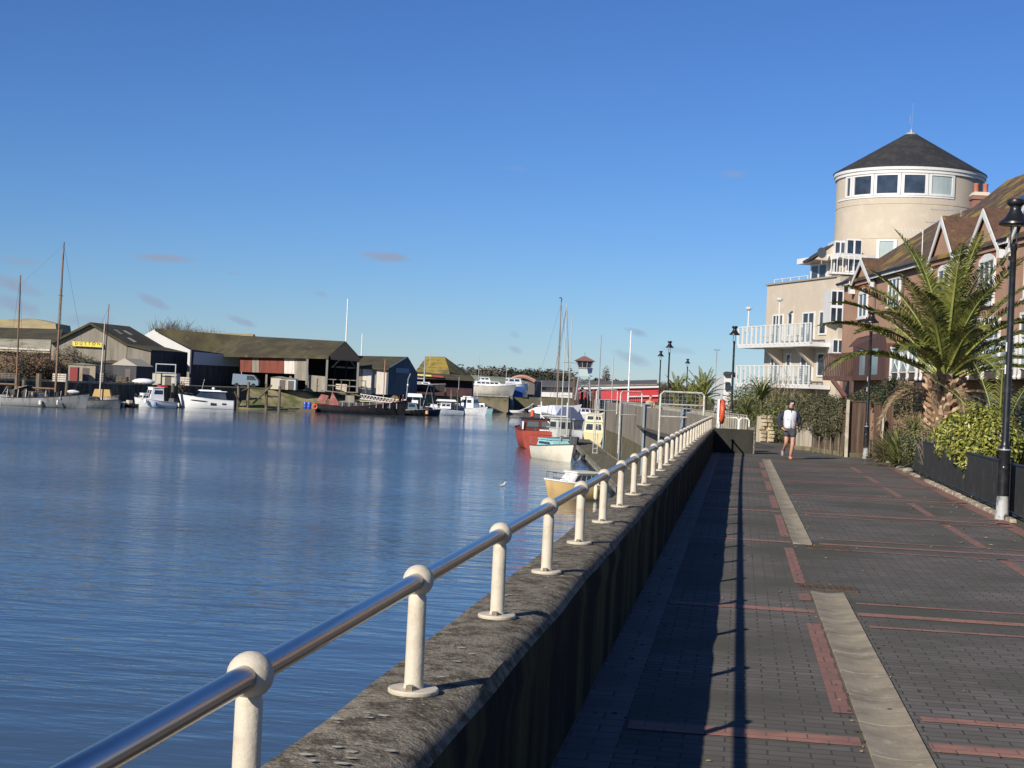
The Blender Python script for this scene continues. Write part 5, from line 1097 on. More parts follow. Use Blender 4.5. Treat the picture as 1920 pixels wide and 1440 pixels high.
# piles and jetties
OLDP = M('old_pile_timber', (.17, .14, .10), .95, (.08, .065, .045), 1.5, st=(2, 2, .4), c3=(.05, .055, .02), s3=.7)
def pile(px, py, Z, top, label, r=.16):
    p = at(px, py, Z); mb = MB(); mb.tube([(p.x, p.y, -3.4), (p.x+random.uniform(-.1, .1), p.y, top)], [r*1.1, r], 7); return tag(build('mooring_pile', mb, OLDP), label, 'pile', 'mooring piles on the far bank')
wd = ['left', 'second', 'third', 'fourth', 'fifth', 'sixth', 'seventh', 'eighth', 'ninth', 'tenth', 'eleventh', 'twelfth']
for i, (px, top, Z) in enumerate(((447, .3, 214), (465, .9, 215), (500, .8, 217), (524, .5, 218))):
    pile(px, 750, Z, top, '%s old timber pile of the jetty right of the modern cruiser, counting from the cruiser' % ['first', 'second', 'third', 'fourth'][i], .2)
t = thing('timber_jetty', at(485, 750, 216), 'broken timber jetty beams leaning between old piles', 'jetty'); 
for a, b in (((447, 735, 214), (467, 728, 215)), ((474, 757, 216), (510, 722, 217)), ((497, 742, 217), (524, 744, 218)), ((440, 735, 213), (450, 757, 214))):
    mb = MB(); mb.tube([at(*a), at(*b)], .12, 5); build('beam', mb, OLDP, t)
for i, (px, Z, top) in enumerate(((812, 240, 1.6), (835, 243, 1.3), (845, 243, 1.2), (858, 244, 1.1))): pile(px, 760, Z, top, ['tall grey post', 'grey post', 'short grey post', 'slim grey post'][i]+' on the quay below the boats ashore, number %s from the left' % ['one', 'two', 'three', 'four'][i])
for i, (px, Z, top, r) in enumerate(((72, 182, .9, .35), (31, 179, .6, .3), (45, 181, .1, .25), (124, 186, .2, .2), (204, 198, .1, .2), (222, 200, .3, .16), (228, 200, .0, .16), (297, 203, .2, .2), (323, 205, .3, .22))): pile(px, 740, Z, top, ['thick square-topped pile behind the ketch cockpit', 'thick dark pile at the foot of the ketch mizzen', 'short pile between ketch mizzen and cockpit', 'slim pile behind the ketch foredeck', 'slim pile left of the floating dinghies', 'grey pile behind the floating dinghies', 'shortest pile among the floating dinghies', 'pale pile right of the white wheelhouse boat', 'pile between the wheelhouse boat and the modern cruiser'][i], r)
p = at(958, 745, 294); mb = MB(); mb.tube([(p.x, p.y, -3.4), (p.x, p.y, 1.0)], .55, 8); tag(build('mooring_pile', mb, M('grey_dolphin', (.26, .27, .28), .8, (.15, .15, .15), 1)), 'thick grey pile at the corner of the tan quay wall', 'pile')
for i, (px, top) in enumerate(((1076, 4.5), (1090, 2.5), (1103, 2.8), (1112, 2.2), (1123, 2.6), (1083, 1.8), (1097, 1.9), (1108, 1.5))):
    p = at(px, 770, 305+i*2.5); mb = MB(); mb.tube([(p.x, p.y, -3.4), (p.x, p.y, top)], .3 if i else .5, 6); tag(build('mooring_pile', mb, M('brown_wet_pile', (.08, .045, .035), .9, (.14, .1, .08), 1)), ['tallest and thickest brown pile in the cluster below the lookout tower', 'second tallest brown pile, left of the lookout tower legs', 'brown pile directly under the lookout cabin', 'short brown pile right of the lookout tower legs', 'rightmost brown pile by the ladder', 'lower brown pile just right of the tallest one', 'middle low pile of the brown cluster', 'lowest brown pile, near the cream boat'][i], 'pile', 'brown piles below the lookout tower')
# trees and bushes on the far bank
BARK = M('winter_bark', (.16, .12, .10), .95, (.1, .08, .07), 3)
for i, (px, Z, h, n) in enumerate(((283, 330, 9.5, 16), (318, 325, 12.8, 20), (342, 328, 11.4, 18), (366, 326, 11.4, 18), (392, 330, 11, 16))):
    p = at(px, 680, Z); bare_plant('bare_tree', ['leftmost and lowest bare winter tree behind the white gable', 'tallest bare winter tree behind the boathouse roof', 'middle bare winter tree behind the boathouse roof', 'fourth bare winter tree from the left behind the boathouse roof', 'rightmost bare winter tree behind the boathouse roof'][i], 'tree', (p.x, p.y, 0), h, n*8, 60+i, BARK, .42, group='bare winter trees')
BR2 = leafmats('scrub', (.15, .11, .07), (.22, .17, .11), (.08, .065, .045), .9)
for i, (px, Z, r, h, lab) in enumerate(((20, 200, 3.2, 2.0, 'brown leafless scrub at the left edge above the quay'), (58, 202, 3.0, 2.2, 'brown scrub between the two ketch masts'), (125, 206, 2.6, 2.6, 'brown scrub in front of the grey gable, left of the dark bush'), (95, 204, 2.0, 1.5, 'low brown scrub behind the ketch main mast'))):
    shrub('scrub', lab, 'bush', [(P(px, Z, h*.8), (r, 2, h))], BR2, 4200, .26, seed=80+i, group='brown scrub on the far bank')
shrub('scrub', 'dark evergreen bush in front of the signed grey shed', 'bush', [(P(158, 206, 1.9), (2.2, 1.5, 1.5))], G_DK, 2400, .24, seed=90)
shrub('scrub', 'grey-brown heap of scrub and nets behind the white wheelhouse boat', 'bush', [(P(238, 203, -.6), (1.6, 1, 1.2)), (P(262, 204, -.5), (1.4, 1, 1.2)), (P(335, 208, -.5), (1.3, 1, 1.1))], BR2, 2200, .26, seed=91)
CON = leafmats('far_conifer', (.035, .045, .025), (.06, .07, .035), (.018, .024, .015), .9)
FARW = leafmats('far_wood', (.10, .085, .06), (.15, .125, .09), (.055, .055, .04), .95)
rw = random.Random(31); mb = MB()
for i in range(150):
    px = 850+i*2.8+rw.uniform(-2, 2); 
    topy = 689+rw.uniform(-5, 4) if px < 955 else (695+rw.uniform(-3, 4) if px < 1075 else 712+(px-1090)*.045+rw.uniform(-4, 3)); topy += 2
    Z = rw.uniform(430, 520); p = at(px, topy, Z); h = max(p.z, 3); leaf_clump(mb, (p.x, p.y, h*.55), (rw.uniform(2, 3.4), 3, h*.5), 80, 1.5, rw)
fw = build('distant_wood', mb, FARW); tag(fw, 'low band of grey-brown winter woodland along the far horizon', 'woodland'); fw['kind'] = 'stuff'
mb = MB()
for i in range(90):
    px = -40+i*15+rw.uniform(-3, 3); Z = rw.uniform(700, 800); p = at(px, 690, Z); h = rw.uniform(6, 9); leaf_clump(mb, (p.x, p.y, h*.5), (8, 5, h*.55), 50, 3.2, rw)
fw = build('distant_wood', mb, FARW); tag(fw, 'faint far line of hedgerow trees seen beyond the sheds', 'woodland'); fw['kind'] = 'stuff'
for i, px in enumerate((958, 968, 979, 990, 1002, 1013, 1032, 1044, 1056)):
    Z = 400+(i % 3)*6; p = at(px, 690+(i*7 % 5)+(3 if i > 5 else 0), Z); h = p.z
    t = thing('pine_tree', (p.x, p.y, 0), 'dark pine in the clump above the rust-coloured arched roof' if i < 6 else 'dark pine in the clump behind the tall yacht masts', 'tree', group='dark pines right of the arched roof' if i < 6 else 'dark pines behind the masts')
    mb = MB(); leaf_clump(mb, (p.x, p.y, h*.62), (1.5+(i % 2)*.5, 1.5, h*.42), 420, .7, rw); build('crown', mb, CON, t); mb = MB(); mb.tube([(p.x, p.y, 0), (p.x, p.y, h*.7)], [.25, .12], 6); build('trunk', mb, BARK, t)
p = at(1137, 687, 440); t = thing('poplar_tree', (p.x, p.y, 0), 'single tall slender bare poplar left of the white flagpole masts', 'tree'); mb = MB(); leaf_clump(mb, (p.x, p.y, p.z*.6), (1.3, 1.3, p.z*.42), 900, .5, rw, shell=.1); build('crown', mb, leafmats('poplar', (.16, .12, .1), (.22, .17, .14), (.1, .08, .07), .9), t); mb = MB(); mb.tube([(p.x, p.y, 0), (p.x, p.y, p.z*.9)], [.3, .05], 6); build('trunk', mb, BARK, t)
# small white house seen beyond the third lamp
hs_ = thing('white_house', (at(1376, 745, 150).x, at(1376, 745, 150).y, 0), 'small white-walled house behind the third street lamp', 'house', YAW)
mb = MB(); mb.prism(drop([(1358, 703, 150), (1376, 703, 150)]), FH*6); build('wall', mb, WP, hs_); mb = MB(); mb.prism(pxp([(1356, 703, 149.5), (1378, 703, 149.5), (1384, 709, 156), (1362, 701, 156)]), ZUP*.25); build('roof', mb, SLATE, hs_)
mb = MB(); p = at(1364, 724, 149.8); mb.box((p.x, p.y, p.z), (.45, .1, .8), YAW); build('window', mb, GLASS, hs_)
mb = MB(); a = at(1342, 705, 160); b = at(1343.5, 656, 160); mb.tube([Vector((a.x, a.y, 0)), Vector((a.x, a.y, b.z))], .05, 5); c = Vector((a.x, a.y, b.z)); mb.tube([c-R0*.35, c+R0*.35], .04, 4); tag(build('thin_mast', mb, GALV), 'thin T-topped grey pole above the small palms', 'pole')
# ================================================================ boats
def hull(L_, B, h0, h1, draft=.35, full=.75, transom=.7, rake=.35, sheer=.0, flare=.8):
    mb = MB(); n = 14; deck = []; rings = []
    for i in range(n+1):
        t = i/n; x = -L_/2+L_*t
        b = B/2*(transom+(1-transom)*min(1, t/.45)**.8) if t < .45 else B/2*max(0.0, 1-((t-.45)/.55)**(2.0*full+.6))
        b = max(b, .015); h = h0+(h1-h0)*t**1.6-sheer*math.sin(PI*t)
        xr = rake*max(0, (t-.6)/.4)**2
        fl = flare if t < .6 else flare-(flare-.45)*((t-.6)/.4)
        kb = -draft*(1-.9*max(0, (t-.75)/.25)**2)
        ring = []
        for yk, zk, xk in ((0, kb, -xr), (b*fl*.7, -draft*.35, -xr*.8), (b*fl, .08, -xr*.6), (b*(fl*.4+.6), h*.55, -xr*.3), (b, h, 0)): ring.append((x+xk, yk, zk))
        rings.append(ring)
    vs = []; k = 9
    for r in rings: vs += [(x, y, z) for x, y, z in r]+[(x, -y, z) for x, y, z in r[1:]]
    fs = []
    idx = [4, 3, 2, 1, 0, 5, 6, 7, 8]
    for i in range(n):
        for a, b in zip(idx[:-1], idx[1:]): fs.append((i*k+a, i*k+b, (i+1)*k+b, (i+1)*k+a))
    fs.append(tuple(idx)); fs.append(tuple(n*k+q for q in reversed(idx)))
    mb.add(vs, fs)
    dk = MB(); dv = []
    for r in rings: x, y, z = r[4]; dv += [(x, y*.97, z-.03), (x, -y*.97, z-.03)]
    dk.add(dv, [(2*i, 2*i+2, 2*i+3, 2*i+1) for i in range(n)])
    gw = MB(); gw.tube([(r[4][0], r[4][1], r[4][2]) for r in rings], .035*max(1, L_/8), 5); gw.tube([(r[4][0], -r[4][1], r[4][2]) for r in rings], .035*max(1, L_/8), 5)
    return mb, dk, gw
def boat(label, cat, loc, ang, L_, B, h0, h1, hm, dm, gm=None, name='moored_boat', group=None, wl=True, **k):
    t = thing(name, loc, label, cat, YAW+ang, group); a, b, c = hull(L_, B, h0, h1, **k)
    build('hull', a, hm, t, smooth=True, local=True, autos=50); build('deck', b, dm, t, local=True)
    build('gunwale', c, gm or dm, t, local=True); t['dims'] = (L_, B, h0, h1); return t
def cabin(t, x0, x1, w_, z0, h, mat, rf=.3, rb=.05, tw_=.85, nwin=3, front=True, roof=None, wh=(.45, .85), gl=None, name='cabin', over=.08):
    mb = MB(); lo = [(x0, w_/2), (x1, w_/2)]; xa, xb = x0+rb, x1-rf; wt = w_*tw_
    vs = [(x0, -w_/2, z0), (x1, -w_/2*.9, z0), (x1, w_/2*.9, z0), (x0, w_/2, z0), (xa, -wt/2, z0+h), (xb, -wt/2*.92, z0+h), (xb, wt/2*.92, z0+h), (xa, wt/2, z0+h)]
    mb.add(vs, [(3, 2, 1, 0), (4, 5, 6, 7), (0, 1, 5, 4), (1, 2, 6, 5), (2, 3, 7, 6), (3, 0, 4, 7)]); c = build(name, mb, mat, t, local=True)
    mb = MB(); mb.box(((xa+xb)/2, 0, z0+h+.03), (xb-xa+over*2, wt+over*2, .07), top=.96); build('cabin_roof', mb, roof or mat, c, local=True)
    gl = gl or GLASS; V = [Vector(q) for q in vs]
    class _G:
        def prism(self, q, v): g_ = MB(); g_.prism(q, v); build('cabin_window', g_, gl, c, local=True)
    g = _G()
    def lerp2(a, b, c_, d, u, v): return a.lerp(b, u).lerp(d.lerp(c_, u), v)
    for sg, (a, b, c_, d) in ((-1, (V[0], V[1], V[5], V[4])), (1, (V[3], V[2], V[6], V[7]))):
        for i in range(nwin):
            u0 = .08+.86*i/nwin; u1 = .08+.86*(i+.82)/nwin; q = [lerp2(a, b, c_, d, u, v) for u, v in ((u0, wh[0]), (u1, wh[0]), (u1, wh[1]), (u0, wh[1]))]
            g.prism(q, (0, sg*.015, 0))
    if front:
        a, b, c_, d = V[1], V[2], V[6], V[5]
        for i in range(2): q = [lerp2(a, b, c_, d, u, v) for u, v in ((.08+.46*i, wh[0]), (.46+.46*i, wh[0]), (.46+.46*i, wh[1]), (.08+.46*i, wh[1]))]; g.prism(q, (.015, 0, .005))
        a, b, c_, d = V[0], V[3], V[7], V[4]
        for i in range(2): q = [lerp2(a, b, c_, d, u, v) for u, v in ((.1+.45*i, wh[0]), (.45+.45*i, wh[0]), (.45+.45*i, wh[1]), (.1+.45*i, wh[1]))]; g.prism(q, (-.015, 0, .005))
    return c
def mast(t, x, z0, h, mat, r=.07, spread=(.5,), boom=None, stays=None, lean=0, y=0):
    mb = MB(); mb.tube([(x, y, z0), (x+lean, y, z0+h)], [r, r*.6], 7); m_ = build('mast', mb, mat, t, local=True)
    mb = MB()
    for s in spread: zz = z0+h*s; mb.tube([(x+lean*s, y-.07*h, zz), (x+lean*s, y+.07*h, zz)], .025, 4)
    if spread: build('spreader', mb, mat, m_, local=True)
    if boom: mb = MB(); mb.tube([(x, y, z0+boom[0]), (x-boom[1], y, z0+boom[0]+boom[2] if len(boom) > 2 else z0+boom[0])], r*.8, 6); build('boom', mb, mat, t, local=True)
    if stays:
        mb = MB()
        for (sx, sy, sz) in stays: mb.tube([(x+lean, y, z0+h*.98), (sx, sy, sz)], .014, 3)
        build('rigging', mb, M('rigging_wire', (.1, .1, .1), .6), t, local=True)
    return m_
def rails(t, pts, h, mat, n=6, r=.02):
    mb = MB(); P_ = [Vector(p) for p in pts]; mb.tube([p+Vector((0, 0, h)) for p in P_], r, 4)
    for a, b in zip(P_[:-1], P_[1:]):
        m_ = max(1, round((b-a).length/ .9))
        for i in range(m_+1): q = a.lerp(b, i/m_); mb.tube([q, q+Vector((0, 0, h))], r*.8, 4)
    build('guard_rail', mb, mat, t, local=True)
def outboard(t, x, z, mat): mb = MB(); mb.box((x-.2, 0, z+.25), (.35, .3, .45), top=.8); mb.box((x-.2, 0, z-.3), (.12, .1, .9)); build('outboard_motor', mb, mat, t, local=True)
def fender(t, x, y, z, mat=None, r=.12): mb = MB(); mb.lathe((x, y, z), [(.03, -.3), (r, -.22), (r, .2), (.03, .3)], 8); build('fender', mb, mat or M('fender_pale', (.62, .6, .52), .6), t, smooth=True, local=True)
WH = WHITE2; GRD = M('grubby_white_hull', (.5, .47, .40), .6, (.3, .27, .22), 1.2, (.45, .7), st=(1, 1, .4), c3=(.2, .15, .1), s3=.8, t3=(.62, .8))
DARKD = M('cluttered_dark_deck', (.05, .045, .04), .9, (.12, .1, .08), 3)
NAVY = M('navy_hull', (.015, .02, .04), .5, (.04, .045, .05), 2)
BLH = M('black_hull', (.012, .012, .015), .5, (.03, .025, .025), 1.5)
REDD = M('dark_red_paint', (.16, .018, .02), .6, (.09, .015, .015), 2)
BUFF = M('buff_hull', (.60, .42, .18), .45, (.46, .3, .13), 1.5, (.45, .7))
TURQ = M('turquoise_deck', (.30, .56, .55), .5, (.24, .46, .46), 2)
WOODM = M('varnished_spar', (.24, .13, .06), .6, (.14, .08, .045), 3)
ALU = M('pale_spar', (.42, .41, .38), .5)
def wl_(px, Z): p = at(px, 760, Z); return Vector((p.x, p.y, ZW))
# --- far bank, left to right
b = boat('navy-shadowed white hull cut off by the left frame edge', 'boat', wl_(-30, 177), .05, 7, 2.4, .9, 1.2, WH, WH)
b = boat('big old two-masted ketch with rust-streaked grey hull and cluttered dark deck', 'sailing boat', wl_(86, 176.5), PI*0+.03, 9.8, 3.2, .95, 1.75, M('streaked_grey_hull', (.27, .275, .27), .7, (.14, .14, .14), 1.2, (.5, .7), st=(1.5, 1.5, .3), c3=(.16, .1, .07), s3=.8, t3=(.64, .8)), DARKD, BLH, name='old_ketch', transom=.6, rake=.6, sheer=.1)
cabin(b, -2.6, .5, 1.9, .9, .75, DARKD, nwin=4, wh=(.3, .75)); mast(b, -3.4, .9, 14.0, WOODM, .13, (.42,), stays=[(-4.8, 0, 1.1), (-3, 1.4, 1), (-3, -1.4, 1)], lean=-.15, boom=(1.5, 2.4))
mast(b, 1.0, .9, 18.0, WOODM, .15, (.66,), boom=(1.2, 4.3), stays=[(5.0, 0, 2), (1, 1.5, 1.1), (1, -1.5, 1.1), (-3.3, 0, 14.0)], lean=.2)
for i, x in enumerate((-4.1, -2.9, -2.0, .2, 1.9)): mb = MB(); mb.tube([(x, -1.3, .95), (x+.1, -1.3, 1.9)], .05, 5); build('stanchion_post', mb, PALEW, b, local=True)
mb = MB(); mb.prism([(-4.3, -1.2, 1.5), (-1.9, -1.2, 2.35), (-1.9, 1.2, 2.35), (-4.3, 1.2, 1.5)], (0, 0, .05)); mb.prism([(-4.7, -1.0, 1.3), (-4.2, -1.0, 2.2), (-4.2, 1.0, 2.2), (-4.7, 1.0, 1.3)], (.05, 0, 0)); build('canvas_cover', mb, M('grey_green_tarp', (.24, .27, .24), .8, (.32, .34, .26), 1), b, local=True)
rc = random.Random(11)
for i in range(16):
    x = rc.uniform(-4, 3.2); mb = MB(); mb.box((x, rc.uniform(-1.1, .8), 1.1+rc.uniform(.1, .5)), (rc.uniform(.15, .7), rc.uniform(.2, .6), rc.uniform(.3, 1.1)), rc.uniform(0, 3)); build('deck_gear', mb, rc.choice((DARKD, DARKD, BLH, GREYC, DKT, WOODM)), b, local=True)
mb = MB(); mb.ball((3.1, -.3, 1.85), .75, 12, (1, .7, .32)); build('upturned_dinghy', mb, WH, b, smooth=True, local=True)
fender(b, -.2, -1.62, .5, r=.2); fender(b, 1.7, -1.6, .6, WHITE, .09)
rails(b, [(1.2, -1.5, 1.1), (3.4, -1.05, 1.4), (4.9, -.1, 1.75)], .55, BLH)
b = boat('small weathered grey sloop moored inside the ketch bow with two pale masts', 'sailing boat', wl_(176, 184), .05, 6.6, 2.3, .7, 1.1, M('dull_blue_grey_hull', (.16, .18, .2), .7, (.09, .1, .11), 2), DARKD, name='old_sloop', rake=.4)
cabin(b, -2, .8, 1.5, .7, .5, DARKD, nwin=2); mast(b, .6, .8, 9.6, PALEW, .1, (), stays=[(-2.8, .3, .8), (2.9, 0, 1)], lean=.25); mast(b, .9, .8, 11.6, WOODM, .09, (), stays=[(-2.8, 0, .8)], lean=.25, y=.4)
b = boat('pale dinghy with tan canvas hood behind the grey sloop', 'dinghy', wl_(196, 189)+Vector((0, 0, .35)), .1, 3.4, 1.6, .8, 1.1, PALEW, M('tan_canvas', (.5, .33, .12), .8), name='dinghy')
mb = MB(); mb.box((-.3, 0, 1.35), (2.2, 1.3, .9), top=.8); build('canvas_hood', mb, M('tan_canvas', (.5, .33, .12)), b, local=True)
for i, (px, Z, lab) in enumerate(((206, 190, 'small dark dinghy with white fender beside the sloop stern'), (222, 192, 'small grey tender on the float between sloop and wheelhouse boat'), (240, 194, 'dark open workboat left of the white wheelhouse boat'))):
    b = boat(lab, 'dinghy', wl_(px, Z), .2+i, 3.2, 1.4, .45, .6, [NAVY, M('grey_tender', (.3, .3, .3), .7), BLH][i], DARKD, PALEW, name='dinghy'); fender(b, 0, -.75, .3, WHITE)
    mb = MB(); mb.box((-.4, 0, .7), (.9, .5, .35)); build('deck_box', mb, PALEW, b, local=True)
mb = MB(); a = wl_(202, 193); mb.box((a.x, a.y, ZW+.2), (7.5, 1.4, .5), YAW+.2); tag(build('mooring_float', mb, BLKI), 'low black float between the grey sloop and the white wheelhouse boat', 'pontoon')
b = boat('white wheelhouse motor cruiser, bow towards the viewer, with red canopy top', 'motor cruiser', wl_(289, 198), PI+.62, 5.4, 2.5, .75, 1.25, WH, WH, GRD, name='motor_cruiser', transom=.85)
cabin(b, -.9, 1.0, 1.9, .9, 1.65, WH, rf=.45, nwin=1, wh=(.5, .82)); cabin(b, 1.0, 2.0, 1.4, 1.0, .75, WH, rf=.3, nwin=2, wh=(.3, .7), name='fore_cabin')
mb = MB(); mb.box((-1.0, 0, 2.75), (.9, 1.4, .2), top=.8); build('canopy', mb, M('red_canvas', (.4, .03, .03), .8), b, local=True); rails(b, [(2.5, .3, 1.2), (2.6, 0, 1.25), (2.5, -.3, 1.2)], .5, STEEL); fender(b, .4, 1.35, .5, M('blue_fender', (.1, .22, .5), .6), .2); fender(b, 1.6, 1.05, .8, WHITE, .16)
b = boat('modern white sports cruiser with dark hull window and dark wraparound screen', 'motor cruiser', wl_(386, 207), PI+.12, 7.4, 2.8, 1.15, 1.75, WH, WH, WH, name='sports_cruiser', transom=.9, rake=.9, full=.9, flare=.7)
cabin(b, -2.8, 1.7, 2.2, 1.25, 1.05, GLASS, rf=1.1, rb=.3, tw_=.8, nwin=0, front=False, roof=WH, name='wheelhouse', over=.25)
mb = MB(); mb.box((-.5, 0, 2.42), (3.2, 1.9, .14), top=.85); mb.ball((-.9, 0, 2.7), .22, 10, (1, 1, .8)); build('hardtop', mb, WH, b, local=True)
mb = MB(); mb.tube([(.6, .5, 2.4), (.3, .5, 3.9)], .02, 4); build('whip_aerial', mb, WHITE, b, local=True)
def hull_y(x, z, L_, B, h0, h1, full, transom, flare):       # half-breadth of the hull skin at height z
    t_ = (x+L_/2)/L_; b_ = B/2*(transom+(1-transom)*min(1, t_/.45)**.8) if t_ < .45 else B/2*(1-((t_-.45)/.55)**(2.0*full+.6))
    h = h0+(h1-h0)*t_**1.6; fl_ = flare if t_ < .6 else flare-(flare-.45)*((t_-.6)/.4); y1, y2, y3 = b_*fl_, b_*(fl_*.4+.6), b_
    return y1+(y2-y1)*(z-.08)/(h*.55-.08) if z < h*.55 else y2+(y3-y2)*(z-h*.55)/(h*.45)
for sg in (1, -1):
    for x0, x1, zl0, zl1, zu0, zu1 in ((-.3, 2.0, .80, .98, 1.02, 1.14), (-1.5, -.7, .42, .42, .74, .8), (-2.8, -2.2, .56, .56, .78, .8)):
        mb = MB(); n_ = 6; vs = []
        for i in range(n_+1):
            q = i/n_; x = x0+(x1-x0)*q; cap_ = .35 if (i in (0, n_) and x1 > 1) else 1
            zl, zu = zl0+(zl1-zl0)*q, zu0+(zu1-zu0)*q; zm = (zl+zu)/2; zl, zu = zm-(zm-zl)*cap_, zm+(zu-zm)*cap_
            for z in (zl, zu): vs.append((x, sg*(hull_y(x, z, 7.4, 2.8, 1.15, 1.75, .9, .9, .7)+.018), z))
        mb.add(vs, [(2*i, 2*i+2, 2*i+3, 2*i+1) for i in range(n_)]); build('hull_window', mb, GLASS, b, local=True)
rails(b, [(1.8, 1.15, 1.6), (3.3, .35, 1.75), (3.4, 0, 1.78), (3.3, -.35, 1.75), (1.8, -1.15, 1.6)], .3, STEEL)
b = boat('black inflatable tender between the wheelhouse boat and the sports cruiser', 'dinghy', wl_(325, 203), 1.2, 2.8, 1.5, .4, .5, BLH, BLH, BLH, name='dinghy'); mb = MB(); mb.box((0, 0, .9), (1.2, .9, .6), top=.8); build('console', mb, NAVY, b, local=True); fender(b, 0, .8, .35, WHITE, .15); fender(b, 0, -.8, .35, WHITE, .15)
# raft with blue drums
t = thing('work_raft', wl_(578, 216), 'small work raft carrying two blue drums left of the barge', 'raft', YAW); mb = MB(); mb.box((0, 0, .15), (2.2, 1.6, .4)); mb.box((-1.9, 0, .12), (1.8, .5, .12)); build('float', mb, M('raft_timber', (.12, .09, .06), .9), t, local=True)
for x in (-.45, .15): p = wl_(578, 216)+R0*x+Vector((0, 0, .36)); mb = MB(); mb.lathe(p, [(.27, 0), (.28, .04), (.28, .3), (.295, .32), (.28, .34), (.28, .62), (.295, .64), (.28, .66), (.28, .92), (.26, .95)], 14); tag(build('blue_drum', mb, M('blue_plastic', (.02, .08, .42), .4), None, smooth=True), ['left-hand blue plastic drum on the work raft', 'right-hand blue plastic drum on the work raft'][x > 0], 'drum')
p = wl_(584, 216)+R0*.5+Vector((0, 0, .75)); mb = MB(); torus(mb, (0, 0, 0), .3, .09, 16, 8); rz_ = Matrix.Rotation(YAW+PI/2, 4, 'Z'); mb.v = [rz_ @ q+p for q in mb.v]; tag(build('orange_ring', mb, ORG, smooth=True), 'orange ring leaning beside the blue drums on the raft', 'lifebuoy')
# barge
b = boat('long black and dark red barge with wheel shelter, white gangway and bare mast', 'barge', wl_(677, 219), PI*0+.08, 13.0, 3.6, 1.15, 2.15, BLH, REDD, REDD, name='river_barge', transom=.55, rake=.5, sheer=.35, full=1.1)
mb = MB(); mb.prism([(-6.2, -1.3, 1.6), (-5.0, -1.35, 1.2), (-4.6, -1.35, 2.3), (-5.6, -1.3, 2.5)], (0, 2.6, 0)); mb.prism([(-4.5, -1.4, 1.1), (-2.9, -1.4, 1.0), (-4.1, -1.4, 2.9)], (0, 2.8, 0)); build('stern_shelter', mb, M('faded_red_canvas', (.28, .09, .08), .9, (.4, .2, .18), 1), b, local=True)
mb = MB(); mb.box((.6, 0, 1.25), (7.0, 2.4, .5)); build('hatch_coaming', mb, M('dark_grey_steel', (.06, .065, .075), .8), b, local=True)
for i in range(9): x = -2.6+i*.95; mb = MB(); mb.box((x, -1.72+.02*i, 1.3), (.1, .1, .75)); build('hull_stanchion', mb, M('grey_stanchion', (.3, .3, .3), .7), b, local=True)
mast(b, 3.1, 1.2, 6.6, M('orange_brown_mast', (.38, .2, .13), .7), .09, (), boom=(.9, 3.0)); mb = MB(); mb.box((3.25, 0, 1.9), (.6, .6, 1.1)); build('winch_house', mb, REDD, b, local=True)
mb = MB()
for z0_, z1_ in ((2.75, 2.15), (2.1, 1.62)): mb.tube([(-.2, -.5, z0_), (5.4, -.5, z1_)], .06, 4); mb.tube([(-.2, .3, z0_), (5.4, .3, z1_)], .06, 4)
for i in range(12):
    x = -.1+i*.46; za = 2.75-.6*(x+.2)/5.6; zb2 = 2.1-.48*(x+.2)/5.6; mb.tube([(x, -.5, za), (x+.23, -.5, zb2)], .035, 3); mb.tube([(x+.23, -.5, zb2), (x+.46, -.5, za-.04)], .035, 3)
mb.box((2.6, -.1, 1.75), (5.6, .8, .05)); build('gangway', mb, WHITE, b, local=True)
mb = MB()
for x in (-2.2, -1.6, -1.0, 0): mb.tube([(x, .3, 1.2), (x, .3, 2.9)], .05, 4)
mb.tube([(-5.8, .4, 3.0), (-1.9, .4, 2.75)], .08, 4); mb.box((-1.6, .3, 2.95), (1.7, 1.2, .1)); mb.box((-1.6, .3, 1.9), (1.3, 1.0, 1.2), top=.9); build('deck_gear', mb, GREYC, b, local=True)
mb = MB()
for x in (4.7, 5.3, 5.8): mb.tube([(x, -.6, 2.0), (x+.05, -.6, 2.8)], .06, 4); mb.tube([(x, .6, 2.0), (x+.05, .6, 2.8)], .06, 4)
build('bow_posts', mb, REDD, b, local=True)
# workboats beside the barge
b = boat('black workboat with grey cabin and white canopy gear ahead of the barge', 'workboat', wl_(776, 224), .1, 4.4, 2.2, .7, 1.0, BLH, DARKD, GRD, name='workboat'); cabin(b, -.9, .6, 1.2, .75, 1.0, M('slate_blue_cabin', (.13, .18, .22), .6), nwin=1)
mb = MB(); mb.box((.0, 0, 2.9), (2.4, 1.2, .5), top=.85); mb.box((.1, -.3, 1.95), (.9, .4, .5)); mb.box((-1.5, 0, 2.1), (.6, .6, .3)); build('white_canopy', mb, WH, b, local=True)
mb = MB(); 
for x in (-1.6, -.2, .9): mb.tube([(x, -.5, .8), (x, -.4, 2.9)], .05, 4)
mb.tube([(1.2, 0, .8), (2.1, 0, 5.0), (3.0, 0, .9)], .07, 4); mb.tube([(-1.2, 0, .9), (-1.0, 0, 5.2), (-.7, 0, 6.0)], .07, 5); mb.ball((-1.0, 0, 4.3), .16, 8, (1, 1, 1.4)); build('gantry', mb, GALV, b, local=True)
fender(b, 1.9, -.7, .5, M('orange_buoy', (.75, .35, .15), .6), .22)
for i, (dx, mt, lab) in enumerate(((-1.9, ORG, 'orange'), )): mb = MB(); mb.box((dx, -.6, 1.15), (.9, .5, .4)); build('fish_crate', mb, M('orange_crate', (.5, .1, .04), .7), b, local=True)
b = boat('white sports fishing boat with stowed white canopy and pale blue hull side', 'motor boat', wl_(833, 236), PI+.25, 5.8, 2.2, .7, 1.2, M('pale_blue_hull', (.45, .5, .56), .4, (.3, .34, .4), 2), WH, WH, name='fishing_boat', transom=.85, rake=.5)
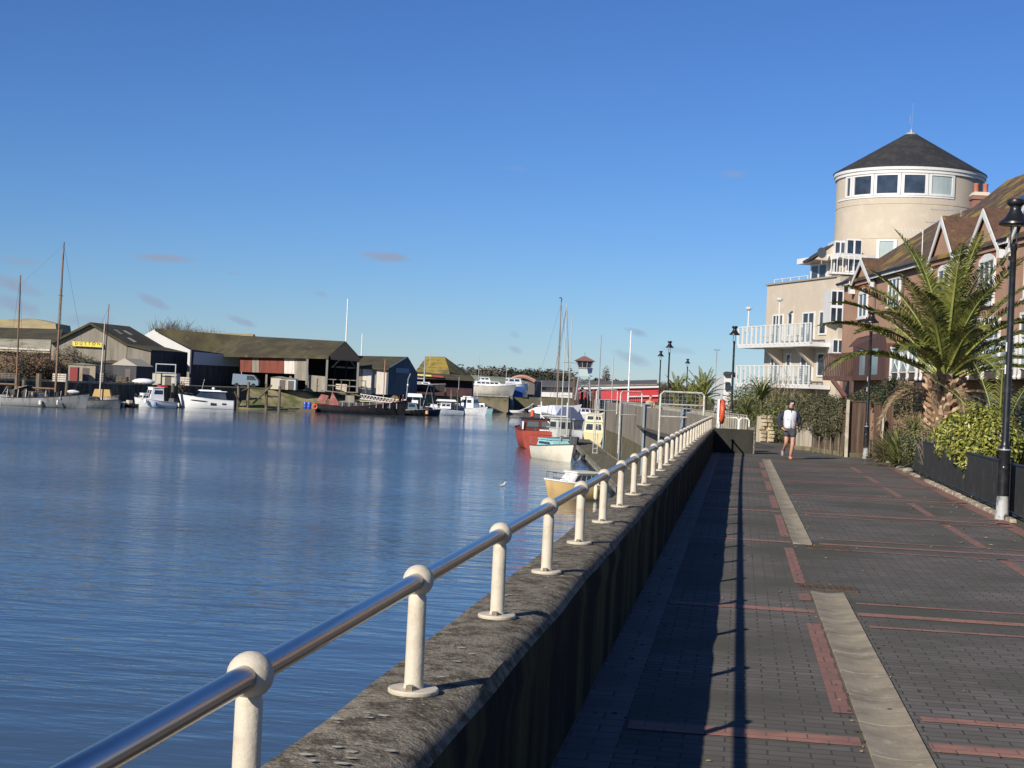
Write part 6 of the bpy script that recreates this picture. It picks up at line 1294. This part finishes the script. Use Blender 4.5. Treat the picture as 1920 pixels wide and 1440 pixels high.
cabin(b, -.9, .9, 1.5, 1.0, .8, WH, nwin=2); mb = MB(); mb.box((-.3, 0, 2.25), (2.9, 1.7, .3), top=.85); mb.box((1.6, 0, 1.35), (1.2, 1.0, .5), top=.7); build('canopy', mb, WH, b, local=True)
mb = MB()
for x, y in ((-1.5, .7), (-1.5, -.7), (.9, .7), (.9, -.7)): mb.tube([(x, y, .9), (x, y, 2.2)], .04, 4)
build('canopy_frame', mb, STEEL, b, local=True); fender(b, 2.4, .7, .5, M('orange_buoy', (.75, .35, .15)), .2); rails(b, [(1.2, .8, 1.1), (2.6, .2, 1.3), (2.6, -.2, 1.3), (1.2, -.8, 1.1)], .45, STEEL)
b = boat('white fishing boat with tall square wheelhouse and grey-blue bow', 'fishing boat', wl_(884, 246), -.55, 6.2, 2.5, .85, 1.5, M('white_lilac_hull', (.66, .66, .68), .4, (.5, .5, .54), 2), WH, M('grey_teal_rail', (.14, .2, .22), .6), name='fishing_boat', rake=.7)
cabin(b, -1.6, .9, 1.8, .95, 1.75, WH, rf=.15, nwin=2, wh=(.55, .85)); mb = MB(); mb.box((-.5, 0, 2.9), (1.6, 1.3, .12)); mb.tube([(1.0, 0, 2.7), (1.0, 0, 3.9)], .03, 4); build('roof_gear', mb, WH, b, local=True); mb = MB(); mb.box((-2.3, 0, 1.7), (1.6, 1.6, .08)); build('aft_shelter', mb, WH, b, local=True); outboard(b, -3.1, .7, BLH)
b = boat('small white tender on a low float at the dock mouth', 'dinghy', wl_(970, 268)+Vector((0, 0, .3)), .1, 2.6, 1.2, .4, .5, WH, WH, name='dinghy'); 
mb = MB(); a = wl_(974, 268); mb.box((a.x, a.y, ZW+.15), (4.4, 1.6, .4), YAW); tag(build('mooring_float', mb, DARKD), 'low dark float under the small white tender', 'pontoon')
mb = MB(); mb.tube([at(975, 770, 268), at(990, 764, 269), at(1000, 757, 270)], .12, 5); tag(build('gangplank', mb, PALEW), 'thin pale gangplank rising from the float to the covered yacht', 'gangplank')
# boats ashore
def ashore(label, px, Z, ang, L_, B, h0, h1, hm, dm, lift=.9, cat='yacht', name='yacht_ashore', **k):
    p = at(px, 740, Z); b = boat(label, cat, Vector((p.x, p.y, lift)), ang, L_, B, h0, h1, hm, dm, name=name, draft=.9, **k)
    for x in (-L_*.28, L_*.22):
        for y in (-.9, .9): mb = MB(); mb.tube([(x, y*1.2, -lift), (x, y*.8, .1)], .06, 5); build('cradle_leg', mb, GALV, b, local=True)
    return b
CREAMH = M('cream_hull', (.62, .58, .5), .5, (.45, .4, .34), 1, (.5, .75))
b = ashore('large cream motor yacht ashore above the tan quay wall, blue-shadowed stern', 920, 293, .12, 9.6, 3.2, 1.3, 1.9, CREAMH, WH, .5, cat='motor yacht', name='yacht_ashore', rake=.9)
cabin(b, -3.2, 2.2, 2.3, 1.5, .75, WH, rf=.8, nwin=5); cabin(b, -2.2, -.2, 1.9, 2.3, .7, WH, nwin=2, name='flybridge'); rails(b, [(1.5, -1.3, 1.6), (3.8, -.5, 1.9), (4.4, 0, 1.95)], .5, STEEL)
b = ashore('pale sailing hull shored up just left of the big motor yacht', 868, 296, PI+.2, 6.4, 2.3, 1.2, 1.6, CREAMH, WH, .6, rake=.6); cabin(b, -1.5, 1.4, 1.4, 1.2, .45, WH, nwin=3)
b = ashore('grey tarpaulin-covered boat ashore beneath the hipped roof', 834, 262, PI+.3, 5.4, 2.2, 1.1, 1.5, M('grey_bottom', (.28, .29, .3), .7), WH, .9, name='covered_boat', cat='boat'); mb = MB(); mb.prism([(-2.6, -1.1, 1.1), (-2.6, 1.1, 1.1), (-2.2, 0, 2.2)], (4.6, 0, .2)); build('tarpaulin', mb, M('silver_tarp', (.5, .52, .54), .6, (.36, .38, .4), 2), b, local=True)
b = ashore('white cabin cruiser ashore at the right end of the yacht row, blunt stern', 966, 297, .3, 5.0, 2.4, 1.5, 2.0, WH, WH, .9, cat='motor cruiser', name='yacht_ashore'); cabin(b, -1.8, 1.0, 1.9, 1.7, 1.0, WH, nwin=2)
mb = MB(); mb.box((-.4, -1.3, .2), (3.0, .1, 2.0)); build('blue_tarp_side', mb, M('blue_tarp', (.04, .09, .3), .6), b, local=True)
# covered yacht with mast, beside the dock
b = boat('large yacht shrouded in white tarpaulin beyond the red boat', 'yacht', wl_(1036, 205), PI+.2, 6.4, 2.8, 1.2, 1.6, M('dark_green_boot', (.05, .07, .07), .6), WH, name='covered_yacht', transom=.8)
mb = MB(); mb.add([(-3.2, -1.3, 1.1), (-3.2, 1.3, 1.1), (-2.9, -.2, 2.6), (-2.9, .2, 2.6), (-.3, -1.45, 1.1), (-.3, 1.45, 1.1), (0, -.9, 2.55), (0, .9, 2.55), (2.4, -.9, 1.4), (2.4, .9, 1.4), (2.2, -.3, 2.2), (2.2, .3, 2.2), (3.3, 0, 1.7)], [(0, 4, 6, 2), (2, 6, 7, 3), (3, 7, 5, 1), (0, 2, 3, 1), (4, 8, 10, 6), (6, 10, 11, 7), (7, 11, 9, 5), (8, 12, 10), (10, 12, 11), (11, 12, 9), (0, 1, 5, 9, 12, 8, 4)]); build('tarpaulin', mb, M('white_tarp', (.68, .7, .74), .6, (.5, .53, .6), 1), b, local=True)
mast(b, -.6, 1.3, 15.0, M('brown_tall_mast', (.22, .15, .11), .7), .11, (.6,), stays=[(-3.2, 0, 1.4), (3.2, 0, 1.6), (-.6, 1.4, 1.3), (-.6, -1.4, 1.3)], lean=.05)
mb = MB(); mb.tube([(-.55, 0, 16.3), (-.6, 0, 16.7), (-.45, 0, 16.85), (-.25, 0, 16.8)], .07, 4); build('burgee', mb, BLH, b, local=True)
# masts of yachts lying behind the flood wall (with their hulls)
for i, (px, ytop, Z, ang, lab, r, mt) in enumerate(((1124, 628, 245, .3, 'yacht with slim dark mast moored behind the flood wall', .13, GALV), (1149, 665, 250, .1, 'yacht with the shortest pale mast behind the flood wall', .1, ALU), (1180, 620, 240, -.2, 'yacht with tall white mast behind the flood wall', .14, WHITE), (676, 625, 262, .4, 'yacht with short white mast hidden behind the blue-gabled shed', .13, WHITE), (646, 560, 250, .2, 'yacht with tall white mast rising behind the boathouse gable', .15, WHITE), (796, 668, 250, 0, 'dark pole-masted smack ashore before the hipped roof', .15, GALV))):
    p = at(px-3, 765, Z); zz = ZW if px > 1000 else .8
    b = boat(lab, 'sailing boat', Vector((p.x, p.y, zz)), ang, 7, 2.4, .8, 1.1, WH if i != 5 else DARKD, WH, name='sailing_yacht'); h = at(px, ytop, Z).z-zz-.8; mast(b, 0, .8, h, mt, r, (.5,) if i in (2, 4, 5) else (), boom=(1, 2.6)); cabin(b, -1.4, 1.2, 1.4, .8, .4, WH, nwin=2)
# --- near side moorings
b = boat('red-hulled boat with dark cabin and orange buoy on its roof, stern to the viewer', 'boat', wl_(1006, 121), PI/2+.12, 6.5, 3.2, 1.35, 1.7, M('red_hull', (.42, .07, .04), .55, (.33, .06, .04), 1.5), M('maroon_deck', (.12, .025, .02), .7), name='red_boat', transom=.95, full=1.1, rake=.3)
cabin(b, -2.6, .8, 2.7, 1.3, .95, M('maroon_cabin', (.11, .025, .022), .6), rf=.1, nwin=3, roof=M('black_roof', (.02, .02, .02), .6), wh=(.35, .78), gl=M('grey_pane', (.1, .13, .14), .15)); mb = MB(); mb.lathe((-1.6, .5, 2.35), [(.05, 0), (.16, .08), (.16, .5), (.05, .6)], 10); build('orange_buoy', mb, ORG, b, smooth=True, local=True)
rails(b, [(-3.2, 1.35, 1.35), (-3.2, -1.3, 1.35)], .3, STEEL); mb = MB(); mb.box((-2.7, 1.35, 1.75), (.12, .12, .6)); mb.box((-2.66, -.4, 1.42), (.1, .9, .1)); build('white_locker', mb, WH, b, local=True)
mb = MB(); mb.tube([(-.6, -.9, 2.3), (-.6, -.9, 2.6), (1.6, -.7, 2.65)], .1, 6); build('rolled_sail', mb, GREYC, b, local=True)
b = boat('cream-hulled yacht with turquoise deck, bow towards the pontoon', 'yacht', wl_(1046, 100), -PI/2+.4, 5.3, 1.9, .85, 1.15, M('cream_yacht_hull', (.66, .62, .5), .4, (.56, .42, .3), 1, (.55, .8)), TURQ, M('dark_rubbing_strake', (.05, .06, .07), .6), name='cream_yacht', rake=.5, transom=.75)
cabin(b, -1.5, 1.1, 1.4, .9, .42, TURQ, rf=.6, rb=.1, nwin=1, wh=(.3, .65), front=False); mast(b, .6, 1.2, 8.95, ALU, .045, (.5,), boom=(.9, 2.2), stays=[(2.2, 0, 1.2), (-2.3, 0, .9), (.5, .9, .9), (.5, -.9, .9)], lean=.1)
rails(b, [(-2.3, .75, .9), (-2.35, -.75, .9)], .6, STEEL, r=.018); rails(b, [(1.6, .5, 1.1), (2.3, 0, 1.2), (1.6, -.5, 1.1)], .5, STEEL, r=.018)
mb = MB(); torus(mb, (0, 0, 0), .22, .07, 14, 8); mb.v = [q+Vector((2.1, .55, .35)) for q in mb.v]; build('fender_ring', mb, M('weedy_fender', (.3, .3, .26), .8), b, smooth=True, local=True)
b = boat('little workboat with tall lattice mast and white wheelhouse beyond the turquoise yacht', 'workboat', wl_(1056, 118), -PI/2+.4, 5.6, 2.2, .8, 1.1, M('dark_grey_hull', (.05, .05, .055), .7), DARKD, name='workboat')
cabin(b, -.8, .7, 1.6, .9, 1.45, M('pale_wheelhouse', (.5, .52, .48), .6, (.38, .4, .36), 2), nwin=1, rf=.1, wh=(.5, .85)); mast(b, .9, .9, 9.3, ALU, .05, (.35, .62)); mb = MB()
for y in (-1.1, 1.1): mb.tube([(-1.6, y, .8), (-1.6, y, 3.6)], .04, 5)
mb.tube([(-1.6, -1.15, 2.5), (-1.6, 1.15, 2.5)], .07, 5); mb.tube([(-1.6, -1.1, 2.5), (.9, 0, 1.0)], .04, 4); build('gantry', mb, WHITE, b, local=True)
b = boat('navy boat with fallen blue tarp between covered yacht and workboat', 'boat', wl_(1068, 172), -PI/2+.5, 6, 2.6, 1.0, 1.4, NAVY, NAVY, name='navy_boat'); mb = MB(); mb.box((0, 0, 2.0), (3.4, 2.1, 1.5), top=.5); build('blue_cover', mb, M('blue_grey_cover', (.07, .09, .16), .8), b, local=True); mb = MB(); mb.prism([(1.2, -.4, 2.9), (1.2, .8, 3.1), (1.2, .4, 2.2)], (.1, 0, 0)); build('white_flap', mb, WH, b, local=True)
b = boat('grey-white dinghy seen end-on between workboat and cream cabin boat', 'dinghy', wl_(1093, 152), -PI/2, 4, 2.3, .75, .8, M('pale_grey_hull', (.5, .5, .5), .6), WH, NAVY, name='dinghy')
b = boat('cream cabin boat with rows of arched windows behind the pontoon head', 'boat', wl_(1117, 140), PI/2-.1, 5, 2.0, .9, 1.1, M('cream_yellow_hull', (.66, .56, .3), .5), M('cream_deck', (.66, .6, .4), .6), name='cream_cabin_boat', transom=.9, full=1.1)
CY = M('cream_yellow_cabin', (.68, .6, .38), .5); cabin(b, -2.2, 1.4, 1.8, .9, .95, CY, nwin=4, rf=.1, wh=(.25, .8)); cabin(b, -1.9, 1.0, 1.6, 1.9, .6, CY, nwin=3, name='upper_cabin', wh=(.25, .75))
# nearest boat
b = boat('small cabin boat with mustard hull and white cabin, nearest to the wall', 'cabin boat', wl_(1080, 64.5), PI+.55, 2.75, 1.35, .62, .85, BUFF, WH, WH, name='cabin_boat', rake=.35, transom=.8)
cabin(b, -1.0, .45, 1.05, .62, .5, WH, rf=.4, rb=.1, nwin=4, wh=(.3, .8), front=False, roof=CREAMH); mb = MB(); mb.prism([(.5, -.22, .84), (.9, -.14, .88), (.9, .14, .88), (.5, .22, .84)], (0, 0, .03)); build('fore_hatch', mb, M('navy_hatch', (.03, .03, .09), .5), b, local=True)
rails(b, [(.5, -.5, .78), (1.1, -.2, .86), (1.3, 0, .88), (1.1, .2, .86), (.5, .5, .78)], .28, STEEL, r=.012); mb = MB(); mb.box((-1.2, 0, .78), (.25, .9, .35)); build('stern_seat', mb, NAVY, b, local=True); outboard(b, -1.35, .62, M('navy_motor', (.02, .02, .07), .4)); fender(b, -1.1, .68, .35, M('cream_fender', (.68, .62, .46), .5), .09); fender(b, -.7, .72, .35, M('cream_fender', (.68, .62, .46)), .09)
# ================================================================ people and birds
def skin(name, chains, mat, parent, sub=1, root=0):
    kf = {'body': 1.06, 'hair': 1.3, 'headgear': 1.5, 'neck_warmer': 1.45, 'shorts': 1.3}.get(name, 1.34)
    # chains: list of lists of ((x,y,z), r or (rx,ry)); a chain may start with an int: index of an existing vertex
    vs = []; es = []; rs = []
    for ch in chains:
        prev = None
        for q in ch:
            if isinstance(q, int): prev = q; continue
            vs.append(q[0]); rs.append(q[1] if isinstance(q[1], tuple) else (q[1], q[1])); i = len(vs)-1
            if prev is not None: es.append((prev, i))
            prev = i
    me = bpy.data.meshes.new(name); me.from_pydata(vs, es, []); o = bpy.data.objects.new(name, me); COL.objects.link(o)
    sk = o.modifiers.new('Skin', 'SKIN'); sk.use_smooth_shade = True
    if not me.skin_vertices: me.attributes.new
    bm = bmesh.new(); bm.from_mesh(me); lay = bm.verts.layers.skin.verify(); bm.verts.ensure_lookup_table()
    for i, v in enumerate(bm.verts): v[lay].radius = (rs[i][0]*kf, rs[i][1]*kf); v[lay].use_root = (i == root)
    bm.to_mesh(me); bm.free()
    if sub: s_ = o.modifiers.new('Sub', 'SUBSURF'); s_.levels = sub; s_.render_levels = sub
    dg = bpy.context.evaluated_depsgraph_get(); m2 = bpy.data.meshes.new_from_object(o.evaluated_get(dg)); bpy.data.objects.remove(o); bpy.data.meshes.remove(me)
    m2.name = name; m2.materials.clear(); m2.materials.append(mat); m2.polygons.foreach_set('use_smooth', [True]*len(m2.polygons))
    o = bpy.data.objects.new(name, m2); COL.objects.link(o); o.parent = parent; return o
SKIN = M('skin', (.5, .27, .18), .6, (.44, .22, .15), 6)
# jogger: local frame, +x = image right, -y = towards the viewer, feet on z=0
J = gp(1478, 861); jg = thing('person', (J.x, J.y, 0), 'jogger in white gilet, navy sleeves, black headgear and dark shorts running towards the viewer', 'person', YAW)
# supporting leg (image right), trailing leg bent back (image left)
hipR, hipL = (.09, 0, .90), (-.09, .02, .90)
legR = [(hipR, .088), ((.085, -.12, .50), .062), ((.08, -.13, .40), .06), ((.045, -.06, .12), .036), ((.04, -.05, .06), .04)]
legL = [(hipL, .088), ((-.10, -.14, .53), .062), ((-.10, -.10, .44), .055), ((-.115, .16, .27), .036), ((-.12, .20, .24), .038)]
armR = [((.17, -.0, 1.31), .032), ((.27, .06, 1.08), .04), ((.21, -.14, .98), .033), ((.13, -.22, 1.04), .024)]
armL = [((-.17, 0, 1.31), .032), ((-.29, .05, 1.10), .042), ((-.27, -.06, .93), .033), ((-.20, -.14, .85), .024)]
body = [[((0, 0, .92), (.14, .10)), ((0, -.01, 1.08), (.13, .09)), ((0, -.02, 1.26), (.12, .085)), ((0, -.03, 1.36), (.09, .065)), ((.005, -.05, 1.43), .05), ((.01, -.065, 1.49), (.062, .07)), ((.015, -.06, 1.56), (.078, .09)), ((.015, -.055, 1.62), (.07, .08)), ((.015, -.05, 1.66), .045)],
        [0]+legR+[((.045, -.15, .045), .03), ((.05, -.2, .035), .02)], [0]+legL+[((-.125, .22, .15), .028), ((-.125, .21, .10), .02)], [2]+armR, [2]+armL]
def hand(chains, base_idx, p, d, side):
    d = Vector(d).normalized(); s = d.cross(Vector((0, 0, 1))).normalized()*side; p = Vector(p); palm = p+d*.045
    chains.append([base_idx, (tuple(palm), (.03, .016))]); return palm, d, s
cnt = lambda ch: sum(1 for c in ch for q in c if not isinstance(q, int))
nR = 9+7+7+4-1; 
for base, tip, dr, sd in ((nR, armR[-1][0], (-.35, -.5, .5), 1), (nR+4, armL[-1][0], (.4, -.6, -.3), -1)):
    d = Vector(dr).normalized(); s = d.cross(ZUP).normalized()*sd; up = s.cross(d).normalized(); p = Vector(tip); palm = p+d*.05
    body.append([base, (tuple(palm), (.03, .02))]); pi_ = cnt(body)-1
    for j, (o_, l_) in enumerate(((-.026, .055), (-.009, .066), (.009, .062), (.026, .048))):
        a = palm+s*o_+d*.03; b2 = a+d*l_*.5-up*.008; c = b2+d*l_*.25-up*l_*.4; body.append([pi_, (tuple(a), .0085), (tuple(b2), .008), (tuple(c), .0065)])
    a = palm-s*.03; body.append([pi_, (tuple(a), .011), (tuple(a+d*.03-s*.014-up*.012), .009), (tuple(a+d*.05-s*.008-up*.02), .007)])
skin('body', body, SKIN, jg, 1)
VEST = M('white_gilet', (.66, .68, .72), .6, (.55, .57, .62), 8, st=(1, 1, 4)); NVY = M('navy_fabric', (.015, .02, .045), .8); SHO = M('dark_grey_shorts', (.045, .045, .055), .8); BLKF = M('black_fabric', (.012, .012, .014), .85)
v_ = skin('gilet', [[((0, 0, .82), (.145, .11)), ((0, 0, .98), (.145, .11)), ((0, -.01, 1.12), (.15, .11)), ((0, -.02, 1.26), (.17, .115)), ((0, -.025, 1.36), (.155, .095)), ((.003, -.03, 1.41), (.075, .07))]], VEST, jg, 1)
skin('sleeve', [[((.13, 0, 1.35), .058), ((.22, .02, 1.26), .06), ((.28, .06, 1.08), .053), ((.215, -.13, .985), .043), ((.165, -.19, 1.015), .034)]], NVY, jg, 1); skin('sleeve', [[((-.13, 0, 1.35), .058), ((-.23, .02, 1.26), .06), ((-.30, .05, 1.10), .054), ((-.275, -.055, .935), .043), ((-.225, -.115, .87), .034)]], NVY, jg, 1)
skin('shorts', [[((0, .0, .93), (.15, .115)), ((0, 0, .86), (.13, .11))], [1, ((.092, -.03, .80), .10), ((.09, -.11, .57), .094)], [1, ((-.095, -.03, .80), .10), ((-.10, -.13, .58), .092)]], SHO, jg, 1)
skin('headgear', [[((.015, -.035, 1.50), (.078, .07)), ((.015, -.045, 1.575), (.088, .09)), ((.015, -.05, 1.635), (.084, .094)), ((.015, -.04, 1.68), (.055, .06))]], BLKF, jg, 1).location = (0, .03, .012)
skin('neck_warmer', [[((.0, -.035, 1.385), (.075, .07)), ((.005, -.05, 1.44), (.068, .066)), ((.01, -.05, 1.47), (.062, .062))]], BLKF, jg, 1)
mb = MB(); mb.box((.018, -.15, 1.60), (.085, .02, .022), top=.9); build('goggles', mb, WHITE, jg, local=True)
mb = MB(); mb.ball((.018, -.15, 1.55), .014, 8, (.9, 1.3, 1.4)); build('nose', mb, SKIN, jg, local=True); mb = MB(); mb.box((.018, -.141, 1.512), (.04, .01, .009)); build('mouth', mb, M('lips', (.32, .12, .1), .6), jg, local=True)
mb = MB(); mb.box((.004, -.136, 1.14), (.012, .02, .5)); build('zip', mb, SHO, jg, local=True); mb = MB(); mb.box((-.07, -.137, 1.16), (.09, .012, .06)); build('chest_badge', mb, WHITE, jg, local=True)
SH1 = M('orange_pink_shoe', (.55, .2, .14), .7); SH2 = M('teal_grey_shoe', (.2, .27, .28), .7)
skin('shoe', [[((.04, -.0, .045), (.04, .042)), ((.042, -.08, .045), (.042, .04)), ((.046, -.17, .035), (.04, .03)), ((.05, -.21, .03), (.028, .022))]], SH1, jg, 1); skin('shoe', [[((-.12, .21, .26), (.04, .04)), ((-.124, .235, .18), (.042, .04)), ((-.126, .235, .10), (.038, .03)), ((-.126, .22, .06), (.025, .02))]], SH2, jg, 1)
skin('sock', [[((.042, -.052, .17), .043), ((.04, -.05, .09), .044)]], M('dark_sock', (.03, .04, .045), .9), jg, 1); skin('sock', [[((-.113, .14, .29), .042), ((-.118, .19, .25), .043)]], M('dark_sock', (.03, .04, .045)), jg, 1)
# person leaning behind the flood wall
W2 = at(1216, 760, 82); pr_ = thing('person', (W2.x, W2.y, 0), 'person with dark hair and tan coat bending forward behind the flood wall', 'person', YAW)
skin('body', [[((0, 0, .9), (.15, .11)), ((.02, -.05, 1.1), (.15, .1)), ((.08, -.12, 1.28), (.17, .11)), ((.09, -.16, 1.37), .06), ((.08, -.2, 1.48), (.095, .105)), ((.075, -.21, 1.62), .085)], [0, ((.1, 0, .85), .09), ((.1, -.02, .48), .06), ((.1, 0, .08), .04)], [0, ((-.1, 0, .85), .09), ((-.1, -.02, .48), .06), ((-.1, 0, .08), .04)], [2, ((.26, -.1, 1.24), .05), ((.3, -.15, 1.0), .04), ((.25, -.3, .95), .03)], [2, ((-.1, -.12, 1.24), .05), ((-.16, -.2, 1.0), .04), ((-.1, -.32, .98), .03)]], SKIN, pr_, 1)
skin('coat', [[((0, 0, .82), (.17, .13)), ((.02, -.05, 1.1), (.17, .125)), ((.08, -.12, 1.28), (.2, .13)), ((.09, -.14, 1.36), .08)], [2, ((.26, -.1, 1.24), .07), ((.3, -.15, 1.02), .055)], [2, ((-.1, -.12, 1.24), .07), ((-.16, -.2, 1.02), .055)]], M('tan_coat', (.4, .3, .2), .85), pr_, 1); skin('hair', [[((.08, -.17, 1.50), (.09, .095)), ((.075, -.18, 1.64), .085)]], M('dark_hair', (.02, .018, .025), .7), pr_, 1)
# gull on the water
G = gp(941, 911, ZW); gl_ = thing('gull', (G.x, G.y, ZW), 'white gull with grey wings floating alone on the water', 'bird', YAW)
skin('body', [[((-.16, 0, .07), (.05, .05)), ((0, 0, .06), (.10, .08)), ((.14, 0, .09), (.07, .065)), ((.19, 0, .2), (.035, .035)), ((.22, 0, .28), (.048, .045)), ((.28, 0, .28), .02), ((.34, 0, .26), .009)]], M('gull_white', (.75, .75, .74), .7), gl_, 1)
gl_.scale = (.65,)*3
mb = MB()
for sg in (-1, 1): mb.prism([(.12, sg*.085, .12), (-.15, sg*.075, .13), (-.3, sg*.02, .15), (-.12, sg*.08, .06)], (0, sg*.012, 0))
build('folded_wings', mb, M('gull_grey', (.22, .23, .25), .7), gl_, local=True)

# clutter along the far quays: each piece its own thing
cl = random.Random(21)
def crate(px, Z, dims, mat, label, z=0.0, kind='crate', rz=0):
    p = at(px, 740, Z); t = thing(kind, (p.x, p.y, z), label, kind.replace('_', ' '), YAW+rz); w_, d_, h_ = dims
    mb = MB(); n_ = 4
    for i in range(n_): mb.box((0, -d_/2, h_*(i+.5)/n_), (w_, .05, h_/n_*.78)); mb.box((0, d_/2, h_*(i+.5)/n_), (w_, .05, h_/n_*.78)); mb.box((-w_/2, 0, h_*(i+.5)/n_), (.05, d_, h_/n_*.78)); mb.box((w_/2, 0, h_*(i+.5)/n_), (.05, d_, h_/n_*.78))
    build('slats', mb, mat, t, local=True); mb = MB(); mb.box((0, 0, h_*.5), (w_*.9, d_*.9, h_*.9)); build('contents', mb, DARKD, t, local=True)
crate(112, 187, (1.6, 1, 1.0), PALEW, 'pale slatted crate on the quay right of the ketch main mast')
crate(20, 183, (2.2, 1, .8), OLDP, 'wide brown slatted crate on the quay at the far left')
crate(186, 200, (1.2, 1, 1.3), GREYC, 'grey slatted crate behind the grey sloop masts')
crate(228, 206, (1.4, 1, .9), OLDP, 'brown slatted crate above the small tenders')
crate(345, 216, (1.5, 1, 1.2), PALEW, 'pale slatted crate left of the sports cruiser')
crate(640, 232, (1.6, 1, 1.2), PALEW, 'pale slatted crate on the bank behind the barge wheel shelter')
crate(612, 231, (1.2, 1, .9), GREYC, 'grey slatted crate behind the barge stern')
for i, (px, Z, L_, a, mt, lab) in enumerate(((268, 204, 3.0, .3, WH, 'upturned white dinghy on the quay behind the wheelhouse boat'), (322, 214, 2.6, 2.0, PALEW, 'upturned pale dinghy on the quay behind the black tender'), (790, 262, 3.0, .5, WH, 'upturned white dinghy before the hipped building'), (858, 288, 3.2, .2, WH, 'upturned white dinghy at the left end of the yacht row'))):
    p = at(px, 740, Z); mb = MB(); mb.ball((0, 0, 0), L_/2, 14, (1, .42, .3)); rzm = Matrix.Rotation(YAW+a, 4, 'Z'); mb.v = [rzm @ q+Vector((p.x, p.y, .35)) for q in mb.v if True]; tag(build('upturned_dinghy', mb, mt, smooth=True), lab, 'dinghy')
t = thing('timber_staging', at(640, 735, 229), 'low grey timber staging with rails behind the barge', 'staging', YAW)
mb = MB(); mb.box((0, 0, .9), (7.5, 1.2, .14)); build('deck', mb, GREYC, t, local=True)
for i in range(7): mb = MB(); mb.box((-3.6+i*1.2, -.5, .9), (.12, .12, 1.9)); build('post', mb, OLDP, t, local=True)
mb = MB(); mb.box((0, -.5, 1.8), (7.4, .08, .1)); build('rail', mb, GREYC, t, local=True)

for i, (px, Z, ang, L_, B, mh, hm, afloat, lab) in enumerate((
    (803, 228, .4, 4.2, 1.8, 0, NAVY, True, 'small navy open boat with white seats squeezed between workboat and canopy boat'),
    (856, 252, .2, 4.6, 1.9, 5.2, GRD, True, 'small grubby sloop with short mast behind the white fishing boats'),
    (905, 262, -.3, 4.0, 1.8, 0, TURQ, True, 'tiny turquoise runabout at the foot of the tan quay wall'),
    (806, 266, 2.6, 4.8, 2.0, 6.0, WH, False, 'small white yacht with bare mast ashore in front of the maroon wall'),
    (893, 302, .1, 5.0, 2.0, 7.0, CREAMH, False, 'cream yacht with thin mast ashore behind the big motor yacht'),
    (945, 306, .3, 4.6, 2.0, 6.0, WH, False, 'white yacht with thin mast ashore between the two cruisers'),
    (758, 252, .2, 4.6, 2.0, 0, WH, False, 'white launch ashore at the foot of the blue-gabled shed'),
    (1012, 300, .2, 4.6, 2.0, 5.5, GRD, True, 'grey-white sloop moored across the dock mouth, left of the pile cluster'),
    (1100, 262, .2, 4.2, 1.9, 0, WH, True, 'white launch moored in front of the brown pile cluster'))):
    p = at(px, 740, Z); b = boat(lab, 'boat', Vector((p.x, p.y, ZW if afloat else .7)), ang, L_, B, .7, 1.0, hm, WH if i % 2 else PALEW, GRD, name='small_boat')
    cabin(b, -L_*.25, L_*.2, B*.6, .72, .45+.25*(i % 3), WH if i != 0 else PALEW, nwin=2)
    if mh: mast(b, .3, .8, mh, ALU, .06, (.5,), boom=(.7, 1.6))
    if not afloat:
        for x in (-L_*.3, L_*.25): mb = MB(); mb.box((x, 0, -.35), (.15, B*.7, .7)); build('cradle_leg', mb, OLDP, b, local=True)
